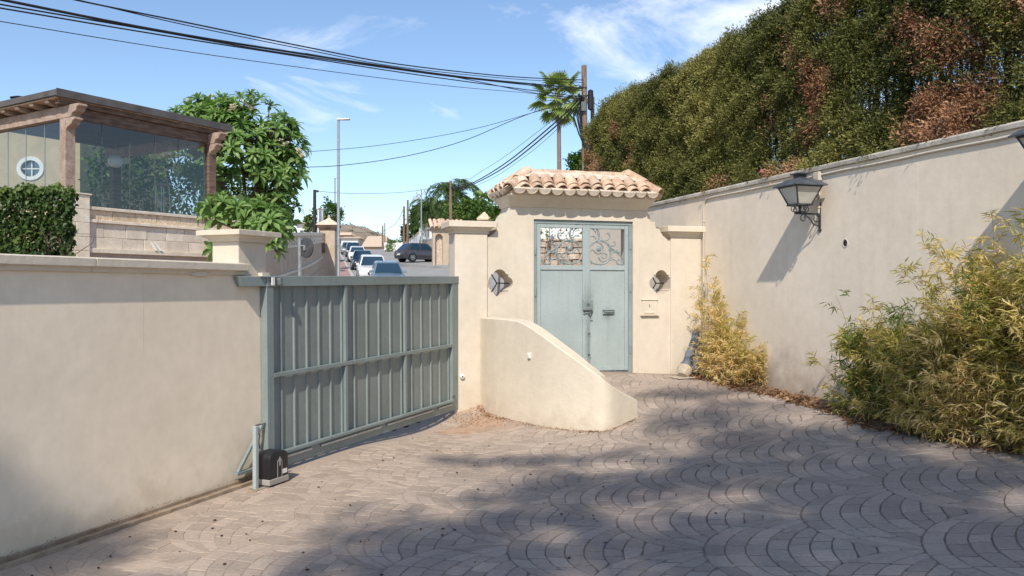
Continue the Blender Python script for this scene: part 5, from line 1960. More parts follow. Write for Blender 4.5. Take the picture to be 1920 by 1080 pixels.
# dry leaves and litter along the foot of the wall
def litter():
    n = 5200
    s = RNG.uniform(-0.05, 7.5, n)
    be = np.array([bed_edge(v) for v in s])
    y = -be * (1.12 - RNG.beta(1.6, 2.0, n) * 1.1)
    sp = RNG.uniform(0, 1, n) > 0.93
    y = y - sp * np.abs(RNG.normal(0, 0.10, n))
    d, nn = np.array(FR.d), np.array(FR.n)
    o = np.array(FR.o)
    P = o + d * s[:, None] + nn * y[:, None]
    P[:, 2] = GZ(P[:, :2]) + RNG.uniform(0.010, 0.035, n)
    D = rand_dirs(n); D[:, 2] *= 0.3
    N = rand_dirs(n) * 0.5 + np.array([0, 0, 1])
    L = RNG.uniform(0.03, 0.085, n)
    o_ = put('leaf_litter', leaves_mesh('leaf_litter', P, D, N, L, L * RNG.uniform(0.15, 0.45, n), 'litter_leaf', RNG.uniform(0, 1, n)), None)
    tag(o_, 'dry brown leaves lying along the foot of the right wall', 'litter', kind='stuff')
    # reddish soil crumbs and scraps washed against the pillar and the wing wall
    n = 1500
    k = RNG.integers(0, len(WING) - 1, n); f = RNG.uniform(0, 1, n)
    W_ = np.array([(a, b2) for a, b2, c in WING])
    P = W_[k] * (1 - f)[:, None] + W_[k + 1] * f[:, None]
    side = np.where(RNG.uniform(0, 1, n) > 0.35, 0.0, 1.0)
    P = P + np.stack([-np.abs(RNG.normal(0, 0.05, n)), -np.abs(RNG.normal(0, 0.05, n))], 1)
    g = side > 0
    P[g] = np.array([-0.5, 10.45]) + RNG.normal(size=(g.sum(), 2)) * np.array([0.30, 0.20])
    P = np.concatenate([P, GZ(P)[:, None] + RNG.uniform(0.006, 0.016, n)[:, None]], 1)
    L = RNG.uniform(0.008, 0.030, n)
    o_ = put('soil_crumbs', leaves_mesh('soil_crumbs', P, rand_dirs(n) * np.array([1, 1, 0.3]), rand_dirs(n) * 0.4 + np.array([0, 0, 1]), L, L * 0.5, 'litter_leaf', RNG.uniform(0, 1, n)), None)
    tag(o_, 'reddish crumbs of soil and leaf washed against the foot of the wing wall', 'debris', kind='stuff')
    # dark seeds and scraps strewn on the paving
    n = 105
    X = RNG.uniform(-3, 2.4, n); Y = RNG.uniform(4.6, 9.5, n)
    q = (X + 3.20) * 0.917 - (Y - 5.0) * 0.398
    k = (q > 0.15) & (RNG.uniform(0, 1, n) > np.clip((X - 0.2) / 3, 0, 0.9))
    X, Y = X[k], Y[k]
    mb = MB()
    for x, y in zip(X, Y):
        r = random.uniform(0.005, 0.0105)
        z = gz(x, y) + 0.008
        a = random.uniform(0, 6.28)
        m_ = Matrix.Translation((x, y, z + r * 0.4)) @ Matrix.Rotation(a, 4, 'Z') @ Matrix.Diagonal((1.5, 0.9, 0.6, 1))
        mb.lathe([(0.0, -r), (r * 0.8, -r * 0.5), (r, 0), (r * 0.7, r * 0.6), (0, r)], 6, m_)
    o_ = put('fallen_seeds', mb, 'bark_dark', None, smooth=60)
    tag(o_, 'small dark seeds and scraps scattered over the sunny paving', 'debris', kind='stuff')
    # soil crumbs and moss line along the gate wall foot
    n = 700
    x = RNG.uniform(-4, 3.0, n)
    o2, d2v, n2 = np.array(FL.o), np.array(FL.d), np.array(FL.n)
    P = o2 + d2v * x[:, None] + n2 * (0.072 - np.abs(RNG.normal(0, 0.006, n)))[:, None]
    P[:, 2] = GZ(P[:, :2]) + RNG.uniform(0.0, 0.05, n) ** 1.0
    L = RNG.uniform(0.006, 0.018, n)
    o_ = put('dry_moss', leaves_mesh('dry_moss', P, unit(rand_dirs(n) + np.array([0, 0, 0.8])), rand_dirs(n) + np.array([0.9, -0.4, 0]), L, L * 0.4, 'bed_moss', RNG.uniform(0, 1, n)), None)
    tag(o_, 'thin line of dry moss and dirt along the foot of the left wall', 'moss', kind='stuff')


noisy('bark_dark', (0.03, 0.018, 0.014), (0.08, 0.04, 0.028), 30)
leafy('bed_moss', (0.12, 0.085, 0.05), (0.18, 0.13, 0.08), (0.24, 0.18, 0.11), trans=0.0)
litter()


# ------------------------------------------------------------------ two old bollards leaning in the corner
def bollard(label, foot, top, concrete_foot, r=0.062):
    a, b2 = Vector((0, 0, 0)), Vector(top) - Vector(foot)
    ax = (b2 - a); L = ax.length
    t = thing('old_bollard', label, 'bollard', foot, 0, 'old bollards leaning in the corner')
    q = ax.to_track_quat('Z', 'Y').to_matrix().to_4x4()
    z0 = 0.13 if concrete_foot else 0.0
    put('shaft', MB().lathe([(0, z0), (r * 1.3, z0), (r * 1.32, z0 + 0.04), (r * 1.05, z0 + 0.06), (r * 1.0, z0 + 0.09), (r * 0.80, L - 0.13), (r * 0.95, L - 0.125), (r * 0.98, L - 0.10), (r * 0.78, L - 0.09), (0, L - 0.088)], 14, q), 'bollard_blue', t, smooth=40)
    put('cap', MB().lathe([(0, L - 0.087), (r * 0.5, L - 0.087), (r * 0.78, L - 0.055), (r * 0.8, L - 0.03), (r * 0.5, L - 0.004), (0, L)], 12, q), 'bollard_blue', t, smooth=50)
    if concrete_foot:
        vs = MB().lathe([(0, -0.03), (0.075, -0.028), (0.098, 0.02), (0.098, 0.09), (0.082, 0.128), (0, 0.129)], 11, q)
        vs.v = [tuple(Vector(p) + Vector((noise.noise(Vector(p) * 14) * 0.02, noise.noise(Vector(p) * 14 + Vector((5, 0, 0))) * 0.02, 0))) for p in vs.v]
        put('concrete_foot', vs, 'concrete', t, smooth=40)
    return t


bf = FD.px(1281, 690, -0.42); bp = FD.w(bf[0], -0.42, 0); zg = gz(bp.x, bp.y)
bt = FD.px(1304, 617, -0.03); tp = FD.w(bt[0], -0.10, bt[1])
bollard('leaning blue grey bollard with a lump of concrete still on its foot', (bp.x, bp.y, zg + 0.05), (tp.x, tp.y, tp.z), True)
bf = FD.px(1297, 690, -0.30); bp2 = FD.w(bf[0] + 0.02, -0.30, 0); zg = gz(bp2.x, bp2.y)
bt = FD.px(1313, 640, -0.03); tp = FD.w(bt[0], -0.08, bt[1])
bollard('second blue grey bollard half hidden behind the first beside yellow bamboo', (bp2.x, bp2.y, zg + 0.02), (tp.x, tp.y, tp.z), False)
bd = thing('cardboard_scrap', 'flat weathered board lying on the paving under the bollards', 'board', FD.w(FD.px(1290, 697, -0.5)[0], -0.46, gz(*FD.w(FD.px(1290, 697, -0.5)[0], -0.46, 0).xy) + 0.012), FD.rz + 0.12)
put('sheet', MB().box(-0.22, 0.22, -0.13, 0.13, 0, 0.008), 'concrete', bd, bev=0.002)

# ------------------------------------------------------------------ glazed pergola on its stone clad base, ivy hedge, house
def gpx(px, py, y=0.0):
    return FG.px(px, py, y)


GL = gpx(398, 300)[0]                                  # far post
zs = gpx(150, 388)[1]                                  # sill
zbm0 = gpx(150, 226)[1]; zbm1 = gpx(150, 203)[1]
zrf0 = gpx(110, 186)[1]; zrf1 = gpx(110, 171)[1]
zb_ = gpx(130, 600)[1]
DG = 4.2
pg = thing('glazed_pergola', 'brown timber pergola with frameless glass sides and flat felt roof', 'pergola', FG.w(0, 0, 0), FG.rz)
for x0 in (-0.12, GL - 0.12):
    for y0 in (0.0, DG):
        p = put('post', MB().box(x0, x0 + 0.24, y0 - 0.02, y0 + 0.2, zs - 0.5, zbm0 - 0.002), 'old_wood' if x0 > 0 else 'sunlit_wood', pg, bev=0.012)  # near posts take the copy with sunlight in its colour
for x0 in (-0.11, GL - 0.13):
    # carved beam end above a carved bracket
    prof = [(DG + 0.4, zbm1), (-0.50, zbm1), (-0.52, zbm1 - 0.05), (-0.44, zbm1 - 0.09), (-0.40, zbm1 - 0.16), (-0.26, zbm1 - 0.2), (-0.22, zbm0), (DG + 0.4, zbm0)]
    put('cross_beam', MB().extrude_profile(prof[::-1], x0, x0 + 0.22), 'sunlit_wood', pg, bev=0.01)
    prof = [(0.45, zbm0 - 0.003), (-0.34, zbm0 - 0.003), (-0.35, zbm0 - 0.05), (-0.25, zbm0 - 0.09), (-0.22, zbm0 - 0.15), (-0.08, zbm0 - 0.20), (-0.024, zbm0 - 0.26), (0.45, zbm0 - 0.26)]
    prof = [(min(p[0], -0.022) if p[0] < 0.4 else -0.022, p[1]) for p in prof]
    put('bracket', MB().extrude_profile(prof[::-1], x0 + 0.012, x0 + 0.208), 'sunlit_wood', pg, bev=0.008)
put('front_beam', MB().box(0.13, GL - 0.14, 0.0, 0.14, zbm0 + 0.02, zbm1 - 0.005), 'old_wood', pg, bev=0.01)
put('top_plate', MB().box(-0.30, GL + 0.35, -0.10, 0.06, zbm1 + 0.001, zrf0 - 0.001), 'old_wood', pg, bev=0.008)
k = 0
y = 0.25
while y < DG + 0.3:
    prof = [(-0.36, zbm1 + 0.10), (-0.33, zbm1 + 0.04), (-0.26, zbm1 + 0.02), (-0.22, zbm1 + 0.002), (GL + 0.3, zbm1 + 0.002), (GL + 0.3, zrf0 - 0.002), (-0.36, zrf0 - 0.002)]
    mb = MB().prism(prof, y, y + 0.15)
    put('rafter', mb, 'sunlit_wood', pg, bev=0.008)
    y += 0.62
put('soffit', MB().box(-0.37, GL + 0.4, -0.1, DG + 0.6, zrf0, zrf0 + 0.03), 'terracotta', pg)
put('roof', MB().box(-0.42, GL + 0.46, -0.22, DG + 0.7, zrf0 + 0.031, zrf1), 'roof_felt', pg, bev=0.012)
put('roof_edge', MB().box(-0.43, GL + 0.47, -0.235, -0.221, zrf0 + 0.015, zrf1 + 0.012), 'roof_felt', pg, bev=0.003)
vx, vz = gpx(42, 178, 1.4)
put('roof_vent', MB().lathe([(0, 0), (0.05, 0), (0.05, 0.05), (0.19, 0.055), (0.20, 0.075), (0.08, 0.115), (0, 0.12)], 14, Matrix.Translation((-0.18, 1.75, zrf1))), 'black_iron', pg, smooth=40)
gx = [0.13] + [gpx(p, 300)[0] for p in (194, 246, 293, 337)] + [GL - 0.13]
for i in range(5):
    put('glass_pane', MB().box(gx[i] + 0.008, gx[i + 1] - 0.008, 0.055, 0.067, zs + 0.03, zbm0 + 0.015), 'pane_glass', pg)
    if i:
        put('pane_edge', MB().box(gx[i] - 0.007, gx[i] + 0.007, 0.052, 0.070, zs + 0.03, zbm0 + 0.015), 'grimy_metal', pg)
for i in range(5):
    y0 = 0.2 + i * (DG - 0.2) / 5
    y1 = 0.2 + (i + 1) * (DG - 0.2) / 5
    put('glass_pane', MB().box(-0.012, 0.0, y0 + 0.008, y1 - 0.008, zs + 0.03, zbm0 - 0.003), 'pane_glass', pg)
    if i:
        put('pane_edge', MB().box(-0.014, 0.002, y0 - 0.007, y0 + 0.007, zs + 0.03, zbm0 - 0.003), 'silver_trim', pg)
put('sill_track', MB().box(0.13, GL - 0.13, 0.02, 0.10, zs, zs + 0.028), 'old_wood', pg, bev=0.004)
put('sill_track', MB().box(-0.05, 0.04, 0.22, DG, zs, zs + 0.028), 'old_wood', pg, bev=0.004)
put('ceiling', MB().box(0.14, GL - 0.14, 0.15, DG, zbm1 - 0.02, zbm1 - 0.002), 'roof_felt', pg)
put('floor', MB().box(0.0, GL, 0.14, DG, zs - 0.45, zs - 0.40), 'pink_pavement', pg)
lx_, lz_ = gpx(217, 302, 1.6)
gl_ = thing('globe_lamp', 'white glass globe lamp hanging inside the glazed pergola', 'lamp', FG.w(lx_, 1.6, lz_), FG.rz)
put('globe', MB().lathe([(0.19 * math.sin(math.pi * k / 12) + 0.0005, -0.17 * math.cos(math.pi * k / 12)) for k in range(13)], 20), 'globe_white', gl_, smooth=60)
put('cord', MB().tube([(0, 0, 0.17), (0, 0, zbm1 - 0.02 - lz_)], 0.006, 5), 'silver_trim', gl_)
sx_, sz_ = gpx(305, 345, 1.2)
bs = thing('bar_stool', 'tall bar stool with wooden seat behind the pergola glass', 'stool', FG.w(sx_, 1.2, zs - 0.40), FG.rz)
sh = sz_ - zs + 0.40
put('seat', MB().box(-0.18, 0.18, -0.17, 0.17, sh - 0.06, sh), 'sunlit_wood', bs, bev=0.02)
for a, b2 in ((-1, -1), (1, -1), (1, 1), (-1, 1)):
    put('leg', MB().tube([(a * 0.11, b2 * 0.11, sh - 0.061), (a * 0.16, b2 * 0.16, 0)], 0.014, 6), 'silver_trim', bs)

# stone clad base below the glass
bw_ = thing('clad_garden_wall', 'pale stone block wall with ledges under the glazed pergola', 'wall', FG.w(0, -0.22, 0), FG.rz)
yb = -0.22


def bpx(px, py):
    return FG.px(px, py, yb)


xw0 = bpx(166, 440)[0]; xw1 = bpx(476, 470)[0]
zl = [bpx(168, p)[1] for p in (387, 393, 411, 417, 444, 465, 474)]
put('core', MB().box(xw0 - 0.4, xw1, 0.05, 0.42, -0.2, zl[0] - 0.03), 'joint_dark', bw_)
put('ledge', MB().box(xw0, xw1, -0.05, 0.30, zl[1], zl[0]), 'block_stone', bw_, bev=0.008)
put('ledge', MB().box(xw0, xw1, -0.045, 0.05, zl[3], zl[2]), 'block_stone', bw_, bev=0.008)
put('ledge', MB().box(xw0 - 0.4, xw1, -0.045, 0.05, zl[6], zl[5]), 'block_stone', bw_, bev=0.008)
put('plinth', MB().box(xw0 - 0.4, xw1, 0.0, 0.05, -0.2, zl[6] - 0.001), 'tan_render', bw_)
rb = random.Random(8)
for (z0, z1, w, off, mt, yy) in ((zl[2] + 0.004, zl[1] - 0.004, 0.62, 0.0, 'rough_block', 0.0), (zl[4] + 0.003, zl[3] - 0.004, 0.56, 0.13, 'block_stone', 0.012), (zl[5] + 0.004, zl[4] - 0.003, 0.60, 0.38, 'block_stone', 0.012)):
    x = xw0 - off
    while x < xw1:
        ww_ = w * rb.uniform(0.9, 1.1)
        a = max(x, xw0)
        if x + ww_ - a > 0.1:
            put('block', MB().box(a + 0.004, x + ww_ - 0.004, yy + rb.uniform(-0.004, 0.004), 0.049, z0, z1), mt, bw_, bev=0.007)
        x += ww_
# pier beside it
px0 = bpx(124, 400)[0]; px1 = bpx(165, 400)[0]
zp = [FG.px(145, p, yb - 0.06)[1] for p in (364, 391, 416, 443, 470, 520)]
for i in range(5):
    xs2 = [px0, px0 + (0.36 if i % 2 == 0 else 0.28) * (px1 - px0) / 0.5 * 0.5, px1]
    for j in range(2):
        put('pier_block', MB().box(xs2[j] + 0.003, xs2[j + 1] - 0.003, -0.08, 0.048, zp[i + 1] + 0.003, zp[i] - 0.003), 'block_stone', bw_, bev=0.007)
put('pier_cap', MB().box(px0 - 0.03, px1 + 0.03, -0.11, 0.30, zp[0], zp[0] + 0.035), 'block_stone', bw_, bev=0.006)
# two slats leaning on the lower ledge
for i, (p0, p1) in enumerate(((283, 289), (290, 298))):
    a = bpx(p0, 452); b2 = bpx(p1, 468)
    sl_ = thing('wooden_slat', ['first of two pale slats leaning on the block wall, the one nearer the pergola pier', 'second of two pale slats leaning on the block wall, nearer the gate pillar'][i], 'slat', FG.w(b2[0], -0.29, zl[5] + 0.003), FG.rz, 'slats leaning on the block wall')
    put('board', MB().hexa([(-0.03, 0, 0), (0.05, 0, 0), (0.05, 0.02, 0), (-0.03, 0.02, 0), (a[0] - b2[0] - 0.03, 0.05, 0.20), (a[0] - b2[0] + 0.02, 0.05, 0.20), (a[0] - b2[0] + 0.02, 0.07, 0.20), (a[0] - b2[0] - 0.03, 0.07, 0.20)]), 'white_render', sl_)

# ivy hedge in front on the left
iv = thing('ivy_hedge', 'clipped dark green ivy hedge above the left wall coping', 'hedge', at(60, 600, 15.2))
n = 9500
lo = at(-140, 520, 15.2); hi = at(138, 352, 15.2)
W_ = hi.x - lo.x
cx0 = iv.location
rg = np.random.default_rng(44)
u = rg.uniform(0, 1, n); v = rg.uniform(0, 1, n)
face = rg.uniform(0, 1, n)
X = lo.x + W_ * u - cx0.x
Zt = hi.z + 0.03 * np.sin(u * 30) + 0.03 * np.sin(u * 71)
Zh = lo.z + (Zt - lo.z) * v - cx0.z
Yv = rg.normal(0, 0.06, n) + 0.08 * np.sin(X * 5 + Zh * 4) + rg.uniform(0, 0.12, n)
top = face > 0.8
Zh[top] = Zt[top] - cx0.z + rg.normal(0, 0.03, top.sum()); Yv[top] = rg.uniform(0, 1.0, top.sum())
side = (face > 0.72) & ~top
X[side] = hi.x - cx0.x + rg.normal(-0.05, 0.05, side.sum()) - 0.10 * (1 - v[side]); Yv[side] = rg.uniform(0, 1.0, side.sum())
keep = ~((X > hi.x - cx0.x - 0.42) & (v < 0.22) & (rg.uniform(0, 1, n) > 0.25))
X = X - 0.62 * np.maximum(Yv, 0)                       # its end face runs square to the garden wall
P = np.stack([X, Yv, Zh], 1)[keep]; m = len(P)
N = unit(np.array([0, -0.9, 0.6]) + rg.normal(size=(m, 3)) * 0.6)
D = unit(np.array([0, -0.3, -0.7]) + rg.normal(size=(m, 3)) * 0.6)
L = rg.uniform(0.07, 0.13, m)
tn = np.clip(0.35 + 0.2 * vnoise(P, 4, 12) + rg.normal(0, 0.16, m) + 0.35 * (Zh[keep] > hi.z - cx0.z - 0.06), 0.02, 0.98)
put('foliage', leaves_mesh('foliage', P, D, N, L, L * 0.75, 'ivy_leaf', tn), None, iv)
mb = MB()
for k in range(26):
    x0 = rg.uniform(lo.x, hi.x) - cx0.x if k < 12 else hi.x - cx0.x - rg.uniform(0.0, 0.55)
    z0 = lo.z - cx0.z
    pts = [(x0 + rg.normal(0, 0.06) * j, 0.02 + rg.normal(0, 0.03), z0 + 0.0 + (rg.uniform(0.15, 0.30)) * j) for j in range(5)]
    mb.tube(pts, [0.014, 0.012, 0.010, 0.007, 0.004], 5)
put('stem', mb, 'bark', iv)
put('heart', MB().box(lo.x - cx0.x, hi.x - cx0.x - 0.25, 0.25, 0.8, lo.z - cx0.z - 1.0, hi.z - cx0.z - 0.18), 'dark_core', iv) if False else None

# yellow house with an oval window, seen through the side glass
ho = at(60, 600, 27.0)
hs = thing('yellow_house', 'yellow rendered house with a white oval window behind the pergola', 'house', (ho.x, 27.0, 0))
hl = at(-420, 0, 27).x - ho.x; hr = at(150, 0, 27).x - ho.x
wz0, wz1 = 2.0, at(0, 232, 27).z
ow = at(58, 316, 27)
ell = [(ow.x - ho.x + 0.36 * math.cos(2 * math.pi * k / 28), ow.z + 0.31 * math.sin(2 * math.pi * k / 28)) for k in range(28)]
put('wall', MB().prism([(hl, wz0), (hr, wz0), (hr, wz1), (hl, wz1)], 0, 0.3, [ell]), 'yellow_render', hs)
put('side_wall', MB().box(hr - 0.3, hr, 0.301, 7, wz0, wz1), 'yellow_render', hs)
put('roof', MB().box(hl - 0.2, hr + 0.3, -0.3, 7.2, wz1 + 0.001, wz1 + 0.2), 'terracotta', hs)
fr_out = [(ow.x - ho.x + 0.46 * math.cos(2 * math.pi * k / 28), ow.z + 0.40 * math.sin(2 * math.pi * k / 28)) for k in range(28)]
fr_in = [(ow.x - ho.x + 0.325 * math.cos(2 * math.pi * k / 28), ow.z + 0.275 * math.sin(2 * math.pi * k / 28)) for k in range(28)]
wf = put('window_frame', MB().prism(fr_out, -0.05, -0.002, [fr_in]), 'white_render', hs)
put('glazing', MB().prism(fr_in, 0.10, 0.12), 'car_glass', wf)
mb = MB().box(ow.x - ho.x - 0.02, ow.x - ho.x + 0.02, 0.05, 0.08, ow.z - 0.29, ow.z + 0.29)
mb.box(ow.x - ho.x - 0.34, ow.x - ho.x + 0.34, 0.051, 0.079, ow.z - 0.02, ow.z + 0.02)
put('mullion', mb, 'white_render', wf)

# garden hedge behind the pergola, filling the view through its glass
hb = FG.w(3.0, DG + 1.4, 0)
gh = thing('garden_hedge', 'leafy garden hedge seen through the pergola glass', 'hedge', (hb.x, hb.y, 0), FG.rz)
n = 11000
rg = np.random.default_rng(45)
P = np.stack([rg.uniform(0.75, 9.0, n), rg.normal(0, 0.14, n), rg.uniform(zs - 0.6, gpx(300, 292, DG + 1.4)[1], n) + 0.0], 1)
P[:, 1] += 0.12 * vnoise(P, 3, 3)
P[:, 2] += 0.12 * vnoise(P, 2.0, 4) * (P[:, 2] > zs + 0.6)
keep = vnoise(P, 4, 5) > -1.1
P = P[keep]; m = len(P)
L = rg.uniform(0.10, 0.20, m)
put('foliage', leaves_mesh('foliage', P, rand_dirs(m) + np.array([0, -0.3, 0.0]), unit(rand_dirs(m) * 0.7 + np.array([0, -0.7, 0.6])), L, L * 0.6, 'bush_leaf', np.clip(0.42 + 0.22 * vnoise(P, 3, 6) + rg.normal(0, 0.15, m), 0.02, 0.98)), None, gh)
mb = MB()
for k in range(9):
    mb.tube([(0.9 + k * 0.9, 0.05, 1.5), (0.95 + k * 0.9, 0.0, zs + 0.9)], [0.05, 0.02], 6)
put('stem', mb, 'bark', gh)


# ------------------------------------------------------------------ frangipani tree: rosettes of long leaves at the branch ends
def rosette_mesh(seed, n_leaf=17, L0=0.30):
    rg = random.Random(seed)
    V, Fq, T = [], [], []
    for i in range(n_leaf):
        az = i * 2.39996 + rg.uniform(-0.2, 0.2)
        el = R(78 - 88 * (i / n_leaf) ** 0.8 + rg.uniform(-9, 9))
        L = L0 * rg.uniform(0.75, 1.15) * (0.62 + 0.5 * min(1, i / n_leaf * 1.6))
        W = L * 0.29
        d = Vector((math.cos(az), math.sin(az), 0)); s = Vector((-d.y, d.x, 0))
        tn = 0.5 + rg.uniform(-0.3, 0.3) + 0.15 * (0.5 - i / n_leaf)
        ctr = []
        p = Vector((0, 0, 0)) + d * 0.012
        e = el
        st = 4
        for j in range(st + 1):
            ctr.append(p.copy())
            p = p + (d * math.cos(e) + Vector((0, 0, math.sin(e)))) * (L / st)
            e -= R(13)
        ws = [0.12, 0.62, 1.0, 0.80, 0.04]
        b0 = len(V)
        for j in range(st + 1):
            up_ = Vector((0, 0, 1)) * (0.16 * W * ws[j])
            V += [ctr[j] + s * (W / 2 * ws[j]) + up_, ctr[j], ctr[j] - s * (W / 2 * ws[j]) + up_]
            T += [tn, tn + 0.12, tn]
        for j in range(st):
            a = b0 + j * 3
            Fq += [(a, a + 1, a + 4, a + 3), (a + 1, a + 2, a + 5, a + 4)]
    return fast_mesh('leaf_rosette', np.array([tuple(v) for v in V]), np.array(Fq), 'frangipani_leaf', np.clip(T, 0.02, 0.98), smooth=True)


ROS = [rosette_mesh(50 + k) for k in range(5)]


def flower_mesh(seed):
    rg = np.random.default_rng(seed)
    C, D, N = [], [], []
    for k in range(9):
        c = rg.normal(size=3) * np.array([0.09, 0.09, 0.05])
        ax = rg.normal(size=3) * 0.4 + np.array([0, 0, 1])
        for j in range(5):
            a = j * 1.2566
            C.append(c); D.append((math.cos(a), math.sin(a), 0.35)); N.append(ax)
    return leaves_mesh('blossom', np.array(C), np.array(D), np.array(N), np.full(len(C), 0.085), np.full(len(C), 0.06), 'frangipani_flower', rg.uniform(0, 1, len(C)))


FLW = [flower_mesh(k) for k in range(3)]


def frangipani(label, base, blobs, seed, flowers, scale=1.0, trunk_r=0.11):
    """blobs: (centre, radii, count)"""
    rg = random.Random(seed)
    t = thing('frangipani_tree', label, 'tree', base, 0)
    br = MB()
    tips = []
    for (c, rad, cnt) in blobs:
        c = Vector(c) - Vector(base)
        pts = []
        tries = 0
        while len(pts) < cnt and tries < cnt * 60:
            tries += 1
            d = Vector((rg.gauss(0, 1), rg.gauss(0, 1), rg.gauss(0, 1))).normalized()
            if d.z < -0.55 or (d.y > 0.55 and rg.random() < 0.6):
                continue
            k = rg.choice((1.0, 1.0, 0.95, 0.86, 0.72, 0.55))
            lump = 1 + 0.13 * noise.noise(d * 2.2 + Vector((seed, 0, 0)))
            q = c + Vector((d.x * rad[0], d.y * rad[1], d.z * rad[2])) * k * lump
            if all((q - o_).length > 0.235 * scale for o_ in pts):
                pts.append(q); tips.append((q, d, c))
    # limbs
    top = Vector(blobs[0][0]) - Vector(base)
    fork = top * 0.42
    fork.z = max(0.5, top.z - blobs[0][1][2] * 1.15)
    br.tube([(0, 0, -0.6), (0.03, 0.02, fork.z * 0.5), fork], [trunk_r * 1.15, trunk_r, trunk_r * 0.8], 9)
    limbs = []
    for k in range(9):
        a = k * 0.7 + rg.uniform(-0.2, 0.2)
        c = Vector(blobs[k % len(blobs)][0]) - Vector(base)
        rd = blobs[k % len(blobs)][1]
        e = c + Vector((math.cos(a) * rd[0] * 0.5, math.sin(a) * rd[1] * 0.5, rg.uniform(-0.35, 0.3) * rd[2]))
        md = fork.lerp(e, 0.5) + Vector((math.cos(a) * 0.15, math.sin(a) * 0.15, -0.05))
        br.tube([fork, md, e], [trunk_r * 0.6, trunk_r * 0.45, trunk_r * 0.3], 7)
        limbs += [e, md]
    for q, d, c in tips:
        s_ = min(limbs, key=lambda l: (l - q).length)
        md = s_.lerp(q, 0.55) + Vector((0, 0, -0.06))
        br.tube([s_, md, q], [0.028, 0.022, 0.016], 5, cap=False)
    put('trunk', br, 'bark', t, smooth=60)
    for i, (q, d, c) in enumerate(tips):
        o = bpy.data.objects.new('leaf_rosette', ROS[rg.randrange(5)])
        COL.objects.link(o); o.parent = t
        ax = (d * 0.8 + Vector((rg.gauss(0, .2), rg.gauss(0, .2), 0.75))).normalized()
        m_ = Matrix.Translation(q) @ ax.to_track_quat('Z', 'Y').to_matrix().to_4x4() @ Matrix.Rotation(rg.uniform(0, 6.28), 4, 'Z') @ Matrix.Scale(scale * rg.uniform(0.85, 1.2), 4)
        o.matrix_basis = m_
        if i in flowers or (flowers == 'some' and rg.random() < 0.0):
            o2 = bpy.data.objects.new('blossom', FLW[i % 3]); COL.objects.link(o2); o2.parent = t
            o2.matrix_basis = Matrix.Translation(q + ax * 0.20) @ ax.to_track_quat('Z', 'Y').to_matrix().to_4x4()
    return t


YT = 24.6


def A(px, py, Y=YT):
    return at(px, py, Y)


frangipani('large frangipani tree with cream blossoms rising behind the far pergola post', A(470, 560), [
    (A(452, 292), (1.80, 1.5, 1.80), 150), (A(396, 232), (1.2, 1.0, 0.80), 50), (A(520, 300), (0.88, 1.0, 1.28), 60), (A(514, 395), (0.70, 0.9, 0.95), 34)], 5,
    set(range(2, 300, 12)), 1.16)
frangipani('low frangipani bush spreading in front of the block wall behind gate pillar', A(455, 560, 16.6), [
    (A(432, 398, 16.6), (0.50, 0.45, 0.30), 17), (A(490, 410, 16.6), (0.42, 0.4, 0.28), 13), (A(520, 428, 16.6), (0.16, 0.4, 0.36), 9), (A(408, 462, 16.6), (0.10, 0.2, 0.16), 3), (A(517, 465, 16.6), (0.10, 0.3, 0.16), 3)], 9,
    {4}, 1.0, 0.07)
dk = A(492, 392, 26.5)
cb = thing('shade_shrub', 'dark spiky shrub in the shade under the large frangipani', 'shrub', (dk.x, dk.y, dk.z - 2.0))
blob_leaves('foliage', cb, 'dark_leaf', (-0.1, 0, 1.8), (0.85, 0.5, 0.7), 1700, 0.20, 0.28, seed=61, tone=0.4)
put('stem', MB().tube([(0, 0, -0.3), (0, 0, 1.6)], 0.08, 7), 'bark', cb)

# ------------------------------------------------------------------ rounded street wall with balusters and a tiled corner pier
wallp = [(468, 20.5), (500, 23.2), (530, 26.0), (558, 29.5), (580, 34.0), (594, 39.0), (603, 44.5)]
wp = [at(px, 540, Y) for px, Y in wallp]
cw = thing('street_wall', 'curved tan block wall with row of small balusters across the street', 'wall', (wp[0].x, wp[0].y, 0))
sm = smooth_curve([(p.x - wp[0].x, p.y - wp[0].y, 0) for p in wp], 6)
vs, fs = [], []
L_ = [0]
for i in range(1, len(sm)):
    L_.append(L_[-1] + (sm[i] - sm[i - 1]).length)


def ztop(p):
    y = p.y + wp[0].y
    return EYE + (540 - 436) / F * y


def wall_ring(name, mat, d0, d1, f0, f1):
    vs, fs = [], []
    for i, p in enumerate(sm):
        t = (sm[min(i + 1, len(sm) - 1)] - sm[max(i - 1, 0)]).normalized()
        nn = Vector((t.y, -t.x, 0))
        zt_ = ztop(p); zb2 = zt_ - 3.4
        a = p + nn * d0; b2 = p + nn * d1
        z0, z1 = zt_ - f0, zt_ - f1
        vs += [(a.x, a.y, z0), (a.x, a.y, z1), (b2.x, b2.y, z1), (b2.x, b2.y, z0)]
    for i in range(len(sm) - 1):
        for j in range(4):
            q, r2 = i * 4 + j, i * 4 + (j + 1) % 4
            fs.append((q, r2, r2 + 4, q + 4))
    fs += [(3, 2, 1, 0), tuple(len(sm) * 4 - 4 + j for j in range(4))]
    return put(name, MB().add(vs, fs), mat, cw)


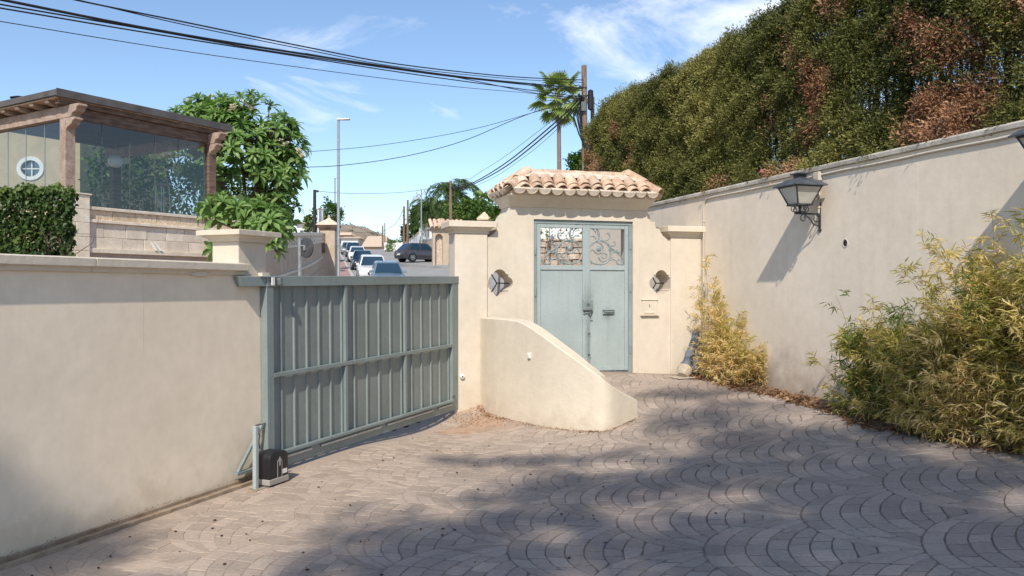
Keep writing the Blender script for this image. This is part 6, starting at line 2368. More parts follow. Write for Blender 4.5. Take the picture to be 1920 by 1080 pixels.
wall_ring('wall_body', 'tan_render', 0.0, -0.25, 3.6, 0.52)
wall_ring('ledge', 'block_stone', 0.05, -0.25, 1.42, 1.34)
wall_ring('ledge', 'block_stone', 0.05, -0.27, 0.519, 0.44)
wall_ring('backing', 'tan_render', -0.10, -0.24, 0.438, 0.12)
wall_ring('coping', 'block_stone', 0.07, -0.29, 0.118, 0.0)
for fz in (1.9, 2.4):
    wall_ring('course_line', 'joint_dark', 0.004, -0.01, fz, fz - 0.02)
nb = 40
me_b = make_mesh('baluster', *(lambda b: (b.v, b.f))(MB().lathe([(0, 0), (0.06, 0), (0.06, 0.03), (0.035, 0.05), (0.065, 0.13), (0.035, 0.25), (0.06, 0.29), (0.06, 0.318), (0, 0.318)], 8)), M['block_stone'], smooth=40)
for k in range(nb):
    s_ = L_[-1] * (k + 0.5) / nb
    i = max(j for j in range(len(L_)) if L_[j] <= s_)
    i = min(i, len(sm) - 2)
    p = sm[i].lerp(sm[i + 1], (s_ - L_[i]) / (L_[i + 1] - L_[i]))
    o = bpy.data.objects.new('baluster', me_b); COL.objects.link(o); o.parent = cw
    o.location = (p.x, p.y, ztop(p) - 0.4375); o.scale = (1.15, 1.15, 1)
pc = at(617, 540, 45.5)
zg_ = float(street_z(pc.x, pc.y))
cp_ = thing('corner_pier', 'tan corner pier with pyramid tiled cap at the street wall end', 'pier', (pc.x, pc.y, zg_))
hh = at(617, 437, 45.5).z - zg_
put('shaft', MB().box(-0.42, 0.42, -0.4, 0.4, -0.3, hh + 0.12), 'tan_render', cp_, bev=0.02)
put('eave', MB().loft_rect(-0.42, 0.42, -0.4, 0.4, [(0.0, hh + 0.121), (0.12, hh + 0.3), (0.16, hh + 0.42)]), 'old_wood', cp_)
put('roof', MB().loft_rect(-0.42, 0.42, -0.4, 0.4, [(0.19, hh + 0.421), (0.19, hh + 0.47), (-0.32, hh + 0.80), (-0.36, hh + 0.88)]), 'terracotta_pale', cp_)
put('finial', MB().lathe([(0, hh + 0.881), (0.06, hh + 0.881), (0.09, hh + 0.95), (0.03, hh + 1.02), (0, hh + 1.03)], 8), 'terracotta_pale', cp_)
for dx_ in (-0.72, -0.30):
    put('dark_shutter', MB().box(dx_ - 0.17, dx_ + 0.17, -0.46 - (dx_ + 0.3) * 0.2, -0.402 - (dx_ + 0.3) * 0.2, hh - 1.15, hh - 0.05), 'old_wood', cp_)
ck = at(601, 540, 47)
wc = thing('white_gate_post', 'tall white rendered post behind the tiled corner pier', 'post', (ck.x, ck.y, float(street_z(ck.x, ck.y))))
zt_ = at(601, 392, 47).z - wc.location.z
put('shaft', MB().box(-0.15, 0.15, -0.15, 0.15, -0.3, zt_), 'white_render', wc, bev=0.02)
put('cap', MB().box(-0.2, 0.2, -0.2, 0.2, zt_ + 0.001, zt_ + 0.06), 'white_render', wc)

noisy('mirror_grey', (0.045, 0.05, 0.055), (0.085, 0.09, 0.095), 8, rough=0.6)
# traffic mirror, seen from behind
mp_ = at(562, 540, 19.0)
tm = thing('traffic_mirror', 'round street mirror seen from behind on a grey post by the curved wall', 'mirror', (mp_.x, mp_.y, 0.0))
mz = at(575, 465, 19.0)
put('post', MB().tube([(0, 0, -0.3), (0, 0, mz.z + 0.25)], 0.045, 10), 'galvanised', tm, smooth=40)
mt_ = Matrix.Translation((mz.x - mp_.x, -0.07, mz.z)) @ Matrix.Rotation(R(-36), 4, 'Z') @ Matrix.Rotation(R(90), 4, 'X')
put('mirror_back', MB().lathe([(0, 0.022), (0.16, 0.020), (0.225, 0.004), (0.232, 0.004), (0.24, -0.006), (0.24, -0.03), (0, -0.031)], 28, mt_), 'mirror_grey', tm, smooth=25)
put('clamp', MB().box(-0.03, 0.03, -0.06, 0.06, 0.022, 0.06).xform(mt_), 'galvanised', tm, bev=0.004)
put('arm', MB().tube([(0, -0.02, mz.z + 0.05), (mz.x - mp_.x, -0.06, mz.z + 0.05)], 0.018, 6), 'galvanised', tm)


# ------------------------------------------------------------------ poles and street lamps
def lamp(px, Y, top_px, label, arm=0.42):
    p = at(px, 540, Y)
    zg = float(street_z(p.x, p.y)) + 0.13
    h = at(px, top_px, Y).z - zg
    t = thing('street_lamp', label, 'street lamp', (p.x, p.y, zg), 0, 'street lamps along the pavement')
    put('pole', MB().tube([(0, 0, -0.1), (0, 0, 0.9), (0, 0, 0.95), (0, 0, h)], [0.085, 0.085, 0.068, 0.052], 10), 'galvanised', t, smooth=40)
    put('lamp_head', MB().hexa([(-0.04, -0.09, h + 0.001), (arm, -0.11, h + 0.012), (arm, 0.11, h + 0.012), (-0.04, 0.09, h + 0.001), (-0.06, -0.07, h + 0.075), (arm - 0.02, -0.10, h + 0.06), (arm - 0.02, 0.10, h + 0.06), (-0.06, 0.07, h + 0.075)]), 'galvanised', t, bev=0.01)
    put('diffuser', MB().box(0.14, arm - 0.04, -0.08, 0.08, h - 0.006, h + 0.006), 'lamp_clear', t)
    return t


lamp(634.5, 33.0, 225, 'tall grey street lamp nearest the gate with flat head', 0.48)
lamp(628, 66.0, 334, 'second grey street lamp standing just behind the tallest one', 0.3)
lamp(790, 80.0, 356, 'slim pale street lamp beside the white wall across the street', -0.1)


def pole(px, Y, top_px, label, r=0.13, mat='pole_wood', base=None, extras=None, lean=0.0):
    p = at(px, 540, Y)
    zg = float(street_z(p.x, p.y)) if base is None else base
    h = at(px, top_px, Y).z - zg
    t = thing('utility_pole', label, 'utility pole', (p.x, p.y, zg), 0, 'utility poles along the street')
    put('post', MB().tube([(0, 0, -0.3), (lean * 0.5, 0, h * 0.5), (lean, 0, h)], [r * 1.25, r * 1.05, r * 0.85], 10), mat, t, smooth=40)
    return t, h


up, uh = pole(1099, 30.0, 123, 'thick weathered wooden utility pole by the hedge end', 0.115, base=0.6, lean=-0.08)
br = MB()
for dz, w in ((0.85, 0.16), (1.15, 0.2), (1.42, 0.14)):
    br.tube([(-0.07 - w, -0.05, uh - dz), (-0.07 + w * 0.6, -0.1, uh - dz)], 0.03, 6)
    br.lathe([(0, 0), (0.045, 0), (0.05, 0.05), (0.03, 0.09), (0, 0.1)], 8, Matrix.Translation((-0.07 - w, -0.05, uh - dz)))
put('insulator_bracket', br, 'black_iron', up, smooth=40)
put('junction_box', MB().box(-0.20, -0.02, -0.24, -0.12, uh - 1.75, uh - 1.40), 'grimy_metal', up, bev=0.01)
put('splice_case', MB().lathe([(0, 0), (0.10, 0.05), (0.12, 0.3), (0.10, 0.75), (0, 0.8)], 10, Matrix.Translation((0.16, -0.05, uh - 1.7))), 'cable_black', up, smooth=40)
br = MB()
for j in range(7):
    a0 = random.uniform(-0.3, 0.1)
    br.tube([(-0.10 + a0 * 0.3, -0.13, uh - 1.2), (-0.28 + a0, -0.16, uh - 1.9 + a0 * 0.2), (-0.18 + a0 * 0.5, -0.15, uh - 2.6), (-0.02 + 0.02 * j - 0.05, -0.13, uh - 3.2), (0.03 * j - 0.08, -0.12, uh - 6.0)], 0.022, 5)
put('cable_loop', br, 'cable_black', up, smooth=60)
hp = at(1111, 540, 30.6)
ps = thing('utility_pole', 'short dark companion pole strapped beside the thick wooden pole', 'utility pole', (hp.x, hp.y, 0.6), 0, 'utility poles along the street')
put('post', MB().tube([(0, 0, 0), (0, 0, at(1111, 182, 30.6).z - 0.6)], [0.09, 0.075], 8), 'bark', ps, smooth=40)
pole(845, 60.0, 339, 'brown wooden pole in front of the feathery palm', 0.115)
pole(757.5, 96.0, 387, 'left pole of the dark pair along the street wall', 0.14)
pole(764.5, 90.0, 375, 'right pole of the dark pair along the street wall', 0.13)
pole(717.5, 128.0, 423, 'nearer of the two crossed far poles at the street end', 0.13)
pole(721.5, 134.0, 418, 'thin far pole just right of the crossed one at the street end', 0.10)
sp_, shh = pole(590, 46.0, 356, 'black pole with slanted strut above the curved wall', 0.10, 'black_iron')
put('strut', MB().tube([(-0.0, 0, shh * 0.72), (-1.1, 0.3, shh * 0.35)], 0.06, 6), 'black_iron', sp_)
put('cap_bracket', MB().box(-0.05, 0.22, -0.05, 0.05, shh - 0.14, shh - 0.02), 'black_iron', sp_)


# ------------------------------------------------------------------ parked cars
def car(label, loc, rz, paint, L=4.3, W=1.8, H=1.5, hood=0.27, tail=0.05, ride=0.0, pitch=0.0, group='cars parked in the street'):
    """forward is local -y; loc is the middle of the car on the road"""
    t = thing('parked_car', label, 'car', loc, rz, group)
    t.rotation_euler = (pitch, 0, rz)
    w = W / 2
    bz = H * 0.60                                     # waist
    yF, yB = -L / 2, L / 2
    yws = yF + L * hood                                # foot of the windscreen
    yrf, yrr = yws + L * 0.16, yB - L * (tail + 0.13)  # roof front and rear
    yrb = yB - L * tail
    st = [(yF, 0.34, bz * 0.70, 0.80), (yF + 0.10, 0.24, bz * 0.80, 0.93), (yF + 0.45, 0.20, bz * 0.88, 0.985), (yws, 0.20, bz * 1.0, 1.0), (0, 0.20, bz * 1.02, 1.0), (yrr, 0.20, bz * 1.05, 1.0), (yB - 0.30, 0.22, bz * 1.05, 0.985), (yB - 0.07, 0.26, bz * 1.0, 0.94), (yB, 0.36, bz * 0.85, 0.84)]
    vs, fs = [], []
    for y, zb2, zt2, k in st:
        a = w * k
        ring = [(-a * 0.90, zb2), (-a, zb2 + 0.14), (-a * 1.0, (zb2 + zt2) / 2 + 0.06), (-a * 0.97, zt2 - 0.07), (-a * 0.86, zt2), (0, zt2 + 0.035), (a * 0.86, zt2), (a * 0.97, zt2 - 0.07), (a * 1.0, (zb2 + zt2) / 2 + 0.06), (a, zb2 + 0.14), (a * 0.90, zb2)]
        vs += [(x, y, z) for x, z in ring]
    n = 11
    for i in range(len(st) - 1):
        for j in range(n):
            a, b2 = i * n + j, i * n + (j + 1) % n
            fs.append((a, b2, b2 + n, a + n))
    fs += [tuple(range(n - 1, -1, -1)), tuple((len(st) - 1) * n + j for j in range(n))]
    put('body', MB().add(vs, fs), paint, t, bev=0.0, smooth=42)
    # cabin: pillars and roof in paint, panes set 6 mm proud
    wb, wr = w * 0.90, w * 0.70
    z0, z1 = bz * 1.0, H
    base = [(yws, z0), (yrb, bz * 1.03)]
    cab = MB().add([(-wb, yws, z0 - 0.03), (wb, yws, z0 - 0.03), (wb, yrb, z0), (-wb, yrb, z0),
                    (-wr, yrf, z1 - 0.05), (wr, yrf, z1 - 0.05), (wr, yrr, z1 - 0.05), (-wr, yrr, z1 - 0.05),
                    (-wr * 0.86, yrf + 0.16, z1), (wr * 0.86, yrf + 0.16, z1), (wr * 0.86, yrr - 0.22, z1), (-wr * 0.86, yrr - 0.22, z1)],
                   [(3, 2, 1, 0), (0, 1, 5, 4), (1, 2, 6, 5), (2, 3, 7, 6), (3, 0, 4, 7), (4, 5, 9, 8), (5, 6, 10, 9), (6, 7, 11, 10), (7, 4, 8, 11), (8, 9, 10, 11)])
    put('cabin', cab, paint, t, bev=0.03, seg=2, smooth=45)

    def pane(q, name, inset=(0.06, 0.06)):
        q = [Vector(p) for p in q]
        c = sum(q, Vector()) / 4
        nn = (q[1] - q[0]).cross(q[3] - q[0]).normalized()
        if nn.dot(c - Vector((0, 0, z0 - 0.2 + 0.3))) < 0:
            nn = -nn
        u = [c + (p - c) * 0.90 for p in q]
        put(name, MB().hexa([tuple(p - nn * 0.012) for p in u] + [tuple(p + nn * 0.008) for p in u]), 'car_pane', t)
    pane([(-wb, yws, z0), (wb, yws, z0), (wr, yrf, z1 - 0.05), (-wr, yrf, z1 - 0.05)], 'windscreen')
    pane([(-wb, yrb, z0 + 0.03), (wb, yrb, z0 + 0.03), (wr, yrr, z1 - 0.05), (-wr, yrr, z1 - 0.05)], 'rear_window')
    ym = (yrf + yrr) / 2
    for s_ in (-1, 1):
        pane([(s_ * wb, yws + 0.30, z0 + 0.02), (s_ * wb, ym - 0.03, z0 + 0.02), (s_ * wr, ym - 0.03, z1 - 0.07), (s_ * wr, yrf + 0.05, z1 - 0.07)], 'side_window')
        pane([(s_ * wb, ym + 0.03, z0 + 0.02), (s_ * wb, yrb - 0.35, z0 + 0.04), (s_ * wr, yrr - 0.05, z1 - 0.07), (s_ * wr, ym + 0.03, z1 - 0.07)], 'side_window')
        mr_ = MB().hexa([(s_ * (wb + 0.02), yws + 0.32, z0 + 0.02), (s_ * (wb + 0.20), yws + 0.34, z0 + 0.03), (s_ * (wb + 0.20), yws + 0.44, z0 + 0.03), (s_ * (wb + 0.02), yws + 0.42, z0 + 0.02),
                         (s_ * (wb + 0.02), yws + 0.33, z0 + 0.15), (s_ * (wb + 0.19), yws + 0.35, z0 + 0.15), (s_ * (wb + 0.19), yws + 0.43, z0 + 0.15), (s_ * (wb + 0.02), yws + 0.42, z0 + 0.15)])
        put('door_mirror', mr_, paint, t, bev=0.02)
        put('headlight', MB().hexa([(s_ * w * 0.50, yF + 0.02, bz * 0.62), (s_ * w * 0.86, yF + 0.10, bz * 0.64), (s_ * w * 0.90, yF + 0.34, bz * 0.70), (s_ * w * 0.55, yF + 0.2, bz * 0.66),
                                    (s_ * w * 0.50, yF + 0.04, bz * 0.74), (s_ * w * 0.88, yF + 0.12, bz * 0.80), (s_ * w * 0.93, yF + 0.40, bz * 0.84), (s_ * w * 0.55, yF + 0.22, bz * 0.80)]), 'lamp_clear', t)
        put('tail_light', MB().hexa([(s_ * w * 0.60, yB + 0.012, bz * 0.72), (s_ * w * 0.93, yB - 0.10, bz * 0.74), (s_ * w * 0.96, yB - 0.28, bz * 0.76), (s_ * w * 0.6, yB - 0.2, bz * 0.72),
                                     (s_ * w * 0.60, yB - 0.02, bz * 0.92), (s_ * w * 0.92, yB - 0.10, bz * 0.96), (s_ * w * 0.95, yB - 0.28, bz * 0.98), (s_ * w * 0.6, yB - 0.2, bz * 0.92)]), 'tail_red', t)
    put('grille', MB().box(-w * 0.42, w * 0.42, yF - 0.012, yF + 0.05, bz * 0.46, bz * 0.64), 'black_plastic', t, bev=0.015)
    put('front_bumper', MB().box(-w * 0.72, w * 0.72, yF - 0.008, yF + 0.06, 0.30, bz * 0.42), 'black_plastic', t, bev=0.02)
    put('rear_bumper', MB().box(-w * 0.76, w * 0.76, yB - 0.08, yB + 0.012, 0.30, bz * 0.50), 'black_plastic', t, bev=0.02)
    put('number_plate', MB().box(-0.25, 0.25, yB + 0.008, yB + 0.02, bz * 0.58, bz * 0.58 + 0.11), 'white_plastic', t)
    r = 0.325
    for sx2 in (-1, 1):
        for yy in (yF + L * 0.20, yB - L * 0.19):
            m_ = Matrix.Translation((sx2 * (w - 0.085), yy, r)) @ Matrix.Rotation(R(90), 4, 'Y')
            put('wheel_arch', MB().lathe([(r + 0.012, -0.09), (r + 0.07, -0.09), (r + 0.07, 0.094), (r + 0.012, 0.094)], 18, m_), 'black_plastic', t)
            wh = put('wheel', MB().lathe([(r * 0.62, -0.10), (r * 0.95, -0.105), (r, -0.07), (r, 0.07), (r * 0.95, 0.105), (r * 0.62, 0.10)], 20, m_), 'tyre_rubber', t, smooth=40)
            rim = MB()
            sd = sx2
            rim.lathe([(0, 0.102 * sd), (r * 0.20, 0.102 * sd), (r * 0.18, 0.116 * sd), (0, 0.118 * sd)], 10, m_)
            for k in range(5):
                a = k * 1.2566
                rim.add([tuple(m_ @ Vector(p)) for p in [(math.cos(a - 0.28) * r * 0.16, math.sin(a - 0.28) * r * 0.16, 0.112 * sd), (math.cos(a + 0.28) * r * 0.16, math.sin(a + 0.28) * r * 0.16, 0.112 * sd),
                                                         (math.cos(a + 0.20) * r * 0.62, math.sin(a + 0.20) * r * 0.62, 0.108 * sd), (math.cos(a - 0.20) * r * 0.62, math.sin(a - 0.20) * r * 0.62, 0.108 * sd)]], [(0, 1, 2, 3)])
            rim.tube([m_ @ Vector((math.cos(k * math.pi / 10) * r * 0.63, math.sin(k * math.pi / 10) * r * 0.63, 0.106 * sd)) for k in range(21)], 0.014, 5)
            put('rim', rim, 'alloy', wh)
    return t


plain('car_pane', (0.018, 0.045, 0.075), 0.06, spec=0.9)


def on_street(px, Y, dz=0.0):
    p = at(px, 540, Y)
    return (p.x, p.y, float(street_z(p.x, p.y)) + dz)


PIT = math.atan(0.0715)
# noses towards the gate: local -y points at the camera; the street bends left as it climbs
head = math.atan2(0.2308, 1.0)
car('blue grey hatchback nearest the gate, only its roof and windscreen showing', on_street(726, 43.0), head, 'paint_bluegrey', L=4.0, W=1.76, H=1.46, pitch=PIT)
car('white car with dark windscreen parked behind the blue grey hatchback', on_street(698, 51.0), head, 'paint_white', L=4.4, W=1.88, H=1.58, pitch=PIT)
car('dark navy car parked between two white cars along the kerb', on_street(679.5, 66.0), head, 'paint_navy', L=4.2, W=1.8, H=1.5, pitch=PIT)
car('white car facing uphill with red tail lights among the parked row', on_street(669, 82.0), head + math.pi, 'paint_white', L=4.2, W=1.8, H=1.55, pitch=-PIT)
car('far dark blue car at the upper end of the parked row', on_street(662, 97.0), head, 'paint_navy', L=4.4, W=1.82, H=1.7, pitch=PIT)
car('small silver car farthest along the parked row by the white house', on_street(652, 108.0), head, 'paint_silver', L=4.2, W=1.78, H=1.6, pitch=PIT)
q_ = on_street(789, 69.0)
qz = at(789, 491, 69.0).z
car('dark grey crossover car turning into the driveway across the street', (q_[0], q_[1], qz), R(128), 'paint_grey', L=4.35, W=1.83, H=1.58)

# its driveway: a concrete apron rising out of the road
mb = MB()
ap = []
for px_, Y_ in ((740, 67), (846, 59), (846, 82), (768, 82)):
    p_ = at(px_, 540, Y_); p_.z = qz - 0.01 + 0.0715 * (Y_ - 69)
    ap.append(p_)
mb.add([tuple(ap[0]), tuple(ap[1]), tuple(ap[2]), tuple(ap[3])] + [(p.x, p.y, p.z - 2.5) for p in ap], [(0, 1, 2, 3), (4, 7, 6, 5), (0, 4, 5, 1), (1, 5, 6, 2), (2, 6, 7, 3), (3, 7, 4, 0)])
struct(put('driveway_apron', mb, 'asphalt'))

# ------------------------------------------------------------------ across the street on the right
def wallrun(name, label, cat, pts, base_drop, th, mat, cap=None):
    """wall through (px, top_px, Y) points"""
    P = [at(px, tp, Y) for px, tp, Y in pts]
    o0 = P[0]
    t = thing(name, label, cat, (o0.x, o0.y, 0))
    vs, fs = [], []
    cvs = []
    for i, p in enumerate(P):
        tt = (P[min(i + 1, len(P) - 1)] - P[max(i - 1, 0)]); tt.z = 0; tt.normalize()
        nn = Vector((-tt.y, tt.x, 0))
        a = p - o0; a.z = p.z
        vs += [(a.x, a.y, p.z - base_drop), (a.x, a.y, p.z), (a.x + nn.x * th, a.y + nn.y * th, p.z), (a.x + nn.x * th, a.y + nn.y * th, p.z - base_drop)]
        cvs += [(a.x - nn.x * 0.06, a.y - nn.y * 0.06, p.z + 0.002), (a.x - nn.x * 0.06, a.y - nn.y * 0.06, p.z + 0.12), (a.x + nn.x * (th + 0.06), a.y + nn.y * (th + 0.06), p.z + 0.12), (a.x + nn.x * (th + 0.06), a.y + nn.y * (th + 0.06), p.z + 0.002)]
    for i in range(len(P) - 1):
        for j in range(4):
            q, r2 = i * 4 + j, i * 4 + (j + 1) % 4
            fs.append((q, r2, r2 + 4, q + 4))
    fs += [(3, 2, 1, 0), tuple(len(P) * 4 - 4 + j for j in range(4))]
    put('wall_body', MB().add(vs, fs), mat, t)
    if cap:
        put('coping', MB().add(cvs, fs), cap, t)
    return t, P, o0


wallrun('white_wall', 'long white wall climbing away along the right side of the street', 'wall', [(722, 474, 125), (748, 464, 108), (772, 448, 98), (786, 436, 92)], 4.2, 0.3, 'white_render', 'terracotta_pale')
t, P, o0 = wallrun('tan_street_wall', 'tan wall with white openwork parapet behind the grey crossover', 'wall', [(786, 450, 88), (826, 447, 78)], 4.6, 0.3, 'tan_render')
d_ = (P[1] - P[0]); d_.z = 0; ln_ = d_.length; d_.normalize()
ang = math.atan2(d_.y, d_.x)
pw_ = thing('white_parapet', 'white openwork parapet standing on the tan wall behind the crossover', 'parapet', (P[0].x, P[0].y, min(P[0].z, P[1].z)), ang)
hp_ = 1.75
put('lower_rail', MB().box(0, ln_, 0, 0.26, 0.0, 0.35), 'white_render', pw_)
put('upper_rail', MB().box(0, ln_, 0, 0.26, hp_ - 0.35, hp_), 'white_render', pw_)
n = 7
for k in range(n):
    x0 = ln_ * k / (n - 1) * 0.96
    put('parapet_post', MB().box(x0, x0 + 0.34, 0.01, 0.25, 0.351, hp_ - 0.351), 'white_render', pw_)
put('urn', MB().lathe([(0, hp_ + 0.001), (0.2, hp_ + 0.001), (0.12, hp_ + 0.2), (0.26, hp_ + 0.5), (0.12, hp_ + 0.85), (0, hp_ + 0.9)], 10, Matrix.Translation((0.35, 0.13, 0))), 'white_render', pw_)
put('tile_coping', MB().box(1.2, ln_, -0.1, 0.36, hp_ + 0.001, hp_ + 0.2), 'terracotta', pw_)

# tiled gatehouse beside our own pillar
gb = at(829, 540, 63.0)
zg_ = at(829, 491, 63.0).z
gh_ = thing('tiled_gatehouse', 'small tan gatehouse with arched recess and pale tiled roof beside the crossover', 'gatehouse', (gb.x, gb.y, zg_), R(14))
arch = [(-0.55, 0.0), (0.05, 0.0), (0.05, 1.9)] + [(-0.25 + 0.30 * math.cos(R(a)), 1.9 + 0.30 * math.sin(R(a))) for a in range(15, 180, 15)] + [(-0.55, 1.9)]
put('front_wall', MB().prism([(-0.75, -1.0), (-0.55, -1.0)] + [(-0.55, 0.0)] + [(-0.55, 1.9)] + [(-0.25 + 0.30 * math.cos(R(a)), 1.9 + 0.30 * math.sin(R(a))) for a in range(165, 0, -15)] + [(0.05, 1.9), (0.05, -1.0), (1.6, -1.0), (1.6, 2.7), (-0.75, 2.7)], 0, 0.4), 'tan_render', gh_)
put('recess', MB().box(-0.6, 0.1, 0.401, 0.45, -1.0, 2.4), 'rubble_stone', gh_)
put('roof', MB().hexa([(-1.0, -0.35, 2.62), (1.9, -0.35, 2.62), (1.9, 2.6, 2.62), (-1.0, 2.6, 2.62), (0.1, 0.9, 3.35), (1.9, 0.9, 3.35), (1.9, 1.5, 3.35), (0.1, 1.5, 3.35)]), 'terracotta_pale', gh_)
me_t = barrel(0.16, 0.13, 1.5)
for k in range(8):
    o = bpy.data.objects.new('tile', me_t); COL.objects.link(o); o.parent = gh_
    o.location = (-0.85 + k * 0.36, -0.42, 2.66)
    o.rotation_euler = (R(28), 0, 0)
put('letter_panel', MB().box(0.9, 1.2, -0.02, -0.001, 1.0, 1.4), 'galvanised', gh_)

pcx = at(908, 540, 31.0)
pz_ = at(908, 412, 31.0).z
pp_ = thing('pyramid_pier', 'garden pier with orange pyramid tile cap peeking over the gate pillar', 'pier', (pcx.x, pcx.y, 0.4))
hz_ = pz_ - 0.4
put('shaft', MB().box(-0.22, 0.22, -0.22, 0.22, -0.4, hz_ - 0.03), 'tan_render', pp_)
put('tile_cap', MB().loft_rect(-0.25, 0.25, -0.25, 0.25, [(0.02, hz_ - 0.029), (0.03, hz_ + 0.03), (-0.24, hz_ + 0.30)]), 'terracotta', pp_)

# far roadside: white pillared fence with plants, houses and the hill closing the street
ff = thing('pillared_fence', 'white pillared fence with greenery at the far end of the street', 'fence', at(723, 540, 118))
ff.location.z = 0
for k in range(7):
    px = 723 + k * 5.6
    p = at(px, 455 + (k % 2), 120 - k * 3.4)
    put('pillar', MB().box(p.x - ff.location.x - 0.22, p.x - ff.location.x + 0.22, p.y - 118, p.y - 118 + 0.4, p.z - 3.2, p.z), 'white_render', ff)
hb_ = at(742, 462, 112)
fh = thing('roadside_hedge', 'green roadside hedge growing over the white pillared fence', 'hedge', (hb_.x, hb_.y, 0))
blob_leaves('foliage', fh, 'bush_leaf', (0, 0, hb_.z - 0.2), (1.5, 4, 0.95), 1800, 0.24, 0.5, seed=71)
for nm, lab, px0, px1, pt_, pb, Y, wallm, roofm, rise in (
        ('white_house', 'white flat fronted house closing the street on its left', 640, 671, 447, 480, 150, 'white_render', 'terracotta_pale', 0.5),
        ('ochre_house', 'ochre house low behind the street lamp', 622, 655, 441, 480, 175, 'yellow_render', 'terracotta', 0.8),
        ('low_house', 'long low house with pale tile roof closing the street', 683, 722, 463, 482, 150, 'tan_render', 'terracotta_pale', 2.2),
        ('pale_house', 'pale house with long roof at the foot of the hill', 655, 690, 450, 470, 190, 'white_render', 'roof_felt', 0.6),
        ('villa', 'white villa with balustrade behind the slanted strut pole', 556, 600, 418, 470, 75, 'white_render', 'white_render', 0.3)):
    a, b2 = at(px0, pt_, Y), at(px1, pb, Y)
    t = thing(nm, lab, 'house', (a.x, Y, b2.z - 2))
    w_, h_ = b2.x - a.x, a.z - b2.z + 2
    put('wall', MB().box(0, w_, 0, 6, 0, h_), wallm, t)
    put('roof', MB().hexa([(-0.5, -0.5, h_ + 0.002), (w_ + 0.5, -0.5, h_ + 0.002), (w_ + 0.5, 6.5, h_ + 0.002), (-0.5, 6.5, h_ + 0.002),
                           (0.1, 2.8, h_ + rise), (w_ - 0.1, 2.8, h_ + rise), (w_ - 0.1, 3.4, h_ + rise), (0.1, 3.4, h_ + rise)]), roofm, t)
    for k in range(3):
        x0 = w_ * (0.15 + 0.28 * k)
        wn_ = put('window', MB().box(x0, x0 + w_ * 0.14, -0.04, -0.001, h_ - 1.9, h_ - 0.7), 'grimy_metal', t)
        put('pane', MB().box(x0 + 0.05, x0 + w_ * 0.14 - 0.05, -0.05, -0.041, h_ - 1.85, h_ - 0.75), 'car_pane', wn_)
# tan end wall and shrub at the end of the road
eb = at(706, 478, 128)
es = thing('roadside_shrub', 'olive green shrub at the far bend of the road', 'shrub', (eb.x, eb.y, eb.z - 1.6))
blob_leaves('foliage', es, 'bamboo_leaf', (0, 0, 0.9), (1.3, 1.0, 0.7), 700, 0.25, 0.5, seed=73, tone=0.35)
eb = at(640, 472, 112)
es = thing('yellow_shrub', 'yellow flowering shrub at the top of the pink pavement', 'shrub', (eb.x, eb.y, eb.z - 0.6))
blob_leaves('foliage', es, 'bamboo_leaf', (0, 0, 0.5), (1.0, 0.8, 0.9), 500, 0.3, 0.5, seed=74, tone=0.7)


def hill():
    xs = np.linspace(-420, 420, 90); ys = np.linspace(330, 900, 40)
    X, Y = np.meshgrid(xs, ys)
    cx = (652 - CX) / F * 520
    r = np.sqrt(((X - cx) / 70) ** 2 + ((Y - 530) / 120) ** 2)
    h = 31 * np.exp(-r ** 1.5 * 1.2)
    r2 = np.sqrt(((X - (575 - CX) / F * 640) / 60) ** 2 + ((Y - 640) / 120) ** 2)
    h = h + 18 * np.exp(-r2 ** 2)
    r3 = np.sqrt(((X - (735 - CX) / F * 560) / 90) ** 2 + ((Y - 600) / 130) ** 2)
    h = h + 7 * np.exp(-r3 ** 2)
    P = np.stack([X.ravel(), Y.ravel(), 0 * X.ravel()], 1)
    h = h.ravel() * (1 + 0.10 * vnoise(P, 0.035, 3)) + 1.2 * vnoise(P, 0.1, 4)
    V = np.stack([X.ravel(), Y.ravel(), h + 2.5], 1)
    nx = len(xs); i = np.arange((nx - 1) * (len(ys) - 1)); a = (i // (nx - 1)) * nx + i % (nx - 1)
    o = put('hill', fast_mesh('hill', V, np.stack([a, a + 1, a + 1 + nx, a + nx], 1), 'hill_scrub', smooth=True), None)
    o['kind'] = 'structure'
    # scattered scrub
    n = 9000
    k = RNG.integers(0, len(V), n)
    C = V[k] + RNG.normal(size=(n, 3)) * np.array([0.6, 0.6, 0.1])
    sel = V[k][:, 2] > 6
    C = C[sel]; m = len(C)
    C = np.repeat(C, 5, 0) + RNG.normal(size=(m * 5, 3)) * np.array([1.0, 1.0, 0.5])
    o = put('hill_scrub', leaves_mesh('hill_scrub', C, rand_dirs(m * 5), rand_dirs(m * 5), np.full(m * 5, 0.9), np.full(m * 5, 0.7), 'dark_leaf', RNG.uniform(0.2, 0.8, m * 5)), None)
    tag(o, 'scattered dry scrub on the distant brown hill', 'scrub', kind='stuff')


noisy('hill_scrub', (0.24, 0.185, 0.13), (0.33, 0.26, 0.19), 0.06, detail=8)
hill()


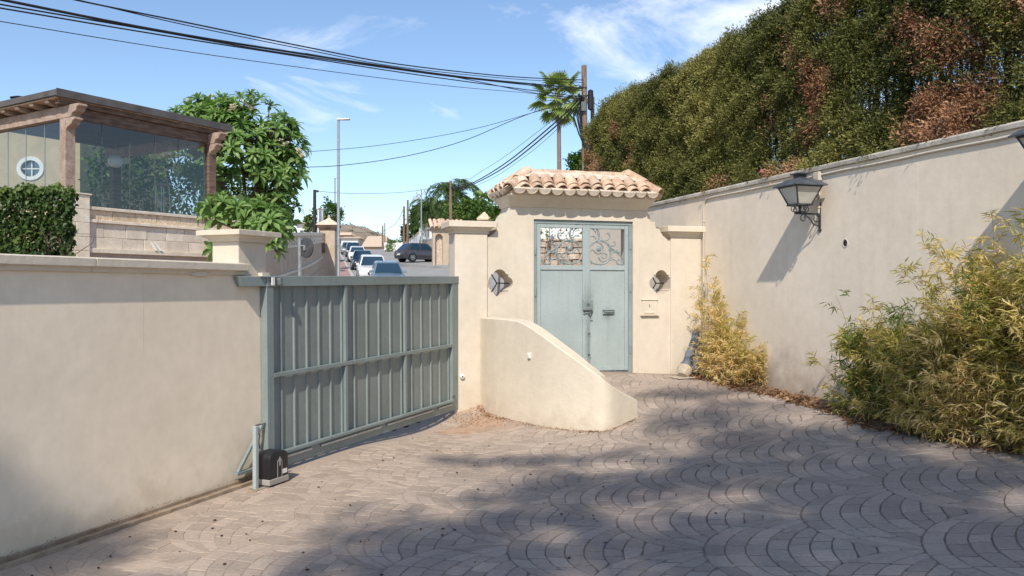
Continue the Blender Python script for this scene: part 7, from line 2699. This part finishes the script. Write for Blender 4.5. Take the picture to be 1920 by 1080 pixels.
# ------------------------------------------------------------------ palms, bushes and trees beyond the walls
def fan_frond(seed, Rr=0.95, seg=26):
    rg = random.Random(seed)
    V, Fq, T = [], [], []
    for i in range(seg):
        a = R(-118 + 236 * i / (seg - 1))
        L = Rr * (0.72 + 0.28 * math.cos(a * 0.65)) * rg.uniform(0.92, 1.05)
        w = Rr * 0.062
        d = Vector((math.sin(a), math.cos(a), 0)); s = Vector((d.y, -d.x, 0))
        b0 = len(V)
        fold = 0.02 * (1 if i % 2 else -1)
        dr = rg.uniform(0.16, 0.34)
        for r_, ww_, z in ((0.0, 0.10, 0), (0.42, 0.95, -0.03), (0.72, 0.8, -0.10), (1.0, 0.1, -dr)):
            for sg in (1, -1):
                p = d * (L * r_) + s * (sg * w * ww_) + Vector((0, 0, z * Rr + fold * sg))
                V.append(tuple(p)); T.append(min(0.98, 0.45 + 0.25 * r_ + rg.uniform(-0.12, 0.12)))
        for k in range(3):
            q = b0 + 2 * k
            Fq.append((q, q + 1, q + 3, q + 2))
    return fast_mesh('frond', np.array(V), np.array(Fq), 'palm_leaf', np.clip(T, 0.02, 0.98))


FANS = [fan_frond(k) for k in range(4)]


def fan_palm(label, px, Y, crown_px, Rr, n=34, trunk_r=0.16, base=0.0, seed=1, group='fan palms beyond the walls'):
    rg = random.Random(seed)
    c = at(px, crown_px, Y)
    t = thing('fan_palm', label, 'palm', (c.x, c.y, base), 0, group)
    h = c.z - base
    put('trunk', MB().tube([(0.12, 0, -0.4), (0.05, 0, h * 0.4), (0, 0, h * 0.8), (0, 0, h)], [trunk_r * 1.2, trunk_r, trunk_r * 0.92, trunk_r * 0.7], 10), 'palm_trunk', t, smooth=50)
    pet = MB()
    for k in range(n):
        az = k * 2.39996 + rg.uniform(-0.2, 0.2)
        el = R(82 - 138 * (k / (n - 1)) ** 0.9 + rg.uniform(-7, 7))
        d = Vector((math.cos(az) * math.cos(el), math.sin(az) * math.cos(el), math.sin(el)))
        L = Rr * rg.uniform(0.80, 1.15)
        p0 = Vector((0, 0, h - 0.05 - 0.25 * k / n)); p1 = p0 + d * L
        pet.tube([p0, p0.lerp(p1, 0.5) + Vector((0, 0, 0.03)), p1], [0.03, 0.022, 0.014], 5, cap=False)
        o = bpy.data.objects.new('frond', FANS[rg.randrange(4)]); COL.objects.link(o); o.parent = t
        d2_ = (d + Vector((0, 0, -0.10))).normalized()
        y = d2_; x = y.cross(Vector((0, 0, 1))).normalized(); z = x.cross(y)
        o.matrix_basis = Matrix.Translation(p1 - d * 0.1) @ Matrix((x, y, z)).transposed().to_4x4() @ Matrix.Rotation(rg.uniform(-0.5, 0.5), 4, 'Y') @ Matrix.Scale(Rr * rg.uniform(0.8, 1.1) / 0.95 * 0.74, 4)
    put('petioles', pet, 'palm_petiole', t, smooth=50)
    return t


noisy('palm_petiole', (0.10, 0.12, 0.04), (0.20, 0.20, 0.07), 5)
fan_palm('tall slim fan palm beside the thick wooden pole', 1048, 46.0, 180, 1.08, 27, 0.135, 1.0, 3)
fan_palm('small far fan palm low over the green bushes', 906, 72.0, 379, 0.80, 22, 0.16, 3.0, 4)


def queen_palm(label, px, Y, crown_px, spread, seed, base=3.0):
    rg = random.Random(seed)
    c = at(px, crown_px, Y)
    t = thing('feather_palm', label, 'palm', (c.x, c.y, base), 0)
    h = c.z - base
    put('trunk', MB().tube([(0, 0, -0.5), (0.1, 0, h * 0.5), (0, 0, h)], [0.24, 0.2, 0.15], 10), 'palm_trunk', t, smooth=50)
    for k in range(17):
        az = k * 2.39996
        el0 = R(rg.uniform(25, 80)) if k < 11 else R(rg.uniform(-5, 25))
        L = spread * rg.uniform(0.85, 1.15)
        pts = []
        p = Vector((0, 0, h)); e = el0
        for j in range(11):
            pts.append(p.copy())
            p = p + Vector((math.cos(az) * math.cos(e), math.sin(az) * math.cos(e), math.sin(e))) * (L / 10)
            e -= R(11 + j * 1.2)
        rachis = MB().tube(pts, [0.03 - 0.0022 * j for j in range(11)], 4, cap=False)
        C, D, N = [], [], []
        for j in range(1, 64):
            v = j / 64 * 10; i = min(9, int(v)); w = pts[i].lerp(pts[i + 1], v - i)
            ax = (pts[i + 1] - pts[i]).normalized()
            sd = ax.cross(Vector((0, 0, 1))).normalized()
            for s_ in (-1, 1):
                dd = (sd * s_ + ax * 0.5 + Vector((0, 0, rg.uniform(-0.9, 0.25)))).normalized()
                C.append(tuple(w)); D.append(tuple(dd)); N.append((rg.gauss(0, .4), rg.gauss(0, .4), 1))
        n = len(C)
        fr_ = put('frond', leaves_mesh('frond', np.array(C), np.array(D), np.array(N, dtype=float), np.full(n, spread * 0.24), np.full(n, 0.05), 'feather_leaf', np.clip(RNG.normal(0.5, 0.2, n), 0.02, 0.98)), None, t)
        put('rachis', rachis, 'palm_petiole', fr_)
    return t


queen_palm('feathery palm with drooping fronds above the green bushes', 852, 74.0, 366, 3.3, 5)
queen_palm('second feathery palm with lower crown left of the brown pole', 806, 84.0, 396, 3.2, 6)


def bush(name, label, cat, px, py, Y, rpx, rpy, n, leaf, seed, mat='bush_leaf', group=None, base_px=None, trunk=0.08, tone=0.45):
    c = at(px, py, Y)
    bz_ = at(px, base_px, Y).z if base_px else c.z - rpy / F * Y * 1.3
    t = thing(name, label, cat, (c.x, c.y, bz_), 0, group)
    rx, rz_ = rpx / F * Y, rpy / F * Y
    blob_leaves('foliage', t, mat, (0, 0, c.z - bz_), (rx, min(rx, 2.5), rz_), n, leaf, 0.5, seed=seed, tone=tone)
    mb = MB()
    top = c.z - bz_
    mb.tube([(0, 0, -0.3), (0.05, 0, top * 0.5), (0, 0, top + rz_ * 0.3)], [trunk, trunk * 0.8, trunk * 0.3], 7)
    for k in range(6):
        a = k * 1.05
        mb.tube([(0.02, 0, top * 0.5), (math.cos(a) * rx * 0.3, math.sin(a) * 0.5, top * 0.8), (math.cos(a) * rx * 0.7, math.sin(a) * 1.0, top + rz_ * 0.3 * math.sin(k))], [trunk * 0.5, trunk * 0.35, trunk * 0.15], 5)
    put('trunk', mb, 'bark', t)
    return t


G_ = 'garden trees across the street'
bush('bushy_tree', 'broad green garden tree above the white openwork parapet', 'tree', 795, 412, 95, 28, 30, 2300, 0.42, 81, group=G_, base_px=470)
bush('bushy_tree', 'rounded green tree filling the middle under the feathery palms', 'tree', 835, 402, 88, 40, 26, 2600, 0.38, 82, group=G_, base_px=460)
bush('bushy_tree', 'dark green tree low behind the brown pole', 'tree', 880, 398, 66, 36, 20, 2300, 0.28, 83, group=G_, base_px=460)
bush('bushy_tree', 'leafy green tree just above the gate pillar cap', 'tree', 912, 405, 50, 26, 19, 1900, 0.20, 84, group=G_, base_px=470)
bush('bushy_tree', 'dull olive tree left of the white openwork parapet', 'tree', 768, 438, 108, 16, 22, 1000, 0.42, 85, mat='dark_leaf', group=G_, base_px=475, tone=0.75)
bush('climbing_shrub', 'bright leafy shrub rising against the portal shoulder', 'shrub', 934, 408, 12.9, 13, 32, 800, 0.055, 86, base_px=520, trunk=0.02, tone=0.6)
bush('climbing_shrub', 'leafy shrub with reddish tips under the portal cornice', 'shrub', 946, 385, 13.8, 11, 20, 500, 0.055, 87, base_px=520, trunk=0.02, tone=0.5)
bush('cypress_tree', 'brownish conifer behind the white gate post', 'tree', 624, 402, 62, 17, 24, 1900, 0.20, 88, mat='bush_leaf', base_px=470, tone=0.40)
bush('bushy_tree', 'pale green tree between the strut pole and white post', 'tree', 592, 415, 58, 17, 22, 1000, 0.25, 89, group=G_, base_px=470, tone=0.8)
bush('bushy_tree', 'dense green conifer tip just over the portal ridge', 'tree', 1086, 312, 34, 19, 24, 1700, 0.16, 91, group=G_, base_px=520)
bush('bare_tree', 'thin bare branched tree left of the feathery palms', 'tree', 787, 378, 92, 17, 24, 160, 0.18, 92, mat='dry_leaf', base_px=470)

# ------------------------------------------------------------------ seen through the door openings: rubble wall, white trellis, plaster return
def rubble():
    Y0 = 17.5
    a = at(985, 447, Y0); b2 = at(1122, 447, Y0)
    t = thing('rubble_wall', 'rough pinkish rubble stone wall seen through the door ironwork', 'wall', (a.x, Y0, 0))
    Ln = b2.x - a.x; top = a.z
    put('core', MB().box(0, Ln, 0.06, 0.4, 0.2, top - 0.03), 'tan_render', t)
    rg = random.Random(4)
    z = at(1000, 512, Y0).z - 0.1
    while z < top - 0.02:
        hh_ = min(rg.uniform(0.10, 0.16), top - z)
        x = rg.uniform(-0.15, 0)
        while x < Ln:
            w_ = rg.uniform(0.12, 0.30)
            x0, x1 = max(x, 0) + 0.006, min(x + w_, Ln) - 0.006
            if x1 - x0 > 0.04:
                j = lambda: rg.uniform(-0.014, 0.014)
                y0 = rg.uniform(-0.01, 0.02)
                put('stone', MB().hexa([(x0 + 0.02 + j(), y0, z + 0.012 + j()), (x1 - 0.02 + j(), y0, z + 0.012 + j()), (x1, 0.059, z + 0.004), (x0, 0.059, z + 0.004),
                                        (x0 + 0.02 + j(), y0 + 0.005, z + hh_ - 0.014 + j()), (x1 - 0.02 + j(), y0 + 0.005, z + hh_ - 0.014 + j()), (x1, 0.059, z + hh_ - 0.004), (x0, 0.059, z + hh_ - 0.004)]), 'rubble_stone', t)
            x += w_
        z += hh_
    # trellis on top
    lt = thing('white_trellis', 'white diamond trellis panel with post standing on the rubble wall', 'trellis', (a.x, Y0 + 0.1, top))
    zt2 = at(1000, 415, Y0).z - top
    xp = at(1018, 440, Y0).x - a.x
    x1 = at(1096, 440, Y0).x - a.x
    put('post', MB().box(xp - 0.06, xp + 0.05, -0.03, 0.06, -0.02, zt2), 'white_render', lt)
    put('rail', MB().box(xp + 0.051, x1, -0.01, 0.03, 0.0, 0.05), 'white_render', lt)
    put('rail', MB().box(xp + 0.051, x1, -0.01, 0.03, zt2 - 0.05, zt2), 'white_render', lt)
    n = 10
    sp2 = (x1 - xp) / 7.0
    for k in range(-6, 9):
        for s_ in (1, -1):
            z0, z1 = 0.05, zt2 - 0.05
            xa0 = xp + 0.06 + k * sp2
            xb0 = xa0 + (z1 - z0)
            if s_ < 0:
                xa0, xb0 = xb0, xa0
            # clip to the panel
            def clip(xq, zq, xr, zr):
                lo, hi = xp + 0.051, x1
                pts = []
                for (u0, v0, u1, v1) in ((xq, zq, xr, zr),):
                    t0, t1 = 0.0, 1.0
                    du = u1 - u0
                    for bd, sg in ((lo, 1), (hi, -1)):
                        q0 = (u0 - bd) * sg; q1 = (u1 - bd) * sg
                        if q0 < 0 and q1 < 0:
                            return None
                        if q0 < 0:
                            t0 = max(t0, q0 / (q0 - q1))
                        if q1 < 0:
                            t1 = min(t1, q0 / (q0 - q1))
                    if t1 - t0 < 0.05:
                        return None
                    return (u0 + du * t0, v0 + (v1 - v0) * t0, u0 + du * t1, v0 + (v1 - v0) * t1)
            c = clip(xa0, z0, xb0, z1)
            if c:
                yy = -0.004 if s_ > 0 else 0.012
                dv = Vector((c[2] - c[0], 0, c[3] - c[1])).normalized()
                pv = Vector((-dv.z, 0, dv.x)) * 0.021
                A_, B_ = Vector((c[0], yy, c[1])), Vector((c[2], yy, c[3]))
                f = Vector((0, 0.012, 0))
                put('lath', MB().hexa([tuple(A_ - pv), tuple(A_ + pv), tuple(A_ + pv + f), tuple(A_ - pv + f), tuple(B_ - pv), tuple(B_ + pv), tuple(B_ + pv + f), tuple(B_ - pv + f)]), 'white_render', lt)
    cr2 = at(1030, 450, Y0 - 0.25)
    tw = thing('trailing_creeper', 'green creeper trailing over the rubble wall beside the trellis post', 'creeper', (cr2.x, cr2.y, cr2.z - 0.3))
    blob_leaves('foliage', tw, 'bush_leaf', (0, 0, 0.35), (0.06, 0.05, 0.36), 70, 0.06, 0.5, seed=95, tone=0.8)
    blob_leaves('foliage', tw, 'bush_leaf', (-0.24, 0.1, 0.50), (0.09, 0.06, 0.22), 60, 0.06, 0.5, seed=96)
    put('stem', MB().tube([(0, 0.1, -0.5), (0.0, 0.02, 0.2), (0, 0, 0.6)], 0.01, 5), 'bark', tw)
    bh = at(1060, 425, 19.2)
    tb = thing('garden_shrub', 'green shrub behind the white trellis', 'shrub', (bh.x, bh.y, bh.z - 1.2))
    blob_leaves('foliage', tb, 'bush_leaf', (0, 0, 1.1), (1.3, 0.4, 0.7), 1300, 0.10, 0.5, seed=97)
    put('stem', MB().tube([(0, 0, -0.8), (0, 0, 1.0)], 0.04, 6), 'bark', tb)


rubble()
# ------------------------------------------------------------------ cables
def cable(label, pts, Ya, Yb, r, grp, ext=None):
    """pts in picture order; the plan of the cable is straight from depth Ya to depth Yb"""
    P0, P1 = at(pts[0][0], 540, Ya), at(pts[-1][0], 540, Yb)
    dx, dy = P1.x - P0.x, P1.y - P0.y
    out = []
    for px, py in pts:
        k = (px - CX) / F
        # P0.x + s*dx = k*(P0.y + s*dy)
        s = (k * P0.y - P0.x) / (dx - k * dy)
        Y = P0.y + s * dy
        out.append(at(px, py, Y))
    sm_ = smooth_curve([tuple(p) for p in out], 10)
    o = thing('overhead_cable', label, 'cable', tuple(sm_[0]), 0, grp)
    put('wire', MB().tube([p - sm_[0] for p in sm_], r, 6), 'cable_black', o, smooth=60)
    return o


CG = 'cables strung from the thick pole'
cable('thickest black cable of the bundle sweeping across the upper left sky', [(-60, -14), (11, 1), (286, 55), (516, 93), (802, 136), (940, 152), (1092, 166)], 13.5, 29.8, 0.026, CG)
cable('black cable twisted just under the thickest one', [(-60, -6), (0, 8), (286, 57), (516, 97), (802, 138), (940, 154), (1092, 170)], 13.6, 29.8, 0.015, CG)
cable('lower black cable of the bundle that runs into the thickest one', [(-60, 6), (0, 15), (286, 63), (516, 99), (802, 143), (1092, 182)], 13.7, 29.8, 0.015, CG)
cable('upper black cable entering the sky at the top edge', [(60, -22), (143, 0), (344, 41), (573, 88), (745, 120), (950, 143), (1094, 150)], 15.0, 29.8, 0.017, CG)
cable('thin black cable close below the upper one', [(70, -18), (156, 2), (344, 46), (573, 93), (745, 125), (950, 147), (1094, 155)], 15.1, 29.8, 0.011, CG)
cable('black cable crossing under the bundle near the fan palm', [(573, 100), (690, 120), (850, 144), (1000, 174), (1092, 186)], 21.5, 29.8, 0.013, CG)
cable('lone thin cable hanging lowest across the left sky', [(-60, 29), (0, 40), (401, 104), (802, 157), (985, 174), (1092, 184)], 13.0, 29.8, 0.008, CG)
CG2 = 'cables dropping from the thick pole to the brown pole'
cable('first of the thick cables dropping to the brown pole', [(1092, 180), (1045, 226), (960, 297), (905, 333), (870, 349), (846, 350)], 29.8, 59.8, 0.030, CG2)
cable('second of the thick cables, just under the first', [(1092, 186), (1045, 234), (960, 304), (905, 337), (870, 351), (846, 352)], 29.8, 59.9, 0.030, CG2)
cable('faint cable above the thick dropping pair', [(1092, 178), (1035, 226), (950, 291), (900, 323), (868, 343), (846, 346)], 29.8, 59.8, 0.010, CG2)
cable('faint cable below the thick dropping pair', [(1092, 190), (1030, 256), (975, 300), (925, 333), (880, 352), (846, 355)], 29.8, 59.8, 0.010, CG2)
CG3 = 'cables crossing the street to the left'
cable('upper thin cable crossing the pale sky behind the street lamp', [(520, 290), (585, 284), (690, 275), (800, 259), (900, 239), (1000, 211), (1092, 186)], 30.0, 29.8, 0.010, CG3)
cable('lower cable sagging behind the street lamp', [(520, 313), (590, 313), (640, 310), (720, 300), (800, 284), (880, 260), (985, 216), (1092, 182)], 30.0, 29.8, 0.013, CG3)
cable('faint cable from the strut pole to the brown pole', [(591, 358), (640, 362), (690, 363), (770, 359), (845, 346)], 46.0, 60.0, 0.013, CG3)
cable('sagging cable between the dark poles down the street', [(757, 391), (745, 415), (730, 428), (719, 433)], 96.0, 128.0, 0.03, CG3)
cable('level cable running left from the far crossed pole', [(719, 432), (700, 436), (675, 436), (640, 432)], 128.0, 140.0, 0.025, CG3)
cable('stay wire falling from the thick pole behind the hedge', [(1110, 190), (1130, 205), (1150, 222), (1200, 262)], 30.4, 31.5, 0.010, CG)

# ------------------------------------------------------------------ trees behind the photographer; they throw the shade that lies on the paving
def shade_tree(label, x, y, h, clumps, n, seed, leaf=0.22):
    zg = gz(x, y) if abs(x) < 8 and y > -8 else -0.3
    t = thing('shade_tree', label, 'tree', (x, y, zg))
    rg = np.random.default_rng(seed)
    mb = MB()
    fork = Vector((0, 0, h * 0.62))
    mb.tube([(0, 0, -0.4), (0.08, 0.05, h * 0.3), fork], [0.24, 0.19, 0.15], 10)
    for (cx, cy, cz, rx, ry, rz_) in clumps:
        c = Vector((cx - x, cy - y, cz - zg))
        mb.tube([fork, fork.lerp(c, 0.5) + Vector((0, 0, 0.15)), c], [0.10, 0.07, 0.03], 6)
    put('trunk', mb, 'bark', t, smooth=60)
    tot = sum(c[3] * c[4] for c in clumps)
    Cs = []
    for (cx, cy, cz, rx, ry, rz_) in clumps:
        k = int(n * rx * ry / tot)
        th = rg.uniform(0, 6.283, k); rr = np.sqrt(rg.uniform(0, 1, k)) * (1 + 0.16 * np.sin(th * 5 + cx * 9) + 0.10 * np.sin(th * 9 + cy * 7) + rg.normal(0, 0.07, k))
        d = np.stack([np.cos(th) * rr * rx, np.sin(th) * rr * ry, rg.normal(size=k) * rz_ * 0.5], 1)
        Cs.append(d + np.array([cx - x, cy - y, cz - zg]))
    C = np.concatenate(Cs)
    # openings in the crown, felt as sun patches on the paving
    gxy = C[:, :2] + np.array([x, y]) + np.array([0.153, 1.058]) * (C[:, 2:3] + zg - 0.15)
    qx, qy = CX + gxy[:, 0] / gxy[:, 1] * F, CY + 1.6 / gxy[:, 1] * F
    hole = np.zeros(len(C))
    for hx_, hy_, hrx, hry in SUNNY:
        hole = np.maximum(hole, 1.35 - np.sqrt(((qx - hx_) / hrx) ** 2 + ((qy - hy_) / hry) ** 2))
    C = C[rg.uniform(0, 1, len(C)) > np.clip(hole * 1.6, 0, 0.97)]
    m = len(C)
    L = rg.uniform(0.7, 1.3, m) * leaf
    put('crown', leaves_mesh('crown', C, unit(rg.normal(size=(m, 3))), unit(rg.normal(size=(m, 3)) * 0.5 + np.array([0, 0, 1])), L, L * 0.45, 'bush_leaf', np.clip(rg.normal(0.45, 0.2, m), 0.02, 0.98)), None, t)
    return t


SUNNY = [(1330, 935, 100, 15), (1160, 872, 80, 10), (1860, 975, 75, 17), (1905, 880, 50, 22), (1280, 752, 70, 10), (1500, 772, 50, 8), (1165, 948, 70, 11), (1010, 990, 90, 14), (1620, 800, 60, 8), (1420, 800, 40, 6), (1700, 1060, 60, 10)]
DS = (-0.80, -7.35, 6.8)


def hi_(cl):
    return [(a + DS[0], b2 + DS[1], c + DS[2], d, e, f) for a, b2, c, d, e, f in cl]


shade_tree('large spreading tree behind the camera shading the paving', 0.4, -12.5, 13.8, hi_([
    (0.35, -1.4, 7.1, 2.2, 1.25, 0.35), (-1.75, -1.95, 7.0, 0.95, 0.75, 0.3), (1.30, 0.25, 7.2, 1.15, 0.9, 0.3), (-1.05, 0.72, 7.0, 1.15, 0.16, 0.15), (1.05, 1.9, 7.2, 0.85, 0.5, 0.25),
    (1.1, 3.05, 7.3, 0.8, 0.18, 0.15), (-0.15, -0.2, 7.1, 0.85, 0.38, 0.25), (1.9, -1.9, 7.2, 1.15, 1.35, 0.35), (0.25, -3.4, 7.2, 3.2, 1.3, 0.4)]),
    8800, 101, 0.22)
shade_tree('second tree behind the camera beside the left wall', -6.4, -11.5, 13.6, hi_([(-4.45, -1.95, 7.0, 0.62, 0.46, 0.2), (-5.6, -3.3, 7.2, 1.0, 0.8, 0.4), (-4.2, -3.6, 7.1, 1.2, 0.9, 0.5)]), 2400, 102, 0.24)
